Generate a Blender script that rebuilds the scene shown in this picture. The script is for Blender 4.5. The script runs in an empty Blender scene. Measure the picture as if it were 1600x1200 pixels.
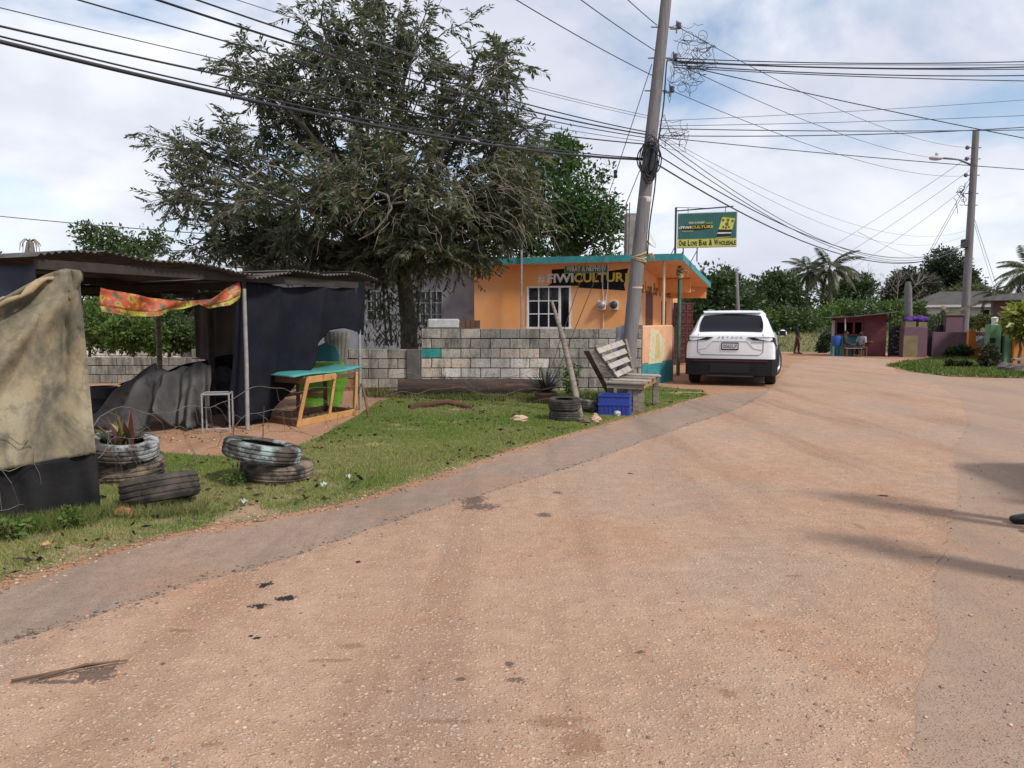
import bpy, bmesh, math, random
import numpy as np
from mathutils import Vector, Matrix, Euler
R = math.radians
random.seed(7)
rng = np.random.default_rng(11)
sc = bpy.context.scene
col = sc.collection

# ------------------------------------------------------------------ camera
CAMH, FPX, PITCH = 1.5, 1200.0, math.atan(103 / 1200.0)
cam_d = bpy.data.cameras.new('camera')
cam = bpy.data.objects.new('camera', cam_d)
col.objects.link(cam)
cam.location = (0, 0, CAMH)
cam.rotation_euler = (R(90) - PITCH, 0, 0)
cam_d.sensor_width = 36.0
cam_d.lens = 27.0
cam_d.clip_end = 3000
sc.camera = cam

# ------------------------------------------------------------------ light
SUN_AZ, SUN_EL = 131.0, 46.0            # azimuth from +Y clockwise, elevation
world = bpy.data.worlds.new('World')
sc.world = world
world.use_nodes = True
sun_d = bpy.data.lights.new('sun', 'SUN')
sun_d.energy = 2.75
sun_d.angle = R(9.0)
sun_d.color = (1.0, 0.945, 0.86)
sun = bpy.data.objects.new('sun', sun_d)
col.objects.link(sun)
_sd = Vector((math.sin(R(SUN_AZ)) * math.cos(R(SUN_EL)), math.cos(R(SUN_AZ)) * math.cos(R(SUN_EL)), math.sin(R(SUN_EL))))
sun.rotation_euler = _sd.to_track_quat('Z', 'Y').to_euler()
sun.location = _sd * 60
sc.view_settings.view_transform = 'Standard'
sc.view_settings.look = 'None'
sc.view_settings.exposure = 0.32
sc.view_settings.gamma = 1.0

# ------------------------------------------------------------------ node helpers
class N:
    def __init__(s, nt):
        s.nt = nt
    def add(s, t, **kw):
        n = s.nt.nodes.new(t)
        for k, v in kw.items():
            setattr(n, k, v)
        return n
    def put(s, sock, v):
        if v is None:
            return
        if isinstance(v, bpy.types.NodeSocket):
            s.nt.links.new(v, sock)
        elif isinstance(v, (tuple, list)) and len(v) == 3 and sock.type == 'RGBA':
            sock.default_value = (*v, 1)
        else:
            sock.default_value = v
    def noise(s, vec, scale, detail=4, rough=.55, dist=0.0, out=0):
        n = s.add('ShaderNodeTexNoise')
        s.put(n.inputs['Vector'], vec); n.inputs['Scale'].default_value = scale
        n.inputs['Detail'].default_value = detail; n.inputs['Roughness'].default_value = rough
        n.inputs['Distortion'].default_value = dist
        return n.outputs[out]
    def vor(s, vec, scale, feature='F1', rnd=1.0):
        n = s.add('ShaderNodeTexVoronoi', feature=feature)
        s.put(n.inputs['Vector'], vec); n.inputs['Scale'].default_value = scale
        n.inputs['Randomness'].default_value = rnd
        return n
    def ramp(s, fac, stops, interp='LINEAR'):
        n = s.add('ShaderNodeValToRGB')
        n.color_ramp.interpolation = interp
        el = n.color_ramp.elements
        while len(el) < len(stops):
            el.new(.5)
        for e, (p, c) in zip(el, stops):
            e.position = p
            e.color = (*c, 1) if isinstance(c, (tuple, list)) else (c, c, c, 1)
        s.put(n.inputs[0], fac)
        return n.outputs[0]
    def mix(s, fac, a, b, mode='MIX'):
        n = s.add('ShaderNodeMix', data_type='RGBA', blend_type=mode)
        s.put(n.inputs[0], fac); s.put(n.inputs[6], a); s.put(n.inputs[7], b)
        return n.outputs[2]
    def math(s, op, a, b=None, clamp=False):
        n = s.add('ShaderNodeMath', operation=op, use_clamp=clamp)
        s.put(n.inputs[0], a)
        if b is not None:
            s.put(n.inputs[1], b)
        return n.outputs[0]
    def vmath(s, op, a, b=None):
        n = s.add('ShaderNodeVectorMath', operation=op)
        s.put(n.inputs[0], a)
        if b is not None:
            s.put(n.inputs[1], b)
        return n.outputs[0]
    def scalev(s, v, xyz):
        n = s.add('ShaderNodeMapping')
        s.put(n.inputs[0], v); n.inputs['Scale'].default_value = xyz
        return n.outputs[0]
    def bump(s, h, strength=.5, dist=.01, normal=None):
        n = s.add('ShaderNodeBump')
        n.inputs['Strength'].default_value = strength; n.inputs['Distance'].default_value = dist
        s.put(n.inputs['Height'], h)
        if normal is not None:
            s.put(n.inputs['Normal'], normal)
        return n.outputs[0]

# ------------------------------------------------------------------ world: Nishita sky behind procedural cloud cover
w = N(world.node_tree)
for n_ in list(world.node_tree.nodes):
    world.node_tree.nodes.remove(n_)
sky = w.add('ShaderNodeTexSky', sky_type='NISHITA')
sky.sun_disc = False
sky.sun_elevation = R(SUN_EL)
sky.sun_rotation = R(SUN_AZ)
tcw = w.add('ShaderNodeTexCoord')
sep = w.add('ShaderNodeSeparateXYZ')
w.put(sep.inputs[0], tcw.outputs['Generated'])
zc = w.math('ADD', w.math('MAXIMUM', sep.outputs[2], 0.0), 0.42)
cmb = w.add('ShaderNodeCombineXYZ')
w.put(cmb.inputs[0], w.math('DIVIDE', sep.outputs[0], zc))
w.put(cmb.inputs[1], w.math('DIVIDE', sep.outputs[1], zc))
cmb.inputs[2].default_value = 14.1
cv = cmb.outputs[0]
cover = w.ramp(w.noise(cv, 2.1, 7, .52, .35), [(.385, 0.0), (.52, 1.0)])
cover = w.math('MAXIMUM', cover, w.ramp(sep.outputs[2], [(.03, 1.0), (.26, 0.0)]))
shade = w.noise(w.vmath('ADD', cv, (4.3, 1.1, 7.7)), 1.55, 6, .5, .25)
cloudcol = w.ramp(shade, [(.32, (.50, .53, .64)), (.48, (.635, .66, .745)), (.62, (.84, .855, .89))])
skyc = w.mix(1.0, sky.outputs[0], (.135, .135, .135), 'MULTIPLY')
final = w.mix(cover, skyc, cloudcol)
bg = w.add('ShaderNodeBackground')
w.put(bg.inputs[0], final)
bg.inputs[1].default_value = 1.0
wo = w.add('ShaderNodeOutputWorld')
world.node_tree.links.new(bg.outputs[0], wo.inputs[0])

# ------------------------------------------------------------------ measuring helpers (pixels of the 1600x1200 photograph)
def ray(px, py):
    x = (px - 800) / FPX; y = -(py - 600) / FPX
    c, s = math.cos(PITCH), math.sin(PITCH)
    return Vector((x, c + y * s, -s + y * c))
def at(px, py, Y):
    d = ray(px, py)
    return Vector((0, 0, CAMH)) + d * (Y / d.y)
def zg(Y):
    t = Y - 18.0
    if t <= -2: return 0.0
    if t < 2: return -0.018 * (t + 2) ** 2 / 8
    return -0.018 * min(t, 42) if t < 42 else -0.756
def gp(px, py):
    d = ray(px, py)
    z = 0.0
    for _ in range(30):
        k = (z - CAMH) / d.z
        z = 0.6 * zg(d.y * k) + 0.4 * z
    k = (z - CAMH) / d.z
    return Vector((d.x * k, d.y * k, zg(d.y * k)))
def gx(px, Y):
    """ground point under pixel column px at depth Y"""
    return Vector(((px - 800) / FPX * (math.cos(PITCH) * Y - math.sin(PITCH) * (zg(Y) - CAMH)), Y, zg(Y)))
def hit(px, py, p0, n):
    d = ray(px, py); o = Vector((0, 0, CAMH))
    return o + d * ((Vector(p0) - o).dot(n) / d.dot(n))

# ------------------------------------------------------------------ objects
def tag(o, label=None, cat=None, group=None, kind=None):
    if label: o['label'] = label
    if cat: o['category'] = cat
    if group: o['group'] = group
    if kind: o['kind'] = kind
    return o
def thing(name, label, cat, loc=(0, 0, 0), rotz=0.0, group=None):
    o = bpy.data.objects.new(name, None)
    o.empty_display_size = .2
    col.objects.link(o)
    o.location = loc; o.rotation_euler = (0, 0, rotz)
    return tag(o, label, cat, group)
def rootm(o):
    return Matrix.LocRotScale(o.location, o.rotation_euler, o.scale)
def inv_of(parent):
    m = rootm(parent)
    if parent.parent:
        m = rootm(parent.parent) @ m
    return m.inverted()

class MB:
    def __init__(s):
        s.v = []; s.f = []
    def add(s, vs, fs):
        b = len(s.v)
        s.v += [Vector(p) for p in vs]
        s.f += [tuple(i + b for i in f) for f in fs]
        return s
    def box(s, lo, hi, M=None):
        x0, y0, z0 = lo; x1, y1, z1 = hi
        vs = [Vector(p) for p in ((x0, y0, z0), (x1, y0, z0), (x1, y1, z0), (x0, y1, z0), (x0, y0, z1), (x1, y0, z1), (x1, y1, z1), (x0, y1, z1))]
        if M is not None: vs = [M @ p for p in vs]
        return s.add(vs, [(0, 3, 2, 1), (4, 5, 6, 7), (0, 1, 5, 4), (1, 2, 6, 5), (2, 3, 7, 6), (3, 0, 4, 7)])
    def bbox(s, lo, hi, b=.01, M=None):
        """box with chamfered edges"""
        bm = bmesh.new()
        bmesh.ops.create_cube(bm, size=1)
        c = [(lo[i] + hi[i]) / 2 for i in range(3)]; d = [hi[i] - lo[i] for i in range(3)]
        for v in bm.verts:
            v.co = Vector([c[i] + v.co[i] * d[i] for i in range(3)])
        bmesh.ops.bevel(bm, geom=bm.edges[:], offset=b, segments=1, affect='EDGES', clamp_overlap=True)
        bm.verts.index_update()
        s.add([M @ v.co if M is not None else v.co.copy() for v in bm.verts], [[v.index for v in f.verts] for f in bm.faces])
        bm.free()
        return s
    def beam(s, p0, p1, wd, hg, up=(0, 0, 1), b=0):
        p0 = Vector(p0); p1 = Vector(p1); d = p1 - p0; L = d.length; d.normalize()
        u = Vector(up)
        x = d.cross(u)
        if x.length < 1e-4: x = d.cross(Vector((1, 0, 0)))
        x.normalize(); z = x.cross(d)
        M = Matrix((x, d, z)).transposed().to_4x4(); M.translation = p0
        if b: return s.bbox((-wd / 2, 0, -hg / 2), (wd / 2, L, hg / 2), b, M)
        return s.box((-wd / 2, 0, -hg / 2), (wd / 2, L, hg / 2), M)
    def tube(s, pts, rad, n=8, cap=True):
        pts = [Vector(p) for p in pts]
        if not isinstance(rad, (list, tuple)): rad = [rad] * len(pts)
        b = len(s.v); prev = None
        for i, p in enumerate(pts):
            t = (pts[min(i + 1, len(pts) - 1)] - pts[max(i - 1, 0)])
            if t.length < 1e-9: t = Vector((0, 0, 1))
            t.normalize()
            if prev is None:
                x = t.orthogonal().normalized()
            else:
                x = prev - t * prev.dot(t)
                x = x.normalized() if x.length > 1e-6 else t.orthogonal().normalized()
            prev = x; y = t.cross(x)
            for k in range(n):
                a = 2 * math.pi * k / n
                s.v.append(p + (x * math.cos(a) + y * math.sin(a)) * rad[i])
        for i in range(len(pts) - 1):
            for k in range(n):
                k2 = (k + 1) % n
                s.f.append((b + i * n + k, b + i * n + k2, b + (i + 1) * n + k2, b + (i + 1) * n + k))
        if cap:
            s.f.append(tuple(b + k for k in range(n))[::-1])
            s.f.append(tuple(b + (len(pts) - 1) * n + k for k in range(n)))
        return s
    def lathe(s, prof, n=24, M=None, closed=False):
        b = len(s.v); m = len(prof)
        for k in range(n):
            a = 2 * math.pi * k / n
            for r, z in prof:
                p = Vector((r * math.cos(a), r * math.sin(a), z))
                s.v.append(M @ p if M is not None else p)
        for k in range(n):
            k2 = (k + 1) % n
            for j in range(m if closed else m - 1):
                j2 = (j + 1) % m
                s.f.append((b + k * m + j, b + k2 * m + j, b + k2 * m + j2, b + k * m + j2))
        return s
    def grid(s, fn, nu, nv):
        b = len(s.v)
        for j in range(nv + 1):
            for i in range(nu + 1):
                s.v.append(Vector(fn(i / nu, j / nv)))
        for j in range(nv):
            for i in range(nu):
                a = b + j * (nu + 1) + i
                s.f.append((a, a + 1, a + nu + 2, a + nu + 1))
        return s
    def prism(s, poly, d):
        """poly: list of 3D points, extruded by vector d"""
        n = len(poly); d = Vector(d)
        vs = [Vector(p) for p in poly] + [Vector(p) + d for p in poly]
        fs = [tuple(range(n))[::-1], tuple(range(n, 2 * n))] + [(i, (i + 1) % n, n + (i + 1) % n, n + i) for i in range(n)]
        return s.add(vs, fs)
    def ball(s, c, r, nu=10, nv=7, jit=0.0, seed=0):
        rr = random.Random(seed); c = Vector(c)
        r = (r, r, r) if not isinstance(r, (tuple, list)) else r
        b = len(s.v)
        s.v.append(c + Vector((0, 0, -r[2])))
        for j in range(1, nv):
            t = math.pi * j / nv - math.pi / 2
            for i in range(nu):
                a = 2 * math.pi * i / nu; q = 1 + jit * (rr.random() - .5)
                s.v.append(c + Vector((r[0] * math.cos(t) * math.cos(a) * q, r[1] * math.cos(t) * math.sin(a) * q, r[2] * math.sin(t) * q)))
        s.v.append(c + Vector((0, 0, r[2])))
        for i in range(nu):
            s.f.append((b, b + 1 + (i + 1) % nu, b + 1 + i))
            for j in range(nv - 2):
                q = b + 1 + j * nu
                s.f.append((q + i, q + (i + 1) % nu, q + nu + (i + 1) % nu, q + nu + i))
            q = b + 1 + (nv - 2) * nu
            s.f.append((q + i, q + (i + 1) % nu, len(s.v) - 1))
        return s
    def mesh(s, name, M=None, smooth=False, fix=True):
        me = bpy.data.meshes.new(name)
        me.from_pydata([tuple(M @ p) if M is not None else tuple(p) for p in s.v], [], s.f)
        if fix:
            bm = bmesh.new(); bm.from_mesh(me)
            bmesh.ops.recalc_face_normals(bm, faces=bm.faces[:])
            bm.to_mesh(me); bm.free()
        if smooth:
            me.polygons.foreach_set('use_smooth', [True] * len(me.polygons))
        me.update()
        return me
    def build(s, name, mat, parent=None, world=True, smooth=False, fix=True, sharp=None):
        M = inv_of(parent) if (parent is not None and world) else None
        me = s.mesh(name, M, smooth, fix)
        me.materials.append(mat)
        if smooth and sharp:
            bm = bmesh.new(); bm.from_mesh(me)
            for e in bm.edges:
                if len(e.link_faces) == 2 and e.calc_face_angle(0) > sharp: e.smooth = False
            bm.to_mesh(me); bm.free()
        o = bpy.data.objects.new(name, me)
        col.objects.link(o)
        if parent is not None: o.parent = parent
        return o
def recenter(o):
    """put the origin of a one-mesh thing at its base"""
    c = [v.co for v in o.data.vertices]
    lo = Vector([min(p[i] for p in c) for i in range(3)]); hi = Vector([max(p[i] for p in c) for i in range(3)])
    b = Vector(((lo.x + hi.x) / 2, (lo.y + hi.y) / 2, lo.z))
    o.data.transform(Matrix.Translation(-b)); o.location = b
    return o
def inst(name, me, parent, loc, rot=(0, 0, 0), scale=(1, 1, 1)):
    o = bpy.data.objects.new(name, me); col.objects.link(o)
    o.parent = parent; o.location = loc; o.rotation_euler = rot; o.scale = scale
    return o
def solid(o, t):
    m = o.modifiers.new('thickness', 'SOLIDIFY'); m.thickness = t; m.offset = 0
    return o

# ------------------------------------------------------------------ materials
MATS = {}
def mat(name, c1, c2=None, scale=4, rough=.8, bump=0.0, bscale=60, metal=0.0, spec=.35, rnd=0.0, lo=.38, hi=.62,
        c3=None, s3=9, lo3=.55, hi3=.65, stretch=(1, 1, 1), pos=False, coat=0.0, bdist=.01, trans=0.0):
    if name in MATS: return MATS[name]
    m = bpy.data.materials.new(name); m.use_nodes = True
    g = N(m.node_tree); bs = m.node_tree.nodes['Principled BSDF']
    if pos:
        v = g.add('ShaderNodeNewGeometry').outputs['Position']
    else:
        tc = g.add('ShaderNodeTexCoord').outputs['Object']
        oi = g.add('ShaderNodeObjectInfo')
        v = g.vmath('ADD', tc, g.math('MULTIPLY', oi.outputs['Random'], 37.0))
    vs = g.scalev(v, stretch) if stretch != (1, 1, 1) else v
    c = c1
    if c2 is not None:
        c = g.mix(g.ramp(g.noise(vs, scale, 6, .6), [(lo, 0.0), (hi, 1.0)]), c1, c2)
    if c3 is not None:
        c = g.mix(g.ramp(g.noise(g.vmath('ADD', vs, (5.2, 9.1, 3.3)), s3, 7, .65), [(lo3, 0.0), (hi3, 1.0)]), c, c3)
    if rnd:
        oi2 = g.add('ShaderNodeObjectInfo')
        k = g.math('ADD', g.math('MULTIPLY', oi2.outputs['Random'], 2 * rnd), 1 - rnd)
        cc = g.add('ShaderNodeCombineXYZ')
        for i in range(3): g.put(cc.inputs[i], k)
        c = g.mix(1.0, c, cc.outputs[0], 'MULTIPLY')
    g.put(bs.inputs['Base Color'], c)
    bs.inputs['Roughness'].default_value = rough
    bs.inputs['Metallic'].default_value = metal
    bs.inputs['Specular IOR Level'].default_value = spec
    bs.inputs['Coat Weight'].default_value = coat
    if bump:
        g.put(bs.inputs['Normal'], g.bump(g.noise(vs, bscale, 6, .65), bump, bdist))
    MATS[name] = m
    return m
def leafmat(name, rough=.5, transl=.3, spec=.4):
    if name in MATS: return MATS[name]
    m = bpy.data.materials.new(name); m.use_nodes = True
    g = N(m.node_tree); bs = m.node_tree.nodes['Principled BSDF']
    at_ = g.add('ShaderNodeAttribute', attribute_name='Col')
    g.put(bs.inputs['Base Color'], at_.outputs['Color'])
    bs.inputs['Roughness'].default_value = rough
    bs.inputs['Specular IOR Level'].default_value = spec
    tr = g.add('ShaderNodeBsdfTranslucent')
    g.put(tr.inputs[0], g.mix(1.0, at_.outputs['Color'], (1.1, 1.25, .6), 'MULTIPLY'))
    mx = g.add('ShaderNodeMixShader'); mx.inputs[0].default_value = transl
    m.node_tree.links.new(bs.outputs[0], mx.inputs[1]); m.node_tree.links.new(tr.outputs[0], mx.inputs[2])
    m.node_tree.links.new(mx.outputs[0], m.node_tree.nodes['Material Output'].inputs[0])
    MATS[name] = m
    return m

def np_mesh(name, V, F, C=None):
    """V (n,3); F (m,k) constant face size; C (n,3) vertex colours"""
    me = bpy.data.meshes.new(name)
    n, (m, k) = len(V), F.shape
    me.vertices.add(n); me.vertices.foreach_set('co', np.ascontiguousarray(V, dtype=np.float32).ravel())
    me.loops.add(m * k); me.loops.foreach_set('vertex_index', np.ascontiguousarray(F, dtype=np.int32).ravel())
    me.polygons.add(m); me.polygons.foreach_set('loop_start', np.arange(0, m * k, k, dtype=np.int32))
    me.polygons.foreach_set('loop_total', np.full(m, k, dtype=np.int32))
    if C is not None:
        a = me.color_attributes.new('Col', 'FLOAT_COLOR', 'POINT')
        a.data.foreach_set('color', np.concatenate([C, np.ones((n, 1))], 1).astype(np.float32).ravel())
    me.update(calc_edges=True)
    return me
def unit(a):
    return a / np.maximum(np.linalg.norm(a, axis=1, keepdims=True), 1e-9)
def leaves_mesh(name, P, D, L, W, C, fold=.25, seed=1):
    """pointed leaf = 6 verts, 2 quads folded on the midrib"""
    r = np.random.default_rng(seed); n = len(P)
    D = unit(D); U = r.normal(size=(n, 3)); S = unit(np.cross(D, U)); Nn = np.cross(S, D)
    L = np.asarray(L).reshape(-1, 1) * np.ones((n, 1)); W = np.asarray(W).reshape(-1, 1) * np.ones((n, 1))
    base = P; tip = P + D * L - Nn * L * .12; mid = P + D * L * .45 - Nn * W * fold
    lf = P + D * L * .42 + S * W * .5; rt = P + D * L * .42 - S * W * .5
    V = np.stack([base, lf, tip, rt], 1).reshape(-1, 3)
    i = np.arange(n)[:, None] * 4
    F = i + np.array([[0, 1, 2, 3]])
    return np_mesh(name, V, F, np.repeat(C, 4, axis=0))
def obj(name, me, m, parent=None):
    if m is not None and not me.materials: me.materials.append(m)
    o = bpy.data.objects.new(name, me); col.objects.link(o)
    if parent is not None: o.parent = parent
    return o
def text_mesh(name, body, wd, hg, m, parent, M, bold=.02, ext=.002, shear=0.0):
    """lettering fitted to wd x hg, lower-left corner at the origin of M, in M's xy plane"""
    cu = bpy.data.curves.new(name, 'FONT'); cu.body = body; cu.size = 1; cu.offset = bold; cu.extrude = .5; cu.shear = shear
    cu.resolution_u = 3
    t = bpy.data.objects.new('t', cu); col.objects.link(t)
    dg = bpy.context.evaluated_depsgraph_get(); dg.update()
    me = bpy.data.meshes.new_from_object(t.evaluated_get(dg))
    bpy.data.objects.remove(t)
    n = len(me.vertices); a = np.empty(n * 3); me.vertices.foreach_get('co', a); a = a.reshape(-1, 3)
    lo, hi = a.min(0), a.max(0)
    a = (a - lo) / (hi - lo) * np.array([wd, hg, ext])
    me.vertices.foreach_set('co', a.ravel()); me.materials.clear(); me.name = name
    me.transform(M)
    return obj(name, me, m, parent)
# ================================================================== GROUND
STAINS = {  # picture position, half sizes in metres: bitumen, dark asphalt, rusty earth
    'tar': [(415, 916, .055, .06), (446, 937, .06, .05), (405, 949, .065, .045), (402, 999, .022, .028), (393, 996, .015, .02), (1380, 776, .055, .04), (985, 741, .035, .05), (560, 880, .02, .03)],
    'asph': [(150, 1056, .12, .10), (90, 1068, .17, .026), (870, 771, .06, .06), (740, 782, .13, .30), (752, 793, .20, .14), (720, 1064, .03, .02), (1147, 920, .02, .025), (1000, 1022, .03, .02), (255, 1040, .02, .02), (850, 806, .08, .07), (810, 1065, .05, .035), (795, 1040, .03, .05)],
    'rust': [(548, 1012, .07, .035), (620, 1030, .032, .02), (1342, 824, .03, .09), (1240, 902, .06, .022), (1135, 1087, .035, .05), (905, 1165, .10, .10), (870, 1130, .14, .05), (545, 1068, .03, .02), (1452, 873, .06, .02), (335, 1165, .05, .02), (520, 1035, .14, .02), (285, 988, .07, .02), (1460, 1180, .12, .06)  , (700, 1130, .12, .02)]}
def road_material(name, tan, tan2, peb, dark, scale=1.0, pebamt=.55, grey=None, stains=False):
    m = bpy.data.materials.new(name); m.use_nodes = True
    g = N(m.node_tree); bs = m.node_tree.nodes['Principled BSDF']
    p = g.add('ShaderNodeNewGeometry').outputs['Position']
    big = g.ramp(g.noise(p, .55, 6, .6, .4), [(.36, 0.0), (.66, 1.0)])
    c = g.mix(big, tan, tan2)
    rt = g.add('ShaderNodeMapping'); g.put(rt.inputs[0], p); rt.inputs['Rotation'].default_value = (0, 0, R(30)); rt.inputs['Scale'].default_value = (1.5, .2, 1)
    along = g.noise(rt.outputs[0], 1.0, 6, .62, .3)
    c = g.mix(g.math('MULTIPLY', g.ramp(along, [(.50, 0.0), (.66, 1.0)]), .8), c, dark)
    c = g.mix(g.math('MULTIPLY', g.ramp(along, [(.30, 1.0), (.46, 0.0)]), .45), c, tuple(min(1, x * 1.25) for x in tan))
    c = g.mix(g.math('MULTIPLY', g.ramp(g.noise(g.vmath('ADD', p, (2.7, 8.1, 0.0)), .95, 6, .65, .6), [(.53, 0.0), (.66, 1.0)]), .55), c, (tan2[0] * .95, tan2[1] * .76, tan2[2] * .62))
    if grey is not None:
        c = g.mix(g.math('MULTIPLY', g.ramp(g.noise(g.vmath('ADD', p, (7.1, 3.3, 0.0)), .42, 7, .65), [(.5, 0.0), (.62, 1.0)]), .6), c, grey)
    med = g.noise(p, 7.0, 7, .7)
    c = g.mix(g.ramp(med, [(.3, .6), (.66, 0.0)]), c, dark)
    # embedded aggregate: two sizes of stones
    wob = g.vmath('ADD', p, g.mix(1.0, g.noise(p, 26, 2, .5, 0, 1), (.030, .030, .030), 'MULTIPLY'))
    hs = None
    for sca, am in ((46 * scale, pebamt), (92 * scale, pebamt * .95)):
        v = g.vor(wob, sca)
        sel = g.add('ShaderNodeSeparateColor'); g.put(sel.inputs[0], v.outputs['Color'])
        on = g.math('GREATER_THAN', sel.outputs[0], 1 - am)
        dm = g.ramp(v.outputs['Distance'], [(.18, 1.0), (.48, 0.0)])
        msk = g.math('MULTIPLY', on, dm)
        pc = g.mix(sel.outputs[1], peb, tan)
        c = g.mix(g.math('MULTIPLY', msk, .85), c, pc)
        hs = msk if hs is None else g.math('ADD', hs, g.math('MULTIPLY', msk, .6))
    pits = g.ramp(g.noise(p, 120, 3, .7), [(.34, 1.0), (.45, 0.0)])
    c = g.mix(g.math('MULTIPLY', pits, .75), c, tuple(x * .35 for x in dark))
    if stains:
        wn = g.math('SUBTRACT', g.noise(p, 22, 5, .7), .5); wn2 = g.math('SUBTRACT', g.noise(p, 85, 3, .6), .5)
        for key, sc_, amt in (('rust', (.20, .10, .062), .55), ('asph', (.085, .062, .052), .8), ('tar', (.014, .014, .015), .97)):
            acc = None
            for (px, py, rx, ry) in STAINS[key]:
                q = gp(px, py); mp = g.add('ShaderNodeMapping')
                g.put(mp.inputs[0], p); mp.inputs['Scale'].default_value = (1 / rx, 1 / ry, 0); mp.inputs['Location'].default_value = (-q.x / rx, -q.y / ry, 0)
                ln = g.add('ShaderNodeVectorMath', operation='LENGTH'); g.put(ln.inputs[0], mp.outputs[0])
                acc = ln.outputs['Value'] if acc is None else g.math('MINIMUM', acc, ln.outputs['Value'])
            d = g.math('ADD', acc, g.math('ADD', g.math('MULTIPLY', wn, 2.6), g.math('MULTIPLY', wn2, 1.6)))
            msk = g.ramp(d, [(.62, amt), (.80 if key != 'rust' else 1.0, 0.0)])
            c = g.mix(msk, c, sc_)
    g.put(bs.inputs['Base Color'], c)
    bs.inputs['Roughness'].default_value = .92
    bs.inputs['Specular IOR Level'].default_value = .18
    h = g.math('ADD', g.math('MULTIPLY', hs, .7), g.math('MULTIPLY', g.noise(p, 60, 5, .7), .7))
    nb = g.bump(h, .8, .008)
    nb = g.bump(g.noise(p, 2.2, 5, .6), .55, .05, nb)
    g.put(bs.inputs['Normal'], nb)
    return m
road_m = road_material('tan_marl_road', (.44, .292, .207), (.43, .262, .172), (.58, .44, .33), (.24, .147, .10), 1.0, .55, grey=(.35, .27, .215), stains=True)
strip_m = road_material('worn_asphalt', (.30, .225, .182), (.385, .255, .18), (.40, .31, .245), (.20, .148, .118), 1.6, .3)
right_m = road_material('dusty_asphalt', (.37, .258, .19), (.385, .25, .172), (.45, .345, .26), (.28, .20, .155), 1.6, .3, grey=(.33, .25, .20))
dirt_m = road_material('red_dirt', (.43, .25, .155), (.36, .195, .115), (.47, .35, .25), (.25, .14, .085), .9, .25)

def outline(pts, step=.3, jit=.05, seed=1, skip=()):
    r = random.Random(seed); out = []
    n = len(pts)
    for i in range(n):
        a = Vector(pts[i][:2]); b = Vector(pts[(i + 1) % n][:2])
        k = max(1, int((b - a).length / step)) if i not in skip else 1
        k = min(k, 120)
        for j in range(k):
            q = a.lerp(b, j / k)
            if i not in skip: q = q + Vector((r.uniform(-jit, jit), r.uniform(-jit, jit)))
            out.append(q)
    return out
def sheet(name, pts, dz, m, parent=None, ylines=True, bulge=None):
    bm = bmesh.new()
    vs = [bm.verts.new((p[0], p[1], 0)) for p in pts]
    bm.faces.new(vs)
    bmesh.ops.triangulate(bm, faces=bm.faces[:])
    if ylines:
        for y in (16, 17, 18, 19, 20, 24, 30, 40, 50, 60):
            bmesh.ops.bisect_plane(bm, geom=bm.verts[:] + bm.edges[:] + bm.faces[:], plane_co=(0, y, 0), plane_no=(0, 1, 0))
    for v in bm.verts:
        v.co.z = zg(v.co.y) + dz + (bulge(v.co.x, v.co.y) if bulge else 0)
    bmesh.ops.recalc_face_normals(bm, faces=bm.faces[:])
    me = bpy.data.meshes.new(name); bm.to_mesh(me); bm.free()
    if me.polygons and me.polygons[0].normal.z < 0: me.flip_normals()
    me.materials.append(m)
    o = bpy.data.objects.new(name, me); col.objects.link(o)
    if parent: o.parent = parent
    return o
gpt = lambda L: [gp(*p) for p in L]

ground = sheet('ground', [(-500, -30), (500, -30), (500, 900), (-500, 900)], 0, dirt_m)
tag(ground, kind='structure', label='reddish bare earth')

ROADL = [(-200, 1082), (0, 1012), (150, 965), (300, 915), (440, 878), (600, 822), (700, 790), (850, 745), (950, 712), (1060, 671), (1150, 641), (1195, 618)]
GRASSF = [(-260, 992), (-100, 940), (0, 910), (120, 872), (250, 838), (400, 812), (520, 790), (600, 768), (700, 736), (800, 703), (950, 661), (1040, 636), (1106, 617)]
RIGHTB = [(1395, 1500), (1415, 1200), (1425, 1090), (1462, 1000), (1455, 930), (1478, 840), (1500, 760), (1488, 705), (1515, 662), (1500, 622), (1455, 598), (1400, 582)]
road_pts = [(-9, -8)] + [tuple(gp(*p)[:2]) for p in ROADL] + [tuple(gp(1240, 566)[:2]), tuple(gp(1300, 556)[:2]), tuple(gp(1392, 562)[:2])] + [tuple(gp(*p)[:2]) for p in RIGHTB[::-1]] + [(1.2, -8)]
road = sheet('road', outline(road_pts, .10, .022, 3, skip=(len(road_pts) - 1,)), .008, road_m)
tag(road, kind='structure', label='tan marl road with embedded pebbles')
strip_pts = [tuple((gp(*p) + Vector((.11, -.07, 0)))[:2]) for p in GRASSF] + [tuple(gp(1200, 612)[:2])] + [tuple((gp(*p) + Vector((.25, -.1, 0)))[:2]) for p in ROADL[::-1]] + [(-9, -7), (-9, 1)]
strip = sheet('asphalt_strip', outline(strip_pts, .2, .05, 4), .004, strip_m)
tag(strip, kind='structure', label='grey worn asphalt strip beside the grass verge')
rb = [tuple((gp(*p) + Vector((-.2, 0, 0)))[:2]) for p in RIGHTB]
right_pts = [(1.0, -8)] + rb + [tuple(gp(1440, 582)[:2]), tuple(gp(1500, 592)[:2]), tuple(gp(1640, 592)[:2]), (30, 22), (30, -8)]
rightp = sheet('asphalt_apron', outline(right_pts, .3, .04, 5), .004, right_m)
tag(rightp, kind='structure', label='dusty grey side road joining from the right')

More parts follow.
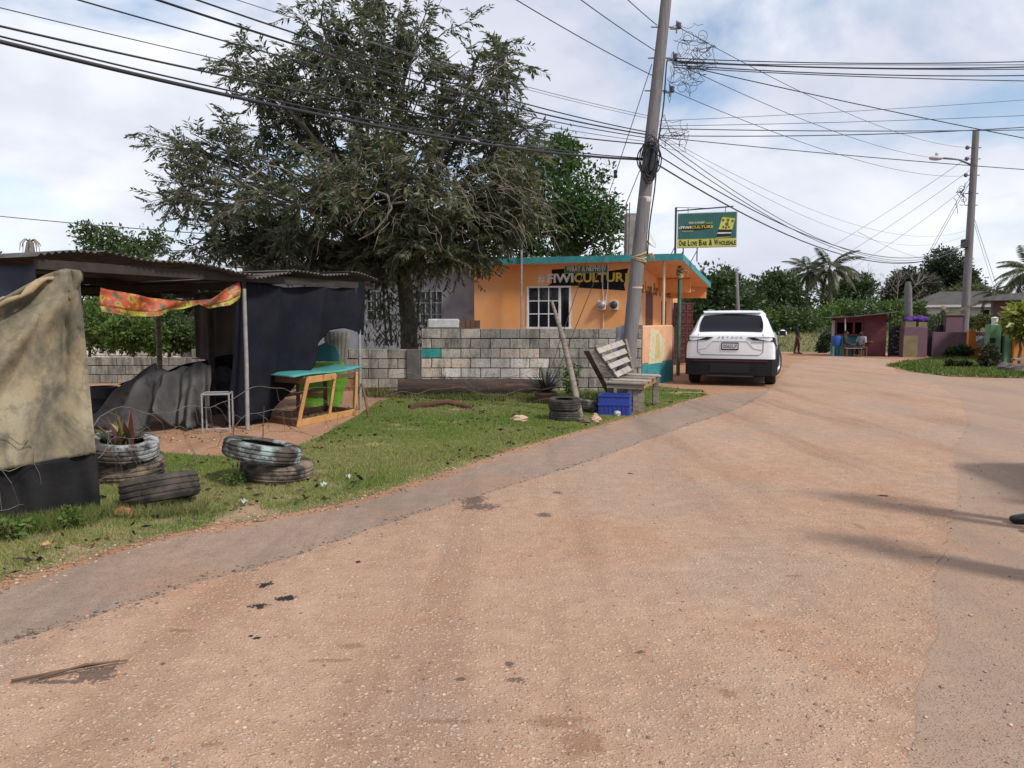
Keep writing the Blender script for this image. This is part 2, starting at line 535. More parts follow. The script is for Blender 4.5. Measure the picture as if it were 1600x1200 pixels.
# loose stones on the road (nobody could count them)
def pebbles(name, n, region, smin, smax, cols, seed, label, zoff=.008):
    r = np.random.default_rng(seed)
    bm = bmesh.new(); bmesh.ops.create_icosphere(bm, subdivisions=1, radius=1)
    bm.verts.index_update()
    V0 = np.array([v.co[:] for v in bm.verts]); F0 = np.array([[v.index for v in f.verts] for f in bm.faces]); bm.free()
    P = region(r, n); n = len(P)
    S = (smin * (smax / smin) ** (r.random(n) ** 2.2))[:, None, None] * np.stack([r.uniform(.7, 1.4, n), r.uniform(.7, 1.4, n), r.uniform(.35, .7, n)], 1)[:, None, :]
    J = 1 + .35 * (r.random((n, len(V0), 1)) - .5)
    A = r.uniform(0, 6.3, n); ca, sa = np.cos(A)[:, None], np.sin(A)[:, None]
    V = V0[None] * S * J
    V = np.stack([V[..., 0] * ca - V[..., 1] * sa, V[..., 0] * sa + V[..., 1] * ca, V[..., 2]], -1) + P[:, None, :] + np.array([0, 0, zoff])
    F = (np.arange(n)[:, None, None] * len(V0) + F0[None]).reshape(-1, 3)
    C = np.array(cols)[r.integers(0, len(cols), n)] * r.uniform(.75, 1.2, (n, 1))
    o = obj(name, np_mesh(name, V.reshape(-1, 3), F, np.repeat(C, len(V0), axis=0)), leafmat('stone_grit', .9, 0.0, .2))
    return tag(o, label, 'gravel', kind='stuff')
def road_region(r, n):
    Y = 2.3 + 11 * r.random(n) ** 1.8; px = r.uniform(-40, 1640, n)
    X = (px - 800) / 1200 * Y
    # keep right of the asphalt strip
    lim = np.interp(Y, [3.0, 3.5, 4.3, 4.7, 5.5, 6.1, 7.3, 8.4, 10.3, 12.5, 15], [-2.2, -2.35, -1.75, -1.4, -.9, -.5, .3, 1.05, 2.2, 3.6, 4.8])
    rl = np.interp(Y, [2.3, 2.6, 3.1, 3.6, 4.2, 5.2, 6.8, 8.7, 11, 14], [1.1, 1.3, 1.58, 1.95, 2.3, 2.9, 3.9, 5.0, 6.5, 8.5])
    k = (X > lim) & ((X < rl) | (r.random(n) < .12))
    return np.stack([X[k], Y[k], np.zeros(k.sum())], 1)
pebbles('loose_stones', 11000, road_region, .003, .0105, [(.44, .30, .21), (.38, .25, .165), (.50, .37, .265), (.28, .18, .12), (.34, .27, .22), (.22, .15, .11)], 5, 'small pale stones and grit scattered over the tan road')
def edge_region(r, n):
    pts = np.array([gp(*p)[:2] for p in GRASSF[1:]]); t = r.random(n) * (len(pts) - 1.001); i = t.astype(int); f = (t - i)[:, None]
    q = pts[i] * (1 - f) + pts[i + 1] * f + r.normal(0, .12, (n, 2))
    return np.concatenate([q, np.zeros((n, 1))], 1)
def roadedge_region(r, n):
    pts = np.array([gp(*p)[:2] for p in ROADL[1:]]); t = r.random(n) * (len(pts) - 1.001); i = t.astype(int); f = (t - i)[:, None]
    q = pts[i] * (1 - f) + pts[i + 1] * f + r.normal(0, .05, (n, 2))
    return np.concatenate([q, np.zeros((n, 1))], 1)
pebbles('road_edge_crumbs', 1300, roadedge_region, .004, .013, [(.15, .11, .09), (.22, .15, .11), (.30, .20, .14), (.10, .08, .07)], 16, 'dark crumbled asphalt along the seam between strip and road', .006)
pebbles('edge_grit', 2600, edge_region, .004, .014, [(.36, .22, .14), (.28, .17, .11), (.42, .30, .21), (.15, .11, .08)], 6, 'reddish grit along the edge of the grass verge', .004)

# ------------------------------------------------------------------ grass verge
GRASSB = [(1098, 611), (1040, 606), (1010, 603), (900, 603), (760, 604), (640, 612), (590, 630), (556, 652), (500, 684), (446, 705), (380, 716), (300, 712), (205, 705), (140, 722), (-100, 745), (-300, 770)]
soil_m = mat('verge_soil', (.20, .165, .085), (.33, .225, .135), 2.6, .95, .9, 45, c3=(.11, .125, .045), s3=14)
poly = [tuple(gp(*p)[:2]) for p in GRASSF + GRASSB]
verge = sheet('grass_verge', outline(poly, .25, .06, 8), .0022, soil_m)
tag(verge, kind='structure', label='strip of trodden grass between road and block wall')
def inpoly(P, poly):
    poly = np.array(poly); x, y = P[:, 0], P[:, 1]; ins = np.zeros(len(P), bool); j = len(poly) - 1
    for i in range(len(poly)):
        xi, yi = poly[i]; xj, yj = poly[j]
        c = ((yi > y) != (yj > y)) & (x < (xj - xi) * (y - yi) / (yj - yi + 1e-12) + xi)
        ins ^= c; j = i
    return ins
def vnoise(P, s, seed):
    r = np.random.default_rng(seed); T = r.random((64, 64))
    q = P[:, :2] * s + 500; i = np.floor(q).astype(int); f = q - i; f = f * f * (3 - 2 * f)
    a = T[i[:, 0] % 64, i[:, 1] % 64]; b = T[(i[:, 0] + 1) % 64, i[:, 1] % 64]; c = T[i[:, 0] % 64, (i[:, 1] + 1) % 64]; d = T[(i[:, 0] + 1) % 64, (i[:, 1] + 1) % 64]
    return (a * (1 - f[:, 0]) + b * f[:, 0]) * (1 - f[:, 1]) + (c * (1 - f[:, 0]) + d * f[:, 0]) * f[:, 1]
def edge_dist(P, line):
    L = np.array(line); d = np.full(len(P), 9e9)
    for a, b in zip(L[:-1], L[1:]):
        ab = b - a; t = np.clip(((P - a) @ ab) / (ab @ ab), 0, 1)
        d = np.minimum(d, np.linalg.norm(P - (a + t[:, None] * ab), axis=1))
    return d
def grass(name, label, poly, n, hmin, hmax, wd, seed, z=0.0, frontline=None, cols=((.105, .19, .032), (.18, .24, .06), (.30, .28, .12)), bare=.28):
    r = np.random.default_rng(seed); q = np.array(poly); lo, hi = q.min(0), q.max(0)
    P = lo + (hi - lo) * r.random((n * 4, 2)); P = P[inpoly(P, poly)]
    dens = .6 * vnoise(P, 1.1, seed) + .4 * vnoise(P, 4.3, seed + 1)
    near = np.clip(9.0 / np.maximum(P[:, 1], 4), .35, 1.4)
    keep = (dens > bare + .22 * (r.random(len(P)) - .5)) & (r.random(len(P)) < near)
    P = P[keep][:n]; n = len(P); dens = dens[keep][:n]
    tall = np.clip((.55 * vnoise(P, 2.3, seed + 5) + .45 * vnoise(P, .7, seed + 6)), 0, 1)
    H = hmin + (hmax - hmin) * (tall ** 1.6) * r.uniform(.5, 1.2, n)
    if frontline is not None:
        e = edge_dist(P, frontline); H *= np.clip(.45 + e * 2.2, .45, 1)
    A = r.uniform(0, 6.3, n); lean = r.uniform(.2, 1.1, n)
    D = np.stack([np.cos(A) * lean, np.sin(A) * lean, np.ones(n)], 1); D = unit(D)
    B = r.uniform(0, 6.3, n); S = np.stack([np.cos(B), np.sin(B), np.zeros(n)], 1) * (wd * r.uniform(.6, 1.4, n) * np.clip(P[:, 1] / 8, .8, 2.2))[:, None]
    Z = np.array([zg(y) for y in P[:, 1]]) + z
    b = np.concatenate([P, Z[:, None]], 1); t = b + D * H[:, None]
    V = np.stack([b - S, b + S, t], 1).reshape(-1, 3)
    c = np.array(cols); k = vnoise(P, .9, seed + 3)[:, None] * .7 + .5 * r.random((n, 1)); k = np.clip(k, 0, .999)
    C = np.where(k < .5, c[0] + (c[1] - c[0]) * k * 2, c[1] + (c[2] - c[1]) * np.clip((k - .5) * 2, 0, 1)) * r.uniform(.7, 1.25, (n, 1))
    o = obj(name, np_mesh(name, V, np.arange(n * 3).reshape(-1, 3), np.repeat(C, 3, axis=0)), leafmat('grass_blades', .6, .3, .25))
    return tag(o, label, 'grass', kind='stuff')
gfl = np.array([gp(*p)[:2] for p in GRASSF])
grass('grass', 'short trodden green grass on the roadside verge', poly, 300000, .015, .07, .0036, 21, .002, gfl)
fringe = [tuple(gp(*p)[:2]) for p in [(-200, 880), (0, 842), (60, 838), (130, 828), (165, 812), (200, 815), (320, 808), (330, 790), (300, 800), (190, 805), (155, 798), (0, 822), (-200, 850)]]
grass('tall_grass', 'longer grass growing against the foot of the hung tarpaulin', fringe, 6000, .08, .24, .004, 22, .012, None, ((.06, .11, .02), (.11, .16, .035), (.22, .20, .09)), .1)
wallfr = [(gx(560, 15.0).x, 14.6), (gx(640, 14.6).x, 14.1), (gx(800, 13.9).x, 13.5), (gx(930, 13.2).x, 12.7), (gx(1000, 13.5).x, 13.2), (gx(1000, 15).x, 14.8), (gx(560, 15.4).x, 15.5)]
grass('wall_weeds', 'rough weeds along the foot of the concrete block wall', wallfr, 9000, .05, .26, .006, 23, .012, None, ((.05, .075, .02), (.09, .12, .03), (.17, .14, .07)), .25)
# ground litter: dry leaves
def litter(name, label, polyp, n, sz, cols, seed):
    r = np.random.default_rng(seed); q = np.array(polyp); lo, hi = q.min(0), q.max(0)
    P = lo + (hi - lo) * r.random((n * 4, 2)); P = P[inpoly(P, polyp)]
    P = P[vnoise(P, 1.7, seed) > .45][:n]; n = len(P)
    p3 = np.concatenate([P, (np.array([zg(y) for y in P[:, 1]]) + r.uniform(.02, .045, n))[:, None]], 1)
    D = r.normal(size=(n, 3)) * np.array([1, 1, .25])
    C = np.array(cols)[r.integers(0, len(cols), n)] * r.uniform(.6, 1.2, (n, 1))
    o = obj(name, leaves_mesh(name, p3, D, r.uniform(.5, 1.2, n) * sz, r.uniform(.5, 1.2, n) * sz * .45, C, .3, seed), leafmat('dry_leaf', .85, .1, .2))
    return tag(o, label, 'leaves', kind='stuff')
litter('fallen_leaves', 'dark dry leaves scattered over the verge under the tree', poly, 1100, .08, [(.06, .045, .03), (.10, .065, .04), (.035, .03, .025), (.16, .11, .06)], 31)
shedyard = [tuple(gp(*p)[:2]) for p in [(150, 720), (560, 655), (640, 622), (540, 640), (380, 650), (150, 665)]]
litter('yard_leaves', 'brown leaf litter on the red earth around the shed', shedyard, 130, .06, [(.07, .05, .03), (.12, .075, .04), (.04, .03, .025)], 32)
def yard_region(r, n):
    q = np.array([tuple(gp(*p)[:2]) for p in [(150, 725), (300, 715), (446, 708), (600, 640), (540, 640), (380, 660), (150, 690)]]); lo, hi = q.min(0), q.max(0)
    P = lo + (hi - lo) * r.random((n * 4, 2)); P = P[inpoly(P, q)][:n]
    return np.concatenate([P, np.zeros((len(P), 1))], 1)
pebbles('yard_stones', 1500, yard_region, .004, .014, [(.40, .28, .19), (.50, .38, .27), (.30, .17, .10)], 9, 'loose pale gravel on the bare earth in front of the shed', 0.0)
# ------------------------------------------------------------------ small grass island on the right and the far bank
isl = [tuple(gp(*p)[:2]) for p in [(1384, 572), (1430, 582), (1480, 588), (1540, 590), (1640, 592)]] + [(24, 26), (24, 34), tuple(gp(1560, 556)[:2]), tuple(gp(1500, 558)[:2]), tuple(gp(1440, 563)[:2])]
bul = lambda x, y: .10
island = sheet('grass_island', outline(isl, .4, .08, 9), .014, soil_m)
tag(island, kind='structure', label='grassy corner in front of the purple gate wall')
grass('island_grass', 'short green grass on the corner by the purple gate wall', isl, 26000, .06, .22, .016, 24, .014, None, ((.06, .10, .02), (.10, .15, .03), (.16, .17, .06)), .12)
bank_m = mat('bank_soil', (.11, .115, .045), (.17, .14, .075), .9, .95, .5, 20)
def bankf(u, v):
    x = -30 + 105 * u; y = 44.5 + 1.5 * math.sin(u * 5) + 8 * v + (3.0 if u > .5 else 0) * (u - .5)
    return (x, y, zg(y) - .1 + 2.1 * (v ** .7) + .1 * math.sin(x * 1.3 + v * 3) * v)
bank = MB().grid(bankf, 60, 8).build('grass_bank', bank_m, smooth=True)
tag(bank, kind='structure', label='grassy bank at the far end of the road')
def bank_grass(n, seed):
    r = np.random.default_rng(seed); u = r.random(n); v = r.random(n)
    P = np.array([bankf(a, b) for a, b in zip(u, v)])
    A = r.uniform(0, 6.3, n); D = unit(np.stack([np.cos(A) * .6, np.sin(A) * .6, np.ones(n)], 1)); H = r.uniform(.1, .35, n)[:, None]
    B = r.uniform(0, 6.3, n); S = np.stack([np.cos(B), np.sin(B), 0 * B], 1) * .035
    V = np.stack([P - S, P + S, P + D * H], 1).reshape(-1, 3)
    C = np.array([[.10, .145, .04], [.16, .185, .065], [.23, .21, .095]])[r.integers(0, 3, n)] * r.uniform(.7, 1.2, (n, 1))
    o = obj('bank_grass_blades', np_mesh('bank_grass_blades', V, np.arange(n * 3).reshape(-1, 3), np.repeat(C, 3, axis=0)), leafmat('grass_blades'))
    tag(o, 'rough grass covering the far roadside bank', 'grass', kind='stuff')
bank_grass(30000, 25)
# ================================================================== BUILDING (orange bar)
TH = R(19)
C0 = gx(991, 20.2)
bar = thing('bar_building', 'orange flat roofed bar with teal roof edge and painted lettering', 'building', C0, -TH)
BM = rootm(bar); BI = BM.inverted()
FN = (BM.to_3x3() @ Vector((0, -1, 0))); SN = (BM.to_3x3() @ Vector((1, 0, 0)))
def fl(px, py, off=0.0):            # pixel -> local point on the front wall plane (offset outwards)
    return BI @ hit(px, py, BM @ Vector((0, -off, 0)), FN)
def sl(px, py, off=0.0):            # pixel -> local point on the side wall plane
    return BI @ hit(px, py, BM @ Vector((off, 0, 0)), SN)
orange_m = mat('orange_wall_paint', (.74, .31, .085), (.70, .33, .13), .8, .72, .15, 30, c3=(.74, .42, .24), s3=.9, lo3=.42, hi3=.72, stretch=(1, 1, .6))
peach_m = mat('peach_wall_paint', (.60, .30, .16), (.66, .38, .24), 2.5, .75, .15, 30, c3=(.42, .26, .18), s3=8, lo3=.62, hi3=.75)
teal_m = mat('teal_paint', (.028, .20, .215), (.05, .27, .28), 6, .65, .2, 40, c3=(.06, .085, .08), s3=7, lo3=.57, hi3=.72)
white_m = mat('white_frame', (.72, .72, .72), (.60, .61, .62), 8, .45)
glass_m = mat('dark_window_glass', (.012, .014, .02), rough=.08, spec=.6)
black_m = mat('black_paint', (.010, .010, .011), (.018, .017, .016), 12, .8, c3=(.30, .15, .06), s3=9, lo3=.70, hi3=.75, spec=.1)
yellow_m = mat('yellow_paint', (.58, .42, .045), (.50, .36, .06), 8, .6)
offw_m = mat('white_paint', (.70, .68, .66), (.55, .52, .50), 9, .6, c3=(.12, .10, .09), s3=11, lo3=.6, hi3=.68)
green_m = mat('green_paint', (.045, .13, .05), (.06, .16, .07), 9, .6)
metal_m = mat('galvanised_metal', (.42, .43, .44), (.30, .31, .32), 14, .45, metal=.7)
pipe_m = mat('conduit_white', (.58, .55, .52), (.45, .43, .41), 10, .6)
maroon_m = mat('maroon_metal', (.11, .025, .028), (.07, .02, .022), 7, .5, .2, 60, c3=(.14, .06, .035), s3=12)
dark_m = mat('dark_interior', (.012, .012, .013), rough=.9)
LX = fl(741, 470).x
ZT = fl(900, 411).z                 # underside of the roof slab
W0 = fl(824, 450); W1 = fl(891, 511)
wl, wr, wt, wb = W0.x, W1.x, W0.z, W1.z
T = .16
m = MB()
m.box((LX, 0, -.1), (wl, T, ZT)).box((wr, 0, -.1), (0, T, ZT)).box((wl, 0, -.1), (wr, T, wb)).box((wl, 0, wt), (wr, T, ZT))
m.build('wall', orange_m, bar, world=False)
# side wall with shutter and door openings
SL = 9.4
s0 = sl(1009, 456).y; s1 = sl(1021, 456).y; st = sl(1013, 455).z; sb = .75
d0, d1 = s1 + 1.7, s1 + 2.9
m = MB()
m.box((-T, T, -.1), (0, .35, ZT)).box((-T, .35, -.1), (0, .85, .75)).box((-T, .35, 2.05), (0, .85, ZT)).box((-T, .85, -.1), (0, s0, ZT))
m.box((-T, s0, -.1), (0, s1, sb)).box((-T, s0, st), (0, s1, ZT)).box((-T, s1, -.1), (0, d0, ZT)).box((-T, d0, 2.1), (0, d1, ZT)).box((-T, d1, -.1), (0, SL, ZT))
m.build('side_wall', orange_m, bar, world=False)
MB().box((-T + .04, s0, sb), (-.03, s1, st)).build('shutter', maroon_m, bar, world=False)
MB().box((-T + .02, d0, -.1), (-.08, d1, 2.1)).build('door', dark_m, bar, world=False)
sw = MB().box((-.06, .35, .75), (.015, .40, 2.05)).box((-.06, .80, .75), (.015, .85, 2.05)).box((-.06, .35, 2.0), (.015, .85, 2.05)).box((-.06, .58, .75), (.012, .62, 2.0)).build('side_window', white_m, bar, world=False)
MB().box((-.10, .4, .75), (-.07, .8, 2.0)).build('pane', glass_m, sw, world=False)
MB().box((LX, 8.9, -.1), (-T, 9.06, ZT)).box((LX, T, -.1), (LX + T, 8.9, ZT)).build('back_wall', orange_m, bar, world=False)
# roof slab: front edge level, falls to the back
RT = fl(900, 401, .3).z
OV = 1.22; zf = RT; zbk = RT - .42; ys, ye = -.30, 7.2
m = MB()
th_ = RT - ZT + .004
m.add([(LX - .1, ys, zf), (OV, ys, zf), (OV + .1, ye, zbk), (LX - .1, 9.2, zf), (LX - .1, ys, zf - th_), (OV, ys, zf - th_), (OV + .1, ye, zbk - th_), (LX - .1, 9.2, zf - th_)],
      [(0, 1, 2, 3), (4, 7, 6, 5), (0, 4, 5, 1), (1, 5, 6, 2), (2, 6, 7, 3), (3, 7, 4, 0)])
slab = m.build('roof', orange_m, bar, world=False)
m = MB()
e = .012
m.add([(LX - .1, ys - e, zf + e), (OV + e, ys - e, zf + e), (OV + e, ys - e, zf - th_ - .01), (LX - .1, ys - e, zf - th_ - .01), (LX - .1, ys - .003, zf + e), (OV, ys - .003, zf + e), (OV, ys - .003, zf - th_ - .01), (LX - .1, ys - .003, zf - th_ - .01)],
      [(0, 1, 2, 3), (4, 5, 6, 7), (0, 1, 5, 4), (3, 2, 6, 7), (0, 4, 7, 3), (1, 5, 6, 2)])
m.build('fascia', teal_m, slab, world=False)
m = MB()
m.add([(OV + .003, ys - e, zf + e), (OV + .1 + .003, ye, zbk + e), (OV + .1 + .003, ye, zbk - th_ - .01), (OV + .003, ys - e, zf - th_ - .01), (OV + e + .003, ys - e, zf + e), (OV + .1 + e + .003, ye, zbk + e), (OV + .1 + e + .003, ye, zbk - th_ - .01), (OV + e + .003, ys - e, zf - th_ - .01)],
      [(0, 1, 2, 3), (4, 5, 6, 7), (0, 1, 5, 4), (3, 2, 6, 7), (0, 4, 7, 3), (1, 5, 6, 2)])
m.build('fascia', teal_m, slab, world=False)
roof_top_m = mat('roof_concrete', (.22, .20, .19), (.13, .12, .11), 2, .9)
MB().add([(LX, ys + .05, zf + .006), (OV - .06, ys + .05, zf + .006), (OV, ye - .1, zbk + .006), (LX, 9.1, zf + .006)], [(0, 1, 2, 3)]).build('roof_deck', roof_top_m, slab, world=False)
for yy, z0, z1, x1 in ((4.0, 2.32, 2.74, .98), (6.9, 2.22, 2.62, 1.2)):
    MB().box((.005, yy, z0), (x1, yy + .14, z1)).build('awning_beam', orange_m, bar, world=False)
MB().tube([(.25, 5.2, 2.42), (1.0, 5.2, 2.42)], .022, 8).build('tube_light', white_m, bar, world=False)
# window
wn = MB().box((wl - .015, -.02, wt), (wr + .015, .06, wt + .045)).box((wl - .03, -.05, wb - .05), (wr + .03, .06, wb)).box((wl - .015, -.02, wb), (wl + .04, .06, wt)).box((wr - .035, -.02, wb), (wr + .015, .06, wt)).build('window', white_m, bar, world=False)
mx = wl + (wr - wl) * .73
MB().box((mx, -.012, wb), (mx + .055, .05, wt)).build('sash_stile', white_m, wn, world=False)
for i in range(3):
    for j in range(3):
        xa = wl + .04 + (mx - wl - .04) * i / 3; xb = wl + .04 + (mx - wl - .04) * (i + 1) / 3
        za = wb + (wt - wb) * j / 3; zb_ = wb + (wt - wb) * (j + 1) / 3
        MB().box((xa + .012, .018, za + .012), (xb - .012, .026, zb_ - .012)).build('pane', glass_m, wn, world=False)
for i in (1, 2):
    xa = wl + .04 + (mx - wl - .04) * i / 3
    MB().box((xa - .014, .0, wb), (xa + .014, .04, wt)).build('muntin', white_m, wn, world=False)
    za = wb + (wt - wb) * i / 3
    MB().box((wl + .04, .003, za - .014), (mx, .037, za + .014)).build('muntin', white_m, wn, world=False)
MB().box((mx + .055, .07, wb), (wr - .035, .08, wt)).build('pane', glass_m, wn, world=False)
# painted banner
pts = [(862, 421), (862, 442), (853, 449), (864, 447), (977, 454), (975, 445), (982, 419), (962, 422), (948, 424), (880, 420)]
MB().prism([fl(x, y, .003) for x, y in pts], (0, .0025, 0)).build('painted_banner', black_m, bar, world=False)
MB().prism([fl(x, y, .006) for x, y in [(862, 446.5), (860, 449.5), (905, 449), (903, 446.8)]], (0, .002, 0)).build('painted_stripe', yellow_m, bar, world=False)
def front_text(name, body, x0, x1, y0, y1, m_, off=.006, bold=.03):
    a = fl(x0, y1, off); b = fl(x1, y1, off); c = fl(x0, y0, off)
    Mx = Matrix.Translation(a) @ Euler((R(90), 0, 0)).to_matrix().to_4x4()
    return text_mesh(name, body, b.x - a.x, c.z - a.z, m_, bar, Mx, bold, .003)
front_text('lettering', '#', 840, 852, 430, 444, offw_m, bold=.02)
front_text('lettering', 'FIWI', 855, 896, 428, 442, offw_m, bold=.035)
front_text('lettering', 'CULTUR', 897, 975, 427, 441.5, yellow_m, bold=.035)
front_text('lettering', 'E', 977, 986, 427, 441.5, yellow_m, bold=.035)
a = fl(882, 427.5, .007); b = fl(950, 414.0, .007)
MB().box((a.x, -.009, a.z), (b.x, -.0065, b.z)).build('painted_label', green_m, bar, world=False)
for (x0, z0, x1, z1) in ((a.x, a.z, b.x, a.z + .012), (a.x, b.z - .012, b.x, b.z), (a.x, a.z + .012, a.x + .012, b.z - .012), (b.x - .012, a.z + .012, b.x, b.z - .012)):
    MB().box((x0, -.0115, z0), (x1, -.0095, z1)).build('label_border', mat('pale_green_paint', (.25, .45, .25), (.2, .36, .2), 8, .6), bar, world=False)
front_text('lettering', 'WRAY & NEPHEW', 885, 947, 416, 424.5, offw_m, .0115, .02)
# side wall lettering, along the wall
txt_m = mat('dark_red_paint', (.10, .045, .03), (.2, .1, .06), 10, .7)
def side_text(body, y0, y1, z0, z1):
    Mx = Matrix.Translation((.004, y0, z0)) @ Matrix(((0, 0, 1), (1, 0, 0), (0, 1, 0))).to_4x4()
    return text_mesh('lettering', body, y1 - y0, z1 - z0, txt_m, bar, Mx, .015, .003)
for w_, y0, y1 in (('One', .35, 1.3), ('Love', 1.6, 2.8), ('Bar', 3.1, 4.0), ('&', 4.3, 4.6), ('Wholesale', 4.9, 7.6)): side_text(w_, y0, y1, 2.22, 2.58)
# meters and conduits
for px, m_ in ((941, metal_m), (960, pipe_m)):
    a = fl(px, 477)
    mt = MB().bbox((a.x - .11, -.10, a.z - .13), (a.x + .11, -.001, a.z + .12), .015).build('meter_box', pipe_m, bar, world=False)
    Mx = Matrix.Translation((a.x, -.10, a.z + .01)) @ Euler((R(90), 0, 0)).to_matrix().to_4x4()
    MB().lathe([(.0, .07), (.07, .068), (.092, .045), (.095, .0), (.105, .0), (.105, -.01)], 20, Mx).build('meter_dial', m_ if px == 941 else mat('meter_dark', (.05, .05, .055), rough=.25), mt, world=False, smooth=True)
a = fl(945, 484)
for dx, zt in ((-.06, ZT - .03), (.08, ZT - .03)):
    MB().tube([(a.x + dx * .5, -.03, a.z + .2), (a.x + dx * .5, -.03, a.z + .35), (a.x + dx, -.03, a.z + .55), (a.x + dx, -.03, zt)], .013, 8).build('conduit', pipe_m, bar, world=False)
MB().tube([(a.x - .03, -.03, a.z - .1), (a.x - .03, -.03, .1)], .016, 8).build('conduit', pipe_m, bar, world=False)
# free posts under the eaves
p = fl(815, 383, .35); q = BM @ Vector((p.x, -.35, p.z))
o = MB().tube([(q.x, q.y, zg(20)), (q.x, q.y, q.z)], .028, 10).build('steel_pole', metal_m)
tag(recenter(o), 'thin grey steel pole standing in front of the orange wall left of the window', 'pole')
MB().tube([(.75, -.12, -.1), (.75, -.12, zf - th_)], .035, 10).build('white_post', mat('cream_post', (.55, .42, .30), rough=.6), bar, world=False)
MB().tube([(1.02, .95, -.1), (1.02, .95, zf - th_ - .06)], .05, 10).build('green_post', mat('green_post_paint', (.03, .10, .07), (.05, .14, .10), 6, .55), bar, world=False)
rope_m = mat('frayed_rope', (.42, .34, .20), (.30, .24, .14), 30, .95, .6, 90)
def ropeknot(name, c, r, label, axis=(0, 0, 1), n=6, seed=1):
    rr = random.Random(seed); m = MB()
    for k in range(n):
        ph = rr.uniform(0, 6.3); pts = []
        for i in range(15):
            a_ = ph + 2 * math.pi * i / 14
            pts.append(Vector(c) + Vector((r * math.cos(a_) * rr.uniform(.97, 1.12), r * math.sin(a_) * rr.uniform(.97, 1.12), .04 * (k - n / 2) + .05 * math.sin(a_ + ph))))
        m.tube(pts, .018, 5)
    for k in range(4):
        a_ = rr.uniform(-1.2, .8); b_ = Vector(c) + Vector((r * math.cos(a_), r * math.sin(a_), 0))
        m.tube([b_, b_ + Vector((.1, -.05, .05)), b_ + Vector((.16, -.06, rr.uniform(-.15, .02)))], [.02, .018, .006], 5)
    o = m.build(name, rope_m, smooth=True)
    return tag(recenter(o), label, 'rope')
ropeknot('rope_tie', BM @ Vector((1.02, .95, zf - th_ - .25)), .075, 'frayed yellow rope tied round the green post under the bar eave', seed=3)
# concrete stub column and dish on the roof
conc_m = mat('weathered_concrete', (.27, .26, .25), (.17, .165, .16), 5, .9, .5, 50)
q = at(985, 395, 21.2)
o = MB().bbox((q.x - .16, q.y - .14, RT - .1), (q.x + .15, q.y + .14, at(985, 334, 21.2).z), .012).build('concrete_stub', conc_m)
tag(recenter(o), 'grey concrete column stub rising from the bar roof behind the utility pole', 'column')
cnt = at(1010, 368, 21.6)
dish = thing('satellite_dish', 'white satellite dish on the bar roof behind the utility pole', 'satellite dish', (cnt.x, cnt.y, RT - .1))
Mx = Matrix.Translation(cnt) @ Euler((R(58), 0, R(62))).to_matrix().to_4x4()
solid(MB().lathe([(.0, -.09), (.15, -.075), (.3, -.03), (.42, .03)], 28, Mx).build('reflector', mat('dish_white', (.55, .56, .55), (.42, .44, .43), 5, .5), dish, smooth=True), .012)
MB().tube([(cnt.x, cnt.y + .02, RT - .1), (cnt.x, cnt.y + .05, cnt.z)], .03, 8).build('mast', metal_m, dish)
for px in (978, 983):
    q = at(px, 335, 21.0)
    o = MB().tube([(q.x, q.y, RT - .08), (q.x + .01, q.y, at(px, 316, 21).z)], .012, 6).build('rebar', mat('rusty_bar', (.10, .06, .045), rough=.8))
    tag(recenter(o), 'thin steel bar sticking up from the bar roof left of the concrete stub' if px == 978 else 'thin steel bar rising beside the concrete stub on the bar roof', 'rebar')

# ------------------------------------------------------------------ roof sign
iron_m = mat('dark_iron', (.03, .028, .045), (.05, .045, .06), 12, .5)
sA = at(1058, 388, 20.75); sB = at(1151, 386, 20.35)
sd = Vector((sB.x - sA.x, sB.y - sA.y, 0)); SW = sd.length; sd.normalize()
SH = at(1059, 333, 20.7).z - sA.z
sign = thing('roof_sign', 'green and yellow bar sign on an iron frame above the roof corner', 'sign', (sA.x, sA.y, RT - .15), math.atan2(sd.y, sd.x))
zs = sA.z - (RT - .15)
board = MB().box((0, -.02, zs), (SW, .02, zs + SH)).build('board', mat('sign_edge', (.5, .5, .48), rough=.5), sign, world=False)
gsign = mat('sign_green', (.035, .125, .115), (.045, .15, .13), 5, .5)
m = MB(); n = 34
for i in range(n):
    x = .02 + (SW - .04) * i / n; dx = (SW - .04) / n
    m.box((x, -.032, zs + .235), (x + dx * .8, -.0205, zs + SH - .02))
m.build('corrugated_face', gsign, board, world=False)
MB().box((.02, -.0265, zs + .235), (SW - .02, -.0203, zs + SH - .02)).build('face_ground', mat('sign_green_dark', (.02, .09, .095), rough=.5), board, world=False)
lime = mat('sign_lime', (.46, .45, .08), (.50, .48, .12), 5, .5)
MB().box((.01, -.029, zs + .015), (SW - .01, -.0201, zs + .232)).build('lime_band', lime, board, world=False)
def stext(body, x, z, wd, hg, m_, off=-.034, bold=.02, caps=False, rot=0):
    Mx = Matrix.Translation((x, off, zs + z)) @ Euler((R(90), 0, 0)).to_matrix().to_4x4() @ Matrix.Rotation(rot, 4, 'Z')
    return text_mesh('lettering', body, wd, hg, m_, board, Mx, bold, .002)
blk = mat('sign_black', (.012, .012, .013), rough=.5)
x = .05
for word, wd in (('One', .19), ('Love', .25), ('Bar', .22), ('&', .085), ('Wholesale', .58)):
    k = SW / 1.60; wd *= k
    fw = wd * (.36 if len(word) < 4 else .28 if len(word) == 4 else .2)
    stext(word[0], x, .055, fw if word != '&' else wd, .155, blk, -.0312, .03)
    if len(word) > 1: stext(word[1:].upper(), x + fw + .012, .055, wd - fw - .012, .115, blk, -.0312, .03)
    x += wd + .05 * k
k = SW / 1.6
stext('#', .03 * k, .50, .05 * k, .055, offw_m)
stext('FIWI', .09 * k, .50, .27 * k, .075, offw_m, bold=.035)
stext('CULTURE', .37 * k, .505, .60 * k, .075, yellow_m, bold=.03)
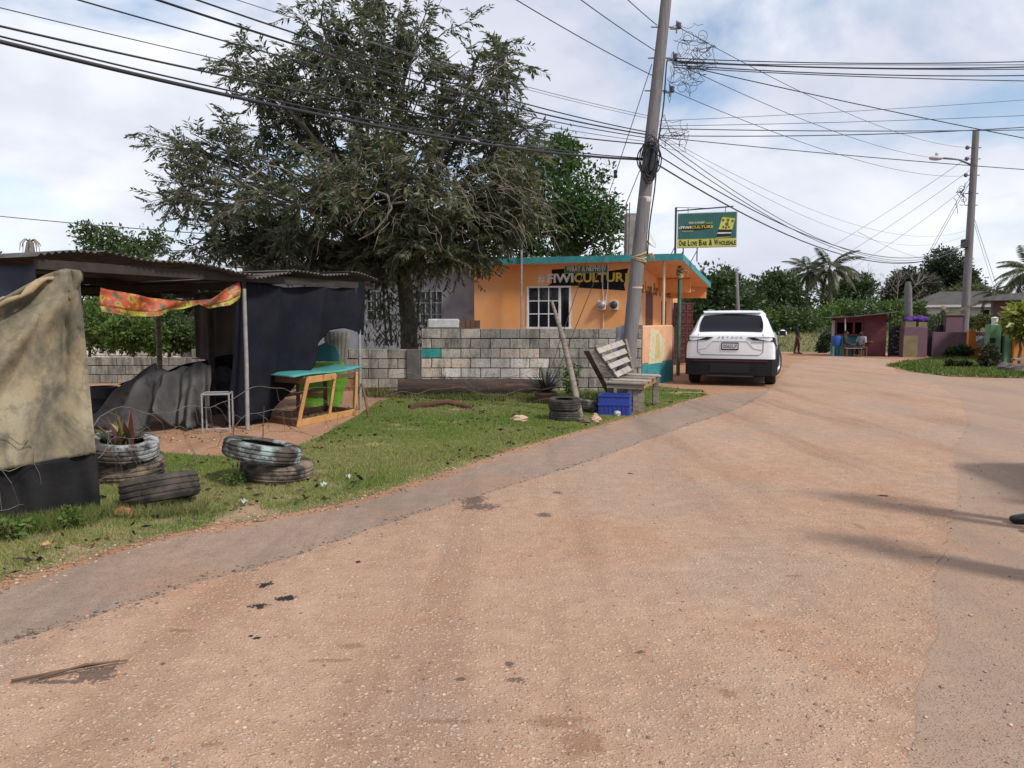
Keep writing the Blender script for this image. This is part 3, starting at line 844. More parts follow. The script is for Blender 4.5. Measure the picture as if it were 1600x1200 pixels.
MB().prism([(.11 * k, -.0345, zs + .47), (.5 * k, -.0345, zs + .45), (.9 * k, -.0345, zs + .49), (.88 * k, -.0345, zs + .60), (.15 * k, -.0345, zs + .59)], (0, .002, 0)).build('dark_flag', blk, board, world=False)
for o_ in board.children:
    if o_.name.startswith('lettering') and o_.data.materials[0] in (offw_m, yellow_m): o_.location.y = -.004
MB().box((.27 * k, -.036, zs + .605), (.76 * k, -.033, zs + .71)).build('green_label', green_m, board, world=False)
stext('WRAY & NEPHEW', .30 * k, .63, .43 * k, .05, offw_m, -.0385, .015)
MB().box((.13 * k, -.036, zs + .435), (.45 * k, -.0335, zs + .45)).build('lime_stroke', lime, board, world=False)
MB().box((.78 * k, -.036, zs + .63), (.95 * k, -.0335, zs + .645)).build('lime_stroke', lime, board, world=False)
# bottle label, tilted
lab = MB().prism([(x_ * k, -.036, zs + z_) for x_, z_ in ((1.05, .245), (1.42, .255), (1.56, .80), (1.22, .85))], (0, .003, 0)).build('bottle_label', mat('label_yellow', (.50, .49, .07), (.55, .52, .12), 6, .5), board, world=False)
def lq(u, v):
    a = Vector((1.05, 0, .245)).lerp(Vector((1.42, 0, .255)), u); b = Vector((1.22, 0, .85)).lerp(Vector((1.56, 0, .80)), u)
    q = a.lerp(b, v); return (q.x * k, -.0385, zs + q.z)
def lband(u0, v0, u1, v1, m_, nm):
    MB().prism([lq(u0, v0), lq(u1, v0), lq(u1, v1), lq(u0, v1)], (0, .002, 0)).build(nm, m_, board, world=False)
lband(0, .03, 1, .17, blk, 'label_band'); lband(0, .24, 1, .36, blk, 'label_band'); lband(0, .89, 1, 1, green_m, 'label_band')
lband(0, .175, 1, .235, offw_m, 'label_band')
for u, v, rr in ((.14, .76, .06), (.5, .78, .07), (.86, .76, .06), (.5, .6, .085), (.3, .47, .05), (.5, .44, .05), (.7, .47, .05)):
    q = Vector(lq(u, v)); 
    MB().prism([q + Vector((rr * .55 * k * math.cos(t * .524), -.001, rr * .6 * math.sin(t * .524))) for t in range(12)], (0, .002, 0)).build('label_emblem', mat('emblem_grey', (.10, .10, .06), rough=.6), board, world=False)
# frame
zr0 = .0
hp = at(1056, 324, 20.75).z - (RT - .15)
MB().box((-.075, -.03, 0), (-.02, .03, hp)).build('post', iron_m, sign, world=False)
MB().beam((-.02, 0, zs + SH + .065), (SW * .93, 0, zs + SH + .13), .03, .03).build('arm', iron_m, sign, world=False)
MB().tube([(-.03, 0, hp), (SW * .5, 0, zs + SH + .105)], .008, 6).build('stay', iron_m, sign, world=False)
for xx in (.28, 1.28):
    MB().tube([(xx * k, 0, zs + SH), (xx * k, 0, zs + SH + .14)], .009, 6).build('hanger', iron_m, sign, world=False)
for xx in (.16, .52):
    MB().box((xx - .015, -.012, 0), (xx + .015, .018, zs)).build('support', iron_m, sign, world=False)
    MB().tube([(xx, .0, zs * .8), (xx - .16, .1, .0)], .01, 6).build('stay', iron_m, sign, world=False)
MB().tube([(-.05, .0, zs + .06), (-.26, .05, .0)], .012, 6).build('stay', iron_m, sign, world=False)

# ------------------------------------------------------------------ grey house left of the bar, behind the tree
greyp = mat('grey_blue_render', (.30, .31, .35), (.22, .225, .25), 1.5, .85, .2, 20, c3=(.13, .13, .14), s3=4, lo3=.58, hi3=.75)
gh = thing('grey_house', 'grey rendered house with barred windows behind the tree', 'house', BM @ Vector((LX, .45, 0)), -TH)
GI = rootm(gh).inverted(); G3 = rootm(gh)
def gl(px, py): return GI @ hit(px, py, G3 @ Vector((0, 0, 0)), FN)
gx0 = gl(380, 470).x
ops = [(gl(572, 456), gl(598, 500)), (gl(648, 456), gl(692, 509))]
xs = [gx0]; m = MB(); zt_ = gl(640, 412).z
cur = gx0
for a, b in ops:
    m.box((cur, 0, -.1), (a.x, .15, zt_)); m.box((a.x, 0, -.1), (b.x, .15, b.z)); m.box((a.x, 0, a.z), (b.x, .15, zt_)); cur = b.x
m.box((cur, 0, -.1), (-.02, .15, zt_)); m.box((gx0, .15, -.1), (gx0 + .15, 6, zt_))
m.build('wall', greyp, gh, world=False)
MB().box((gx0 - .25, -.3, zt_ + .003), (.0, 6.2, zt_ + .14)).build('roof', conc_m, gh, world=False)
bar_m = mat('grille_bars', (.30, .30, .31), rough=.5)
for a, b in ops:
    wdw = MB().box((a.x, .09, b.z), (b.x, .10, a.z)).build('window', glass_m, gh, world=False)
    nb = 5 if b.x - a.x > .6 else 3
    for i in range(nb + 1):
        x = a.x + (b.x - a.x) * i / nb
        MB().tube([(x, -.03, b.z), (x, -.03, a.z)], .012, 6).build('bar', bar_m, wdw, world=False)
    for i in range(4):
        z = b.z + (a.z - b.z) * i / 3
        MB().tube([(a.x, -.03, z), (b.x, -.03, z)], .01, 6).build('bar', bar_m, wdw, world=False)
tp = hit(562, 408, G3 @ Vector((0, 1.4, 0)), FN)
tk = MB()
tk.lathe([(.0, 0), (.52, 0), (.56, .03)] + [p for i in range(4) for p in ((.56, .1 + i * .17), (.53, .14 + i * .17), (.56, .18 + i * .17))] + [(.56, .78), (.45, .92), (.2, 1.0), (.2, 1.05), (0, 1.05)], 28)
o = tk.build('water_tank', mat('black_plastic', (.02, .02, .022), rough=.35), smooth=True, world=False)
o.location = (tp.x, tp.y, C0.z + zt_ + .14)
tag(o, 'black ribbed plastic water tank on the grey house roof', 'water tank')

# ------------------------------------------------------------------ concrete block walls
def blockmat(name, c1, c2, c3, rnd=.09):
    m = bpy.data.materials.new(name); m.use_nodes = True
    g = N(m.node_tree); bs = m.node_tree.nodes['Principled BSDF']
    p = g.add('ShaderNodeNewGeometry').outputs['Position']
    c = g.mix(g.ramp(g.noise(p, 3.2, 6, .65), [(.38, 0.0), (.62, 1.0)]), c1, c2)
    streak = g.noise(g.scalev(p, (3.4, 3.4, .75)), 1.6, 7, .68)
    c = g.mix(g.math('MULTIPLY', g.ramp(streak, [(.47, 0.0), (.64, 1.0)]), .85), c, c3)
    c = g.mix(g.ramp(g.noise(p, 34, 4, .7), [(.36, .55), (.5, 0.0)]), c, tuple(x * .45 for x in c3))
    oi = g.add('ShaderNodeObjectInfo'); k = g.math('ADD', g.math('MULTIPLY', oi.outputs['Random'], 2 * rnd), 1 - rnd)
    cc = g.add('ShaderNodeCombineXYZ')
    for i in range(3): g.put(cc.inputs[i], k)
    c = g.mix(1.0, c, cc.outputs[0], 'MULTIPLY')
    g.put(bs.inputs['Base Color'], c); bs.inputs['Roughness'].default_value = .93; bs.inputs['Specular IOR Level'].default_value = .15
    g.put(bs.inputs['Normal'], g.bump(g.noise(p, 70, 6, .75), .7, .012))
    return m
bk_white = blockmat('whitewashed_block', (.66, .62, .56), (.58, .52, .45), (.25, .23, .20))
bk_peach = blockmat('peach_stained_block', (.64, .50, .40), (.58, .50, .42), (.25, .22, .18))
bk_tan = blockmat('tan_block', (.46, .42, .355), (.38, .345, .295), (.15, .138, .12))
bk_grey = blockmat('mildewed_block', (.34, .315, .27), (.25, .235, .20), (.085, .08, .072))
bk_teal = blockmat('teal_painted_block', (.05, .30, .285), (.045, .26, .25), (.04, .14, .13))
bk_orange = blockmat('rust_stained_block', (.36, .185, .10), (.28, .155, .09), (.13, .085, .06))
mortar_m = blockmat('mortar', (.07, .065, .06), (.05, .047, .043), (.03, .03, .028))
_bm = {}
def blockmesh(m_):
    if m_.name not in _bm:
        me = MB().bbox((-.5, -.5, -.5), (.5, .5, .5), .03).mesh('block'); me.materials.append(m_); _bm[m_.name] = me
    return _bm[m_.name]
def block_wall(root, x0, x1, ztop, rows, pick, bw=.405, bh=.203, th=.15, seed=1, zmin=None):
    """in root's local frame along x, front face at y=0"""
    r = random.Random(seed)
    MB().box((x0 + .01, .012, (zmin if zmin is not None else ztop - rows * bh)), (x1 - .01, th - .012, ztop - .012)).build('mortar_core', mortar_m, root, world=False)
    for j in range(rows):
        z = ztop - (j + .5) * bh; x = x0 - (bw / 2 if j % 2 else 0)
        while x < x1 - .03:
            a = max(x, x0); b = min(x + bw, x1)
            if b - a > .05:
                m_ = pick(j, (a + b) / 2, r)
                jt = r.uniform(-.004, .004)
                inst('block', blockmesh(m_), root, ((a + b) / 2, th / 2 + jt, z + r.uniform(-.003, .003)), (0, r.uniform(-.006, .006), 0), (b - a - .015, th, bh - .017))
            x += bw
YW = 15.8
xa = gx(659, YW).x; xb = gx(1003, YW - .1).x
wall = thing('block_wall', 'unpainted concrete block wall with whitewashed patches in front of the bar', 'wall', (xa, YW, 0))
ZW = at(800, 513.5, YW).z
def pickf(j, x, r):
    if j == 2 and x < .35: return bk_teal
    u = x / (xb - xa)
    if j == 0: return bk_grey if r.random() < .6 else bk_tan
    if j == 1: return bk_tan if r.random() < .65 else bk_grey
    if u > .56: return bk_grey if r.random() < .55 else bk_tan
    if j == 2: return bk_tan if (u < .1 or r.random() < .45) else bk_peach
    return bk_white if (j > 3 or u > .25) and r.random() < .75 else bk_peach
block_wall(wall, 0, xb - xa, ZW, 7, pickf, seed=5, zmin=-.1)
xl = gx(300, YW).x
low = thing('low_block_wall', 'lower stained concrete block wall left of the tree trunk', 'wall', (xl, YW + .02, 0))
block_wall(low, 0, xa - xl - .02, ZW - 2 * .203 - .012, 5, lambda j, x, r: (bk_orange if (j >= 3 and r.random() < .45) else bk_grey if j < 2 or r.random() < .5 else bk_tan), seed=6, zmin=-.1)
px0 = gx(636, YW).x
pil = MB().bbox((px0, YW - .035, -.1), (xa - .03, YW + .17, ZW - 2 * .203 - .02), .012).build('cement_pilaster', mat('dark_cement', (.13, .12, .11), (.085, .08, .075), 4, .95, .7, 40), low)
rear = thing('rear_block_wall', 'dark low block wall seen through the open shed', 'wall', (gx(20, 17.8).x, 17.8, 0))
block_wall(rear, 0, gx(420, 17.8).x - gx(20, 17.8).x, .60, 3, lambda j, x, r: bk_grey, seed=7, zmin=-.1)
farw = thing('white_block_wall', 'pale block wall beyond the shed under green bushes', 'wall', (gx(60, 30).x, 30, zg(30)))
block_wall(farw, 0, gx(345, 30).x - gx(60, 30).x, .66, 4, lambda j, x, r: bk_white if r.random() < .8 else bk_tan, seed=8, zmin=-.1)
# things on top of the wall
a = at(668, 510, YW + .07); 
o = MB().bbox((a.x, YW + .01, ZW + .002), (gx(718, YW).x, YW + .14, ZW + .2), .03).build('concrete_lump', mat('pale_concrete', (.50, .50, .50), (.36, .36, .36), 6, .9, .6, 40))
tag(recenter(o), 'whitish concrete slab lying on top of the block wall', 'slab')
cr = thing('wooden_box', 'small brown wooden box on top of the block wall beside the white slab', 'box', (gx(735, YW).x, YW + .07, ZW))
oldw = mat('brown_board', (.14, .075, .05), (.09, .05, .035), 6, .85, .4, 60)
for k in range(4):
    xk = -.19 + k * .1
    MB().box((xk, -.07, .002), (xk + .09, -.05, .17)).build('slat', oldw, cr, world=False)
MB().box((-.19, -.045, .002), (.2, .07, .165)).build('box_body', oldw, cr, world=False)
# wing wall at the entrance
wa = gx(1003, 16.9); wb_ = gx(1050, 18.5)
wd_ = Vector((wb_.x - wa.x, wb_.y - wa.y, 0)); WL = wd_.length
wing = thing('entrance_wall', 'short peach and teal painted entrance wall with a peeling mural', 'wall', (wa.x, wa.y, 0), math.atan2(wd_.y, wd_.x))
zt2 = at(1003, 509, 16.9).z
MB().bbox((0, 0, .48), (WL, .16, zt2), .02).build('upper_wall', peach_m, wing, world=False)
MB().bbox((0, -.006, -.12), (WL, .165, .478), .01).build('lower_wall', teal_m, wing, world=False)
MB().box((-.30, .0, -.1), (-.004, .17, zt2 + .02)).build('pier', mat('dark_grey_pier', (.12, .115, .11), (.08, .078, .075), 5, .95, .6, 40), wing, world=False)
MB().box((WL + .003, -.01, -.12), (WL + .05, .17, zt2 - .05)).build('pier', conc_m, wing, world=False)
def mural():
    m = bpy.data.materials.new('peeling_mural'); m.use_nodes = True
    g = N(m.node_tree); bs = m.node_tree.nodes['Principled BSDF']
    p = g.add('ShaderNodeTexCoord').outputs['Object']
    n1 = g.noise(g.scalev(p, (9, 9, 2.2)), 1.2, 6, .7)
    c = g.ramp(n1, [(.34, (.55, .56, .52)), (.45, (.58, .55, .42)), (.52, (.45, .42, .12)), (.58, (.60, .58, .54)), (.68, (.08, .13, .11))])
    c = g.mix(g.ramp(g.noise(p, 14, 6, .7), [(.55, 0.0), (.62, 1.0)]), c, (.60, .34, .20))
    g.put(bs.inputs['Base Color'], c); bs.inputs['Roughness'].default_value = .8
    return m
MB().prism([(x * WL, -.004, z) for x, z in ((.18, .42), (.24, zt2 - .04), (.50, zt2 - .12), (.72, zt2 - .34), (.74, .60), (.62, .46), (.45, .40))], (0, .003, 0)).build('mural', mural(), wing, world=False)
MB().prism([(x * WL, -.007, z) for x, z in ((.40, .56), (.43, 1.12), (.52, 1.16), (.56, .60))], (0, .0025, 0)).build('mural_figure', mat('mural_peach', (.62, .40, .25), (.40, .36, .12), 14, .8), wing, world=False)
# ------------------------------------------------------------------ maroon gate
ga = gx(1051, 27.2); gb = gx(1081, 28.0)
gd = Vector((gb.x - ga.x, gb.y - ga.y, 0)); GW = gd.length
gate = thing('iron_gate', 'ornate maroon iron gate standing open beside the bar', 'gate', (ga.x, ga.y, ga.z), math.atan2(gd.y, gd.x))
GH = at(1065, 473, 27.6).z - ga.z
MB().box((.03, .012, .06), (GW - .03, .02, GH - .03)).build('sheet', mat('maroon_sheet', (.05, .014, .016), (.08, .025, .022), 9, .5), gate, world=False)
for x in (0, GW * .32, GW * .66, GW - .04):
    MB().box((x, -.012, .04), (x + .035, .011, GH)).build('stile', maroon_m, gate, world=False)
for z in (.04, GH * .3, GH * .5, GH * .62, GH * .85, GH - .04):
    MB().box((.036, -.016, z), (GW - .041, .010, z + .035)).build('rail', maroon_m, gate, world=False)
for ix in range(3):
    for iz in range(8):
        cx = GW * (.18 + .33 * ix); cz = .2 + iz * (GH - .3) / 8 + .06
        MB().tube([(cx + .07 * math.cos(t * .63) * (1 - .05 * t), -.02, cz + .08 * math.sin(t * .63) * (1 - .05 * t)) for t in range(14)], .010, 5).build('scroll', maroon_m, gate, world=False)
# dark door leaf left of the gate, thin far pole
# ================================================================== POLES AND WIRES
def polemat(name, c1, c2, c3):
    m = bpy.data.materials.new(name); m.use_nodes = True
    g = N(m.node_tree); bs = m.node_tree.nodes['Principled BSDF']
    p = g.add('ShaderNodeTexCoord').outputs['Object']
    fine = g.noise(g.scalev(p, (16, 16, .7)), 2.0, 7, .7)
    c = g.mix(g.ramp(fine, [(.35, 0.0), (.65, 1.0)]), c1, c2)
    cr = g.ramp(g.noise(g.scalev(p, (22, 22, .55)), 1.5, 4, .6), [(.30, 1.0), (.38, 0.0)])
    c = g.mix(cr, c, c3)
    c = g.mix(g.ramp(g.noise(p, 1.1, 5, .6), [(.5, 0.0), (.7, .6)]), c, tuple(x * .55 for x in c1))
    g.put(bs.inputs['Base Color'], c); bs.inputs['Roughness'].default_value = .9; bs.inputs['Specular IOR Level'].default_value = .15
    g.put(bs.inputs['Normal'], g.bump(fine, .8, .012))
    return m
pole_m = polemat('weathered_pole_wood', (.205, .195, .195), (.145, .138, .138), (.05, .045, .042))
wire_m = mat('black_cable', (.022, .023, .028), rough=.5)
gwire_m = mat('grey_steel_wire', (.13, .13, .14), rough=.5, metal=.3)
PB = gx(974, 13.5); PT = at(1050, -95, 13.5)
def pp(py, off=0.0):                # point on the main pole axis at picture height py
    t = (py - 630) / (-95 - 630)
    q = PB.lerp(PT, t); return q + Vector((off, 0, 0))
up = thing('utility_pole', 'tall leaning wooden utility pole beside the pallet bench', 'utility pole', PB)
pts = [PB + Vector((0, 0, -.3))] + [PB.lerp(PT, i / 12) + Vector((random.uniform(-.008, .008), random.uniform(-.008, .008), 0)) for i in range(13)]
MB().tube(pts, [.138] + [.134 - .05 * i / 12 for i in range(13)], 20).build('shaft', pole_m, up, smooth=True, sharp=R(60))
gal = mat('pole_hardware', (.20, .20, .22), (.12, .12, .13), 12, .45, metal=.6)
ins_m = mat('porcelain_insulator', (.10, .085, .11), rough=.25)
for py in (35, 82, 132):
    q = pp(py, .02)
    b = MB().beam(q + Vector((.10, -.02, -.05)), q + Vector((.22, -.02, -.05)), .03, .03).box((q.x + .2, q.y - .03, q.z - .12), (q.x + .22, q.y + .01, q.z + .08)).build('bracket', gal, up)
    MB().lathe([(0, -.05), (.035, -.05), (.045, -.03), (.03, 0), (.045, .03), (.035, .05), (0, .05)], 12, Matrix.Translation(q + Vector((.25, -.01, 0)))).build('insulator', ins_m, b, smooth=True)
    MB().tube([q + Vector((-.22, 0, -.02)), q + Vector((.16, 0, -.02))], .011, 6).build('bolt', gal, up)
for py, m_ in ((303, 'white'), (443, 'pink')):
    q = pp(py); r_ = .107 if py < 400 else .119
    MB().lathe([(r_, -.05 if py < 400 else -.02), (r_ + .006, -.04 if py < 400 else -.015), (r_ + .006, .04 if py < 400 else .015), (r_, .05 if py < 400 else .02)], 18, Matrix.Translation(q)).build('band', mat('band_' + m_, (.45, .44, .42) if py < 400 else (.42, .30, .29), rough=.8), up, smooth=True)
# climbing cable on the pole
MB().tube([pp(y, .13 + .012 * math.sin(y * .05)) + Vector((0, -.07, 0)) for y in range(90, 400, 20)], .012, 6).build('riser_cable', wire_m, up, smooth=True)
ropeknot('rope_tie', pp(393), .118, 'frayed cream rope knotted round the leaning utility pole', seed=5, n=4)
# splice closure with coiled cable
q = pp(240, -.02)
sp = thing('cable_coil', 'black coiled slack cable and splice case strapped to the utility pole', 'cable', pp(285))
m = MB()
rr = random.Random(9)
for k in range(9):
    cx = rr.uniform(-.05, .09); cz = rr.uniform(-.12, .05); a = rr.uniform(.10, .17); b = rr.uniform(.22, .36); yy = -.17 - k * .012
    m.tube([q + Vector((cx + a * math.cos(t * .449), yy + .02 * math.sin(t * 2), cz + b * math.sin(t * .449))) for t in range(15)], .011, 6)
m.build('cable_loops', wire_m, sp, smooth=True)
MB().bbox(q + Vector((-.10, -.19, -.25)), q + Vector((.04, -.13, .22)), .02).build('splice_case', mat('black_case', (.03, .03, .035), rough=.45), sp)
MB().lathe([(0, -.26), (.05, -.26), (.06, -.2), (.06, .2), (.05, .26), (0, .26)], 14, Matrix.Translation(q + Vector((.06, -.2, -.02))) @ Matrix.Rotation(.2, 4, 'Y')).build('splice_tube', mat('black_case', (.03, .03, .035)), sp, smooth=True)
# loose tangle of drop wires at the pole head
def tangle(label, c, w_, h_, n, seed, r=.0042):
    rr = random.Random(seed); m = MB()
    for k in range(n):
        p = Vector(c) + Vector((rr.uniform(-.1, w_ * .4), rr.uniform(-.25, -.05), rr.uniform(-h_ * .2, h_ * .2))); d = Vector((rr.uniform(.2, 1), rr.uniform(-.3, .3), rr.uniform(-.6, .6)))
        pts = [p.copy()]; ax = rr.uniform(-2.4, 2.4)
        for i in range(26):
            ax += rr.uniform(-1.3, 1.3); ax = max(-5, min(5, ax))
            d = Matrix.Rotation(ax * .13, 3, 'Y') @ d; d.z -= .01; d.y += rr.uniform(-.1, .1); d.normalize()
            p = p + d * .045
            if p.x > c[0] + w_: d.x = -abs(d.x)
            if p.x < c[0] - .05: d.x = abs(d.x)
            if p.z < c[2] - h_: d.z = abs(d.z)
            if p.z > c[2] + h_: d.z = -abs(d.z)
            pts.append(p.copy())
        m.tube(pts, r, 4)
    o = m.build('wire_tangle', wire_m)
    return tag(recenter(o), label, 'wires')
tangle('tangle of thin loose wires beside the top bracket of the utility pole', pp(62, .25), .5, .3, 6, 1)
tangle('dense tangle of wire splices where the cable bundle leaves the utility pole', pp(95, .2), .62, .16, 13, 2)
tangle('looping loose wires hanging below the cable bundle on the utility pole', pp(125, .25), .5, .26, 7, 3)
tangle('wire loops at the middle bracket of the utility pole above the coiled cable', pp(205, .15), .34, .22, 7, 4)

def wire(label, p0, p1, sag, r=.008, name='overhead_wire', m_=None, group=None, n=28):
    p0 = Vector(p0); p1 = Vector(p1)
    pts = [p0.lerp(p1, i / n) - Vector((0, 0, sag * 4 * (i / n) * (1 - i / n))) for i in range(n + 1)]
    o = MB().tube(pts, r * .78, 6).build(name, m_ or wire_m, smooth=True)
    mid = pts[0].copy(); o.data.transform(Matrix.Translation(-mid)); o.location = mid
    return tag(o, label, 'wire', group)
# to the left, towards a pole behind the camera
wire('thickest black cable bundle sweeping from the utility pole to the left edge, lowest of them', pp(240, -.1), at(-300, -12, 5.2), .22, .024, 'cable_bundle')
wire('thin black cable lashed just above the thickest bundle left of the pole', pp(238, -.08), at(-300, -20, 5.25), .20, .011)
wire('black cable meeting the left edge just above the thickest bundle', pp(216, -.1), at(-300, -30, 5.4), .16, .013, 'overhead_cable')
wire('thin wire meeting the left edge as second highest there', pp(212, -.1), at(-300, -62, 5.6), .12, .006)
wire('black cable leaving the top edge near the left corner', pp(206, -.1), at(-200, -95, 5.6), .14, .010, 'overhead_cable')
wire('double black cable crossing the tree top from the upper left', pp(201, -.1), at(-60, -105, 5.6), .16, .015, 'overhead_cable')
wire('black cable crossing the tree just above the double cable', pp(197, -.1), at(0, -110, 5.7), .14, .012, 'overhead_cable')
wire('thin grey wire passing behind the upper crown of the big tree', pp(172, -.1), at(160, -70, 7), .10, .006, m_=gwire_m)
wire('thin pale wire passing right of the big tree crown lower to the pole', pp(176, -.1), at(560, 60, 14.5), .08, .005, m_=gwire_m)
wire('power line rising to the top edge left of the pole, lowest of three', pp(110, -.1), at(640, -105, 8.5), .06, .009)
wire('power line rising to the top edge left of the pole, middle of three', pp(72, -.1), at(740, -130, 8.5), .05, .009)
wire('power line rising to the top edge closest to the pole', pp(34, -.1), at(850, -130, 8.5), .04, .009)
wire('black wire running level behind the shed roof into the big tree', at(-150, 322, 19), at(560, 380, 17.6), .08, .012)
# guys to the ground
g1 = gx(848, 15.2); g2 = gx(856, 14.9)
wire('steel guy wire running from high on the pole down to the bushes', pp(93, -.12), g1, 0.0, .009, 'guy_wire', gwire_m)
wire('shorter steel guy wire from the coiled cable down to the bushes', pp(246, -.1), g2, 0.0, .009, 'guy_wire', gwire_m)
k = pp(93, -.12).lerp(g1, .30)
o = MB().lathe([(0, -.07), (.03, -.07), (.04, -.04), (.025, 0), (.04, .04), (.03, .07), (0, .07)], 12, Matrix.Translation(k)).build('guy_insulator', mat('insulator_blue', (.04, .045, .09), rough=.3), smooth=True)
tag(recenter(o), 'dark blue porcelain insulator on the long guy wire', 'insulator')
# level bundle to the right
for i, (a, b, sg, r) in enumerate([(84, 88, .10, .011), (88, 96, .12, .014), (90, 104, .08, .010), (94, 112, .12, .012), (98, 128, .06, .010), (92, 100, .02, .008)]):
    wire(['top', 'second', 'third', 'fourth', 'lowest', 'thinnest'][i] + ' cable of the level bundle crossing to the right edge', pp(a, .25), at(1800, b, 13.4), sg, r, 'overhead_cable')
for a, b, sg, r, lb in [(188, 170, .05, .006, 'thin wire running level to the right edge above the street lamp, top of three'), (192, 198, .06, .010, 'black cable running level to the right edge below the top bundle'),
                        (203, 183, .12, .010, 'sagging black cable to the right edge, rising at its far end'), (180, 140, .05, .005, 'faint thin wire rising gently to the right edge'), (205, 278, .05, .009, 'black cable passing just below the street lamp to the right edge')]:
    wire(lb, pp(a, .12), at(1800, b, 15), sg, r)
wire('black cable falling from the wire tangle to the right edge past the far pole top', pp(97, .5), at(1850, 262, 16), .06, .011, 'overhead_cable')
# to the far pole
RPB = gx(1504, 36); RPT = at(1525, 204, 36)
def rp(py): return RPB.lerp(RPT, (py - 556) / (204 - 556))
wire('power line from the top bracket to the far utility pole', pp(36, .25), rp(230), .5, .008)
wire('power line from the cable tangle to the far utility pole', pp(100, .5), rp(247), .5, .008)
wire('power line from the lower bracket to the far utility pole', pp(133, .25), rp(272), .5, .008)
for i, (a, b, sg, r) in enumerate([(232, 372, 1.25, .014), (246, 376, 1.3, .018), (215, 374, 1.45, .010), (205, 370, 1.5, .009)]):
    wire(['upper black telephone cable drooping', 'thick telephone cable drooping lowest', 'slim telephone cable drooping', 'slimmest telephone cable drooping'][i] + ' between the two utility poles', pp(a, .12), rp(b), sg, r, 'telephone_cable')
for i, (a, b, sg) in enumerate([(200, 355, .9), (203, 362, 1.1)]):
    wire(['fine grey wire sagging above the telephone cables, upper', 'fine grey wire sagging above the telephone cables, lower'][i], pp(a, .12), rp(b), sg, .005, m_=gwire_m)
for i, (px, py, Y) in enumerate([(1180, 446, 75), (1215, 452, 75), (1285, 440, 75)]):
    wire('distant power line running from the far pole behind the palms, ' + ['left', 'middle', 'right'][i] + ' one', rp(238 + 22 * i), at(px, py, Y), .5, .012)
for i, px in enumerate((1418, 1421)):
    wire(['left', 'right'][i] + ' stay wire from the far pole down to the old post', rp(265 + 8 * i), at(px, 455, 38), .0, .012, 'stay_wire')
wire('stay wire from the far pole down to the right behind the purple house', rp(325), gx(1592, 40) + Vector((0, 0, .1)), .0, .012, 'stay_wire')
wire('thin wire from the far pole down to the white house', rp(330), at(1560, 470, 60), .1, .012)
wire('thin wire dipping left of the far pole toward the trees', at(1340, 362, 36), at(1450, 405, 60), .2, .010)
far = thing('utility_pole', 'grey utility pole with a street lamp near the purple gate', 'utility pole', RPB)
MB().tube([RPB + Vector((0, 0, -.3))] + [RPB.lerp(RPT, i / 6) for i in range(7)], [.20] + [.19 - .05 * i / 6 for i in range(7)], 14).build('shaft', pole_m, far, smooth=True, sharp=R(60))
a = rp(258); b = at(1472, 247, 36)
MB().tube([a, a.lerp(b, .5) + Vector((0, 0, .12)), b], .045, 8).build('lamp_arm', gal, far, smooth=True)
MB().ball(b + Vector((-.28, 0, 0)), (.34, .16, .11), 12, 8).build('lamp_head', mat('lamp_grey', (.45, .46, .48), rough=.5), far, smooth=True)
MB().lathe([(0, 0), (.07, 0), (.07, .12), (.05, .16), (0, .16)], 10, Matrix.Translation(b + Vector((-.25, 0, .09)))).build('photocell', mat('lamp_grey', (.45, .46, .48)), far, smooth=True)
for py in (230, 247, 272, 300, 318):
    q_ = rp(py)
    MB().beam(q_ + Vector((-.32, 0, 0)), q_ + Vector((.28, 0, 0)), .04, .04).build('bolt', gal, far)
    if py < 280: MB().ball(q_ + Vector((-.36, -.02, 0)), (.10, .08, .10), 8, 6).build('insulator', ins_m, far, smooth=True)
MB().bbox(rp(378) + Vector((-.42, -.3, -.2)), rp(378) + Vector((-.18, 0, .2)), .03).build('splice_box', mat('black_case', (.03, .03, .035)), far)
tangle('small tangle of thin wires on the far utility pole', rp(300) + Vector((-.75, .2, 0)), .6, 1.3, 7, 8, .012)
q = gx(1417, 38)
old = MB().tube([q + Vector((0, 0, -.2)), q + Vector((.02, 0, 1.5)), at(1419, 450, 38), at(1419, 440, 38)], [.20, .19, .17, .12], 12).build('old_post', pole_m, smooth=True, sharp=R(50))
tag(recenter(old), 'broken off old wooden post behind the purple gate wall', 'post')
q = gx(1156, 44)
o = MB().tube([q, at(1151, 420, 44)], [.11, .08], 8).build('thin_pole', pole_m, smooth=True)
tag(recenter(o), 'thin bare pole in front of the trees behind the car', 'pole')
# ================================================================== SHED
wood_g = mat('grey_weathered_wood', (.26, .22, .18), (.17, .14, .115), 5, .9, .6, 60, stretch=(1, 1, 5), c3=(.09, .075, .06), s3=6)
wood_y = mat('raw_pine', (.50, .27, .10), (.42, .21, .075), 5, .8, .3, 60, c3=(.26, .13, .06), s3=5)
wood_b = mat('brown_timber', (.16, .085, .05), (.11, .06, .038), 6, .85, .4, 60)
zinc_m = mat('old_zinc_sheet', (.10, .095, .095), (.065, .058, .055), 3, .7, metal=.2, c3=(.07, .042, .03), s3=4)
steelp = mat('grey_steel_post', (.36, .355, .35), (.27, .265, .26), 8, .5, metal=.3)
A = Vector((-4.81, 7.9, 0)); B = Vector((-2.42, 12.72, 0))
ed = (B - A); EL = ed.length; ed.normalize(); nd = Vector((-ed.y, ed.x, 0))
def sp_(s, t, z): return A + ed * s + nd * t + Vector((0, 0, z))
dkbeam = mat('dark_roof_timber', (.05, .04, .036), (.033, .028, .026), 4, .9)
shed = thing('lean_to_shed', 'open shed with a rusty corrugated roof on thin posts', 'shed', (A + B) / 2 + nd * 2)
EZ = 2.13; DEP = 4.2; NS = 8
def eave(s): return EZ + .05 * math.sin(s * 1.7 + .4) + .03 * math.sin(s * 4.1)
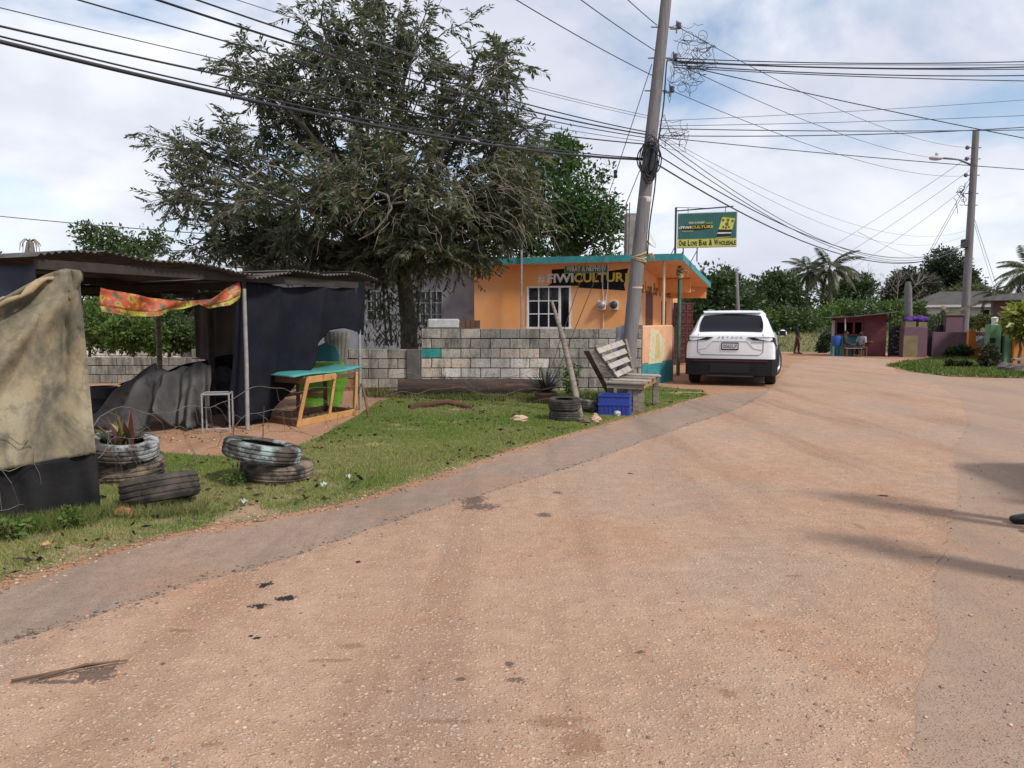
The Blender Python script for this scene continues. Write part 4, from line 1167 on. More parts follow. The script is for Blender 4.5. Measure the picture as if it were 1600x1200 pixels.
for k in range(NS):
    s0_ = -.1 + k * (EL + .2) / NS; s1_ = s0_ + (EL + .2) / NS + .05; dz = .014 * (k % 2) + random.uniform(-.01, .02); ov = random.uniform(-.08, .06)
    def f(u, v, s0_=s0_, s1_=s1_, dz=dz, ov=ov):
        s = s0_ + (s1_ - s0_) * u; t = -.15 + ov + (DEP + .2) * v
        return sp_(s, t, eave(s) - .03 * v + dz + .013 * math.sin(s * 2 * math.pi / .078) + .02 * math.sin(v * 3 + k))
    solid(MB().grid(f, 72, 3).build('roof_sheet', zinc_m, shed, smooth=True), .002)
for t, z in ((-.02, -.085), (2.1, -.115), (4.05, -.125)):
    MB().beam(sp_(-.05, t, EZ + z), sp_(EL + .2, t, EZ + z - .02), .07, .10).build('roof_beam', dkbeam, shed)
for s in (.4, 2.7, 5.1):
    MB().beam(sp_(s, -.05, EZ - .19), sp_(s, 4.1, EZ - .22), .06, .09).build('rafter', dkbeam, shed)
def post(s, t, r, m_, top=EZ - .24, base=-.15):
    p0 = sp_(s, t, base); p1 = sp_(s + .01, t, top)
    MB().tube([p0, p0.lerp(p1, .5) + Vector((.008, 0, 0)), p1], r, 10).build('post', m_, shed, smooth=True, sharp=R(60))
post(2.695, -.04, .028, steelp); post(5.16, -.03, .026, steelp, top=EZ - .13)
dkpost = mat('dark_wood_post', (.045, .042, .04), (.07, .06, .05), 6, .9, .4, 60)
post(.9, 2.3, .06, dkpost); post(3.6, 1.6, .05, dkpost); post(.3, 4.0, .06, dkpost); post(4.6, 4.0, .05, wood_g)
# dark back valance and side curtain of the shed
cloth_dark = mat('black_shade_cloth', (.012, .013, .019), (.018, .019, .025), 2.2, .95, .3, 180, c3=(.03, .028, .03), s3=3, lo3=.6, hi3=.75, spec=.08)
cloth_brown = mat('dark_brown_tarp', (.055, .045, .042), (.035, .03, .03), 3, .85, .2, 30)
def cloth(name, label, fn, nu, nv, m_, t=.004, cat='tarpaulin', base=None, parent=None):
    o = MB().grid(fn, nu, nv).build(name, m_, parent, smooth=True)
    solid(o, t)
    if parent is None:
        recenter(o); tag(o, label, cat)
    return o
cloth('hanging_tarp', 'dark brown tarpaulin strip hanging below the back edge of the shed roof', lambda u, v: sp_(.0 + 4.4 * u, 3.6 + .06 * math.sin(u * 31) + .05 * math.sin(u * 13 + v * 2), 2.02 - (.17 + .03 * math.sin(u * 9)) * v), 60, 5, cloth_brown)
cloth('hanging_tarp', 'blue black tarpaulin curtain on the left side of the shed', lambda u, v: sp_(-.02 + .05 * math.sin(u * 25 + v) + .03 * math.sin(u * 9), .05 + 3.9 * u, 2.05 - 1.15 * v + .1 * u * v), 50, 10, mat('navy_tarp', (.022, .026, .045), (.035, .038, .06), 2, .75))
def curtain(u, v):
    s = 2.63 + 2.62 * u
    zb_ = float(np.interp(u, [0, .30, .40, .52, .60, .66, .74, .84, .93, 1.0], [.03, .05, .30, .62, .88, 1.12, 1.30, 1.34, 1.26, 1.22]))
    zt_ = 2.05 - .10 * math.sin(u * math.pi) + .02 * math.sin(u * 14)
    t = -.06 * (1 - abs(math.sin(u * 9 + .8 * v + .4))) ** 3 * (1 - v * .5) + .02 + .05 * math.sin(u * 17 + 1.5 * v) * (.3 + v) + .03 * math.sin(u * 41) * v + .22 * v * v * (1 - u) + .05 * math.sin(u * 5)
    return sp_(s, t, zt_ + (zb_ - zt_) * v)
cloth('shade_cloth_curtain', 'black shade cloth curtain hung across the front of the shed, torn at lower right', curtain, 70, 26, cloth_dark)
# printed banner strip
def bannermat():
    m = bpy.data.materials.new('printed_banner'); m.use_nodes = True
    g = N(m.node_tree); bs = m.node_tree.nodes['Principled BSDF']
    p = g.add('ShaderNodeTexCoord').outputs['Object']
    n1 = g.noise(p, 8.5, 3, .5, .4)
    c = g.ramp(n1, [(.36, (.03, .09, .02)), (.42, (.36, .05, .025)), (.54, (.46, .10, .03)), (.60, (.42, .34, .04)), (.65, (.08, .13, .03)), (.72, (.4, .07, .03))])
    c = g.mix(g.ramp(g.noise(p, 2.2, 4, .6), [(.55, 0.0), (.66, .8)]), c, (.05, .045, .04))
    g.put(bs.inputs['Base Color'], c); bs.inputs['Roughness'].default_value = .45
    return m
ban_m = bannermat()
def strip_banner(u, v):
    s = .62 + 1.98 * u
    sag = .30 * (1 - (2 * u - 1) ** 2) * .55
    hgt = float(np.interp(u, [0, .15, .35, .45, .55, .65, .72, .9, 1.0], [.26, .26, .21, .12, .09, .05, .10, .22, .22]))
    top = float(np.interp(u, [0, .3, .55, .75, 1.0], [1.83, 1.74, 1.70, 1.74, 1.98]))
    return sp_(s, -.06 + .03 * math.sin(u * 22 + v * 3), top - hgt * v)
bn = cloth('printed_banner', 'crumpled red yellow and green printed plastic banner strung under the shed eave', lambda u, v: strip_banner(u, v * .76), 60, 6, ban_m, cat='banner')
lime_edge = mat('lime_plastic', (.34, .34, .05), (.30, .08, .03), 9, .5, lo=.5, hi=.58, c3=(.06, .06, .03), s3=5, lo3=.52, hi3=.6)
o = MB().grid(lambda u, v: strip_banner(u, .76 + .24 * v), 60, 2).build('lime_border', lime_edge)
o.data.transform(Matrix.Translation(-bn.location)); o.parent = bn; solid(o, .003)
# grey sheet hanging inside
p0 = at(302, 463, 12.6); p1 = at(373, 463, 12.6)
cloth('hanging_sheet', 'grey plastic sheet hanging at the back of the shed', lambda u, v: (p0.x + (p1.x - p0.x) * u, 12.6 + .04 * math.sin(u * 11) + .02 * math.sin(u * 23 + v), 1.88 - (1.02 + .06 * math.sin(u * 4)) * v), 30, 14, mat('grey_sheet', (.17, .17, .165), (.13, .13, .128), 2, .8), cat='sheet')
# grey tarp draped over a heap + sloping black tarp
grey_t = mat('grey_tarp', (.12, .115, .115), (.08, .078, .078), 2.5, .8, .3, 12, c3=(.05, .048, .048), s3=4, spec=.2)
hp0 = gx(252, 10.5); hp1 = gx(335, 10.9)
def drape(u, v):
    if u < .4:
        k = u / .4; an = math.pi * (1.02 + .48 * k); top_ = hp0; ex = .25 * (1 - k)
    else:
        k = (u - .4) / .6; an = math.pi * 1.5 + .25 * k; top_ = hp0.lerp(hp1, k); ex = 0
    fd = .16 * math.sin(u * 24 + 1) + .09 * math.sin(u * 47)
    r_ = .05 + (.46 + ex + fd) * v ** .85
    z = (.80 + .05 * math.sin(u * 9)) * (1 - v ** 1.25) + .03 + .10 * max(0, math.sin(u * 24 + 2.4)) * v
    if .45 < u < .62: z += .30 * v * math.sin((u - .45) / .17 * math.pi)
    return (top_.x + r_ * math.cos(an), top_.y + r_ * math.sin(an) + .02 * math.sin(v * 9 + u * 5), z + .02 * math.sin(v * 14 + u * 31))
cloth('draped_tarp', 'crumpled grey tarpaulin draped over a heap inside the shed', drape, 90, 24, grey_t)
qa = at(178, 603, 11.4); qb = at(300, 556, 11.8)
cloth('sloping_tarp', 'black tarpaulin sheet sloping down behind the grey draped one', lambda u, v: (qa.x + (qb.x - qa.x + .7) * u, 11.5 + .5 * u + .25 * v, (qa.z + (qb.z - qa.z) * min(1, u * 1.25)) - (.06 + .75 * u) * v + .02 * math.sin(u * 15 + v * 4)), 30, 10, cloth_dark)
# clutter: dark barrels / crates in the gloom
for i, (px, Y, w_, h_, lb) in enumerate([(352, 12.2, .5, .75, 'dark plastic drum in the gloom behind the shed post'), (160, 11.2, .45, .5, 'dark drum standing behind the beige tarpaulin')]):
    q = gx(px, Y)
    o = MB().lathe([(0, 0), (w_ * .5, 0), (w_ * .5, h_ * .3), (w_ * .52, h_ * .33), (w_ * .5, h_ * .36), (w_ * .5, h_ * .64), (w_ * .52, h_ * .67), (w_ * .5, h_ * .7), (w_ * .5, h_), (w_ * .46, h_), (w_ * .44, h_ - .03), (0, h_ - .03)], 24).build('plastic_drum', mat('drum_dark', (.03, .035, .045), (.05, .05, .055), 4, .5), smooth=True, world=False, sharp=R(40))
    o.location = q; tag(o, lb, 'drum')
# white framed stand
q = gx(338, 10.05)
st = thing('metal_frame_stand', 'small white metal frame stand inside the shed', 'stand', q, R(12))
wf = mat('white_tube', (.30, .30, .295), rough=.5)
for dx in (-.17, .17):
    for dy in (0, .3):
        MB().tube([(dx, dy, 0), (dx, dy, .5)], .011, 6).build('leg', wf, st, world=False)
MB().tube([(-.17, 0, .5), (.17, 0, .5), (.17, .3, .5), (-.17, .3, .5), (-.17, 0, .5)], .013, 6).build('top_frame', wf, st, world=False)
MB().tube([(-.17, 0, .04), (.17, 0, .04)], .01, 6).build('rail', wf, st, world=False)
MB().box((-.16, .02, .485), (.16, .28, .497)).build('shelf', dkpost, st, world=False)
# green painted board leaning inside + zinc sheet
gb_m = mat('lime_green_board', (.17, .46, .03), (.14, .38, .03), 3, .6, c3=(.08, .22, .03), s3=3)
brd = thing('painted_board', 'lime green painted board with a teal top leaning in the torn shed opening', 'board', gx(507, 13.2))
MB().prism([at(x, y, 13.05) for x, y in ((487, 566), (536, 566), (543, 590), (528, 640), (478, 641), (468, 604))], (0, .03, 0)).build('lower_board', gb_m, brd)
MB().prism([at(x, y, 13.06) for x, y in ((496, 541), (506, 536), (524, 540), (530, 553), (530, 565), (487, 565))], (0, .03, 0)).build('upper_board', mat('teal_board', (.02, .14, .16), (.03, .17, .19), 3, .6), brd)
MB().prism([at(x, y, 13.03) for x, y in ((480, 614), (512, 614), (512, 620), (480, 620))], (0, .014, 0)).build('batten', wood_b, brd)
zs_ = at(546, 518, 13.5)
def zsheet(u, v):
    L_ = at(506 + 14 * v, 518 + 4 * v, 13.4); 
    px = 505 + 42 * u - 14 * v * u + 16 * v * (1 - u); py = 518 + 125 * v
    q = at(px, py, 13.4); return (q.x, q.y + .003 * math.sin(u * 40), q.z)
cloth('zinc_sheet', 'pale bent zinc sheet leaning behind the lime green board', zsheet, 40, 8, mat('pale_zinc', (.26, .255, .22), (.20, .195, .17), 3, .6, metal=.2), cat='sheet')

# ------------------------------------------------------------------ work table
NN = gp(465, 667); RR_ = gp(554, 648); LL = gp(419, 659)
tb = thing('work_table', 'rough timber work table with a bent teal sheet top beside the shed', 'table', NN)
TZ = .665
def bm_(p, q, w_, h_, m_, nm): MB().beam(p, q, w_, h_, b=.004).build(nm, m_, tb)
vz = lambda p, z: Vector((p.x, p.y, z))
FF = LL + (RR_ - NN)
MID = NN.lerp(RR_, .52)
bm_(vz(NN, 0) , vz(NN, TZ) + Vector((.14, .06, 0)), .09, .05, wood_y, 'leg')
bm_(vz(LL, 0), vz(LL, TZ), .075, .06, wood_b, 'leg')
bm_(vz(RR_, 0), vz(RR_, TZ) + Vector((.03, .03, 0)), .06, .05, wood_y, 'leg')
bm_(vz(MID, .05), vz(MID, TZ) + Vector((.09, .06, 0)), .05, .04, wood_y, 'leg')
bm_(vz(FF, 0), vz(FF, TZ), .06, .06, wood_b, 'leg')
bm_(vz(LL.lerp(FF, .5), 0), vz(LL.lerp(FF, .5), TZ), .06, .05, wood_b, 'leg')
bm_(vz(NN, .045), vz(RR_, .045) , .04, .09, wood_y, 'rail'); bm_(vz(LL, .05), vz(NN, .05), .04, .10, wood_b, 'rail'); bm_(vz(LL, .05), vz(FF, .05), .04, .08, wood_b, 'rail'); bm_(vz(FF, .05), vz(RR_, .05), .04, .08, wood_b, 'rail')
bm_(vz(LL, TZ - .03), vz(NN, TZ - .03) + Vector((.14, .06, 0)), .04, .09, wood_b, 'apron'); bm_(vz(NN, TZ - .02) + Vector((.14, .06, 0)), vz(MID, TZ - .02) + Vector((.09, .06, 0)), .04, .09, wood_y, 'apron')
bm_(vz(MID, TZ - .03) + Vector((.09, .06, 0)), vz(RR_, TZ - .03), .035, .06, wood_b, 'apron'); bm_(vz(LL, .35).lerp(vz(FF, .35), .3), vz(FF, .37), .04, .06, wood_b, 'brace')
ttop = [at(412, 588.5, 11.0), at(468, 590, 10.5), at(577, 579, 12.0), at(560, 574, 12.9)]
tl_ = Vector((LL.x - .06, LL.y, 0)); 
def ttf(u, v):
    a = Vector((LL.x, LL.y, 0)).lerp(Vector((NN.x, NN.y, 0)), v); b = Vector((FF.x, FF.y, 0)).lerp(Vector((RR_.x, RR_.y, 0)), v)
    q = a.lerp(b, -.06 + 1.2 * u); q += (a - b).normalized().cross(Vector((0, 0, 1))) * 0
    return (q.x + .05 * (v - .5), q.y - .04 * (v - .5), TZ + .035 + .012 * math.sin(u * 7) + .03 * u * u)
solid(MB().grid(ttf, 24, 4).build('top', mat('teal_sheet', (.05, .25, .245), (.07, .29, .28), 4, .5, c3=(.2, .24, .2), s3=7), tb, smooth=True), .018)
# dead stems / sticks by the post of the shed
o = MB().tube([gp(575, 655) + Vector((.02, 0, -.02)), gp(572, 652) + Vector((-.02, .05, .3)), at(565, 600, 12.5), at(562, 585, 12.6)], [.022, .02, .016, .014], 7).build('leaning_stick', wood_b, smooth=True)
tag(recenter(o), 'crooked brown stick leaning on the right post of the shed', 'stick')

# ================================================================== BEIGE TARP (nearest, left)
def beigemat():
    m = bpy.data.materials.new('beige_canvas'); m.use_nodes = True
    g = N(m.node_tree); bs = m.node_tree.nodes['Principled BSDF']
    p = g.add('ShaderNodeTexCoord').outputs['Object']
    c = g.mix(g.ramp(g.noise(p, 1.7, 6, .6, .3), [(.36, 0.0), (.62, 1.0)]), (.36, .315, .225), (.33, .265, .16))
    mld = g.ramp(g.noise(g.scalev(p, (1, 1, .75)), 1.9, 7, .68, .5), [(.40, 0.0), (.58, .9)])
    c = g.mix(mld, c, (.105, .10, .078))
    c = g.mix(g.ramp(g.noise(g.vmath('ADD', p, (9, 2, 4)), 5, 7, .75), [(.50, 0.0), (.62, .6)]), c, (.10, .088, .062))
    c = g.mix(g.ramp(g.noise(p, 16, 6, .75), [(.60, 0.0), (.72, .7)]), c, (.12, .11, .08))
    c = g.mix(g.ramp(g.noise(g.vmath('ADD', p, (3, 1, 2)), 2.6, 5, .6), [(.60, 0.0), (.72, .6)]), c, (.46, .30, .13))
    g.put(bs.inputs['Base Color'], c); bs.inputs['Roughness'].default_value = .88; bs.inputs['Specular IOR Level'].default_value = .15
    g.put(bs.inputs['Normal'], g.bump(g.noise(p, 14, 7, .7), .3, .012))
    return m
beige_m = beigemat()
PK = (106, 421)
def tarpY(px): return 5.85 - (157 - px) * .0029
def tarp_xy(u, v):
    top = None
    xr_t, xr_b = 124, 150
    xt = -330 + (xr_t + 330) * u; xb_ = -330 + (xr_b + 330) * u
    yt = float(np.interp(xt, [-330, -150, 0, 40, 70, 95, 106, 118, 124], [640, 545, 468, 446, 430, 421, 420, 423, 432]))
    yb = 708 + (150 - xb_) * .185
    vv = v
    px = xt + (xb_ - xt) * vv; py = yt + (yb - yt) * vv
    ang = math.atan2(py - PK[1] + 6, px - PK[0])
    d = math.hypot(px - PK[0], py - PK[1])
    fold = .09 * ((1 - abs(math.sin(ang * 7.5 + .5))) ** 2.2 - .3) * min(1, d / 90) * math.exp(-d / 260) + .05 * math.sin(ang * 8 + 1) * min(1, d / 110) * math.exp(-d / 600)
    fold -= .07 * math.exp(-((py - 452 - (106 - px) * 1.05) / 30.0) ** 2) * min(1, d / 60) * (px < 106)
    fold += .012 * math.sin(px * .05 + py * .023)
    fold -= .10 * math.exp(-((px - 108) / 26.0) ** 2) * math.exp(-(py - 420) / 120)
    if px > 118 + (py - 430) * .07: fold += .03
    return at(px, py, tarpY(px) + fold)
tarp = thing('canvas_tarp', 'mildewed beige canvas tarpaulin with a black hem hung up at the left edge', 'tarpaulin', gx(60, 5.6))
solid(MB().grid(tarp_xy, 110, 50).build('canvas', beige_m, tarp, smooth=True), .006)
def hem(u, v):
    xt = -330 + (152 + 330) * u; xb_ = -330 + (158 + 330) * u
    yt = 706 + (150 - xt) * .185; yb = 808 + (157 - xb_) * .17
    px = xt + (xb_ - xt) * v; py = yt + (yb - yt) * v
    q = at(px, py, tarpY(px) + .012 - .02 * v + .02 * math.sin(px * .06 + v * 2) + .012 * math.sin(px * .13 - v * 4))
    return (q.x, q.y, max(q.z, .015))
black_hem = mat('black_plastic_hem', (.011, .011, .013), (.02, .019, .019), 3, .8, .5, 25, spec=.15, c3=(.20, .14, .10), s3=5, lo3=.67, hi3=.73)
solid(MB().grid(hem, 90, 14).build('black_hem', black_hem, tarp, smooth=True), .005)
# bunched roll along the top edge and the flap over the post
pts = [];  rads = []
for i in range(34):
    px = 112 - 430 * (i / 33.0)
    py = float(np.interp(px, [-330, -150, 0, 40, 70, 95, 106, 118], [640, 545, 470, 449, 433, 423, 421, 424]))
    pts.append(at(px, py + 6 + 4 * math.sin(i * 1.3), tarpY(px) - .035 + .02 * math.sin(i * .9))); rads.append(.020 + .010 * math.sin(i * 1.7) + .006 * math.sin(i * 3.1) + .0003 * i)
MB().tube(pts, rads, 9).build('rolled_edge', mat('ochre_canvas', (.34, .255, .14), (.29, .25, .18), 4, .9, .5, 30, c3=(.14, .125, .095), s3=6), tarp, smooth=True)
solid(MB().grid(lambda u, v: at(100 + 25 * u + 4 * math.sin(v * 5), 420 + 3 * u * u + (15 + 34 * math.sin(u * 2.6)) * v, tarpY(115) - .05 - .06 * math.sin(u * 3.1) + .02 * v), 14, 12).build('flap', beige_m, tarp, smooth=True), .005)
q = gx(112, 5.95)
o = MB().tube([q + Vector((0, 0, -.1)), (at(108, 424, 5.95))], .035, 8).build('post', wood_g, tarp, smooth=True)
# ================================================================== TYRES
def tyre_mesh(Rr, wd):
    h = wd / 2; ri = Rr * .58
    prof = [(ri, -h * .75), (ri + .03, -h * .95), (Rr * .80, -h), (Rr * .93, -h * .92), (Rr * .985, -h * .70)]
    for gy in (-.45, 0, .45):
        prof += [(Rr, h * (gy - .12)), (Rr * .975, h * (gy - .06)), (Rr * .975, h * (gy + .06)), (Rr, h * (gy + .12))]
    prof += [(Rr * .985, h * .70), (Rr * .93, h * .92), (Rr * .80, h), (ri + .03, h * .95), (ri, h * .75), (ri + .015, h * .6), (Rr * .9, h * .7), (Rr * .93, 0), (Rr * .9, -h * .7), (ri + .015, -h * .6)]
    return MB().lathe(prof, 40, None, closed=True)
def tmat(name, c3, lo3=.5):
    return mat(name, (.032, .030, .029), (.085, .07, .058), 7, .9, .5, 40, spec=.15, c3=c3, s3=4.5, lo3=lo3, hi3=lo3 + .13)
ty_dark = tmat('tyre_rubber', (.09, .075, .06), .6); ty_white = tmat('tyre_white_paint', (.34, .35, .35), .48); ty_teal = tmat('tyre_teal_paint', (.28, .34, .33), .49)
ty_brown = tmat('tyre_muddy', (.22, .17, .13), .47)
def tyre(px, Y, z, Rr, wd, m_, label, rx=0, ry=0, rz=0):
    o = tyre_mesh(Rr, wd).build('tyre_planter', m_, smooth=True, world=False, sharp=R(35))
    q = gx(px, Y); o.location = (q.x, q.y, q.z + z); o.rotation_euler = (rx, ry, rz)
    return tag(o, label, 'tyre', 'old tyres used as planters')
tyre(200, 7.15, .115, .33, .2, ty_brown, 'muddy lower tyre of the planter stack beside the beige tarpaulin', R(2), R(-3), 1)
tyre(193, 7.05, .305, .32, .18, ty_white, 'upper painted tyre of the planter stack beside the beige tarpaulin', R(3), R(-8), 2)
tyre(433, 7.1, .10, .33, .17, ty_brown, 'grooved brown lower tyre of the leaning stack in mid verge', R(3), R(-4), 2.2)
tyre(411, 7.0, .285, .35, .17, ty_teal, 'tilted white and teal upper tyre of the leaning stack in mid verge', R(3), R(-11), 3.3)
tyre(251, 6.1, .13, .30, .21, ty_dark, 'plain black tyre lying alone half sunk in the grass', R(-13), R(-6), .4)
tyre(882, 11.25, .075, .23, .15, ty_teal, 'small teal painted lower tyre near the blue crate', 0, R(2), 0)
tyre(882, 11.25, .245, .24, .17, ty_dark, 'small dark upper tyre on the teal one near the blue crate', R(2), R(-3), 1)
tyre(918, 12.3, .10, .25, .18, ty_white, 'white painted tyre behind the leaning stick beside the blue crate', R(4), R(8), 1)
# ------------------------------------------------------------------ bladed plants
def blades(name, label, base, n, L, W, spread, cols, seed, parent=None, arch=.35, cat='plant', zup=1.0):
    r = random.Random(seed); V = []; F = []; C = []
    for k in range(n):
        a = r.uniform(0, 6.3); sp = r.uniform(.15, 1) * spread; l = L * r.uniform(.55, 1.1)
        d = Vector((math.cos(a) * sp, math.sin(a) * sp, zup)); d.normalize(); side = Vector((-math.sin(a), math.cos(a), 0)); p = Vector(base) + Vector((math.cos(a), math.sin(a), 0)) * r.uniform(0, .06)
        c = [x * r.uniform(.7, 1.25) for x in cols[r.randrange(len(cols))]]
        b0 = len(V)
        for i in range(6):
            t = i / 5; w_ = W * (.6 + 1.2 * t * (1 - t)) * (1 - t ** 3)
            q = p + d * l * t + Vector((math.cos(a), math.sin(a), 0)) * arch * l * t * t * sp - Vector((0, 0, arch * l * t * t * sp))
            V += [q - side * w_ / 2, q + Vector((0, 0, -w_ * .2)), q + side * w_ / 2]; C += [c] * 3
        for i in range(5):
            q = b0 + i * 3; F += [(q, q + 1, q + 4, q + 3), (q + 1, q + 2, q + 5, q + 4)]
    o = obj(name, np_mesh(name, np.array([v[:] for v in V]), np.array(F), np.array(C)), leafmat('blade_leaf', .45, .15, .4), parent)
    if parent is None: tag(recenter(o), label, cat)
    return o
agv = gx(853, 13.5)
ag = thing('spiky_plant', 'dark spiky plant in a clay pot against the block wall', 'plant', agv)
blades('leaves', None, (0, 0, .16), 70, .62, .035, .95, [(.022, .026, .02), (.04, .04, .03), (.03, .022, .024)], 3, ag)
MB().lathe([(0, 0), (.16, 0), (.2, .16), (.215, .16), (.215, .2), (.19, .2), (.18, .14), (0, .13)], 22).build('pot', mat('clay_pot', (.19, .10, .065), (.13, .075, .05), 6, .9, .4, 40), ag, world=False, smooth=True, sharp=R(40))
q = gx(190, 7.05)
o = blades('bromeliad', 'reddish dark bromeliad planted in the upper tyre by the tarpaulin', (q.x, q.y - .02, .27), 34, .36, .045, 1.0, [(.035, .035, .025), (.09, .045, .03), (.05, .06, .03), (.12, .075, .045)], 5)
o = blades('ti_plant', 'stem with one yellow leaf growing from the tyre planter', (q.x + .1, q.y, .28), 8, .5, .06, .5, [(.14, .06, .045), (.33, .33, .06), (.08, .05, .035)], 6, arch=.5)
o = blades('wall_fern', 'small green tuft growing on the base of the block wall', at(694, 598, 15.6) , 14, .26, .02, .5, [(.05, .07, .03)], 7)
# leafy shrub
def shrub(name, label, base, w_, h_, n, leaf, cols, seed, cat='plant', stems=6, parent=None):
    r = np.random.default_rng(seed); rr = random.Random(seed)
    root = parent or thing(name, label, cat, base)
    m = MB(); P = []; D = []
    for s in range(stems):
        a = rr.uniform(0, 6.3); tip = Vector((math.cos(a) * w_ * rr.uniform(.2, 1), math.sin(a) * w_ * rr.uniform(.2, 1), h_ * rr.uniform(.6, 1)))
        pts = [tip * t + Vector((rr.uniform(-.02, .02), rr.uniform(-.02, .02), 0)) * (t > 0) for t in (0, .35, .7, 1)]
        pts = [Vector((p.x * (i / 3) ** .5, p.y * (i / 3) ** .5, p.z)) for i, p in enumerate(pts)]
        m.tube(pts, [.008, .007, .005, .003], 5)
        for k in range(n // stems):
            t = rr.random() ** .7; i = min(2, int(t * 3)); q = pts[i].lerp(pts[i + 1], t * 3 - i)
            P.append(q + Vector((rr.gauss(0, .12 * w_), rr.gauss(0, .12 * w_), rr.gauss(0, .05 * h_)))); D.append((rr.gauss(0, 1), rr.gauss(0, 1), rr.gauss(.1, .6)))
    m.build('stems', wood_b, root, world=False)
    P = np.array([p[:] for p in P]); P[:, 2] = np.maximum(P[:, 2], .03); D = np.array(D); k = len(P)
    C = np.array(cols)[r.integers(0, len(cols), k)] * r.uniform(.7, 1.3, (k, 1))
    obj('foliage', leaves_mesh('foliage', P, D, leaf * r.uniform(.6, 1.2, k), leaf * .55 * r.uniform(.7, 1.2, k), C, .25, seed), leafmat('leaf'), root)
    return root
shrub('leafy_shrub', 'bright green leafy shrub behind the leaning stick', gx(893, 13.0), .2, .72, 420, .075, [(.10, .17, .03), (.14, .20, .04), (.06, .11, .02)], 8)
shrub('leafy_weed', 'low green weed growing under the pallet bench', gx(930, 12.6), .35, .3, 260, .06, [(.07, .11, .03), (.10, .14, .04)], 9)
shrub('leafy_weed', 'broad leaved weed in front of the black hem near its right end', gx(120, 5.35), .13, .2, 110, .06, [(.08, .15, .03), (.12, .19, .05)], 10)
shrub('leafy_weed', 'broad leaved weed at the foot of the black hem near the left edge', gx(28, 5.1), .17, .18, 130, .06, [(.08, .15, .03), (.12, .19, .05)], 12)
shrub('leafy_weed', 'low leafy weed between the muddy tyre and the tall tyre stack', gx(370, 6.75), .22, .12, 150, .05, [(.07, .13, .03), (.10, .16, .04)], 13)
# ------------------------------------------------------------------ fallen log
lg = MB(); pts = [at(622, 617, 14.7), at(680, 615, 14.75), at(740, 613, 14.8), at(800, 612, 14.9), at(855, 611, 15.0)]
barkm = mat('dark_bark', (.075, .05, .038), (.045, .033, .028), 3, .95, 1.0, 14, stretch=(.6, 4, 4), c3=(.13, .075, .05), s3=3, bdist=.03)
q0 = [p.copy() for p in pts]
for p in q0: p.z = .15
lg.tube(q0, [.175, .185, .175, .165, .14], 16)
for v in lg.v: v += Vector((0, random.uniform(-.012, .012), random.uniform(-.012, .012)))
o = lg.build('fallen_log', barkm, smooth=True, sharp=R(60)); tag(recenter(o), 'dark fallen palm log lying along the foot of the block wall', 'log')
o = MB().tube([gp(640, 640) + Vector((0, 0, .04)), gp(700, 634) + Vector((0, 0, .06)), gp(735, 640) + Vector((0, 0, .04))], [.05, .06, .045], 9).build('rotten_branch', mat('red_rotten_wood', (.13, .06, .04), (.08, .04, .03), 5, .95, .8, 30), smooth=True)
tag(recenter(o), 'reddish rotten branch in front of the fallen log', 'branch')
# ------------------------------------------------------------------ stones, wood lump, litter
def stone(name, px, py, r3, m_, label, seed, cat='stone', z=.4):
    g_ = gp(px, py)
    o = MB().ball((0, 0, r3[2] * z), r3, 11, 8, .4, seed).build(name, m_, world=False, smooth=False)
    o.location = (g_.x, g_.y, g_.z + .012); o.rotation_euler = (0, 0, seed)
    return tag(o, label, cat)
pale_st = mat('pale_limestone', (.50, .36, .25), (.42, .27, .17), 9, .9, .6, 50)
stone('rock', 812, 659, (.13, .10, .06), pale_st, 'flat pale rock lying on the grass before the wall', 3)
stone('rock', 931, 659, (.09, .08, .06), pale_st, 'pale rock at the foot of the leaning stick', 4)
stone('rock', 912, 660, (.16, .09, .045), mat('earth_clod', (.17, .12, .08), (.11, .08, .055), 9, .95, .8, 40), 'clump of dry earth at the foot of the leaning stick', 5)
stone('wood_lump', 196, 808, (.10, .06, .045), mat('orange_wood', (.40, .17, .075), (.30, .13, .06), 8, .9, .6, 40), 'broken orange wood lump beside the lone black tyre', 6, 'wood')
stone('rock', 930, 651, (.04, .04, .03), pale_st, 'pebble beside the pale rock under the leaning stick', 7)
wh = mat('white_litter', (.40, .41, .39), rough=.7)
for i, (px, py, lb) in enumerate([(380, 792, 'white scrap of litter on the grass below the tall tyre stack'), (506, 765, 'pale green scrap of litter near the road edge'), (265, 757, 'white scrap of litter left of the tyre stacks'), (72, 862, 'brown dry leaf on the verge below the beige tarpaulin'), (545, 752, 'white scrap of litter on the verge right of the tyre stacks')]):
    g_ = gp(px, py); rr = random.Random(i)
    o = MB().grid(lambda u, v: (.06 * (u - .5), .035 * (v - .5), .02 + .022 * math.sin(u * 7 + i) * math.cos(v * 5 + i)), 5, 4).build('litter_scrap', wh if i not in (1, 3) else mat('scrap%s' % 'green' if i == 1 else 'dry_scrap', (.35, .5, .4) if i == 1 else (.36, .22, .10), rough=.6), world=False)
    solid(o, .003); o.location = (g_.x, g_.y, .03); o.rotation_euler = (0, 0, i * 1.3); tag(o, lb, 'litter')
for i, (a, b) in enumerate([((18, 1072), (188, 1040)), ((60, 1068), (200, 1040))]):
    p = gp(*a); q = gp(*b)
    o = MB().tube([p + Vector((0, 0, .022)), p.lerp(q, .5) + Vector((0, .01 * i, .026 + .012 * i)), q + Vector((0, 0, .024))], [.007, .006, .004], 6).build('dry_stick', mat('dry_stick_wood', (.14, .09, .06), rough=.9), smooth=True)
    tag(recenter(o), ['longer thin dry stick lying on the dark road patch', 'shorter thin dry stick crossing the other on the dark road patch'][i], 'stick')
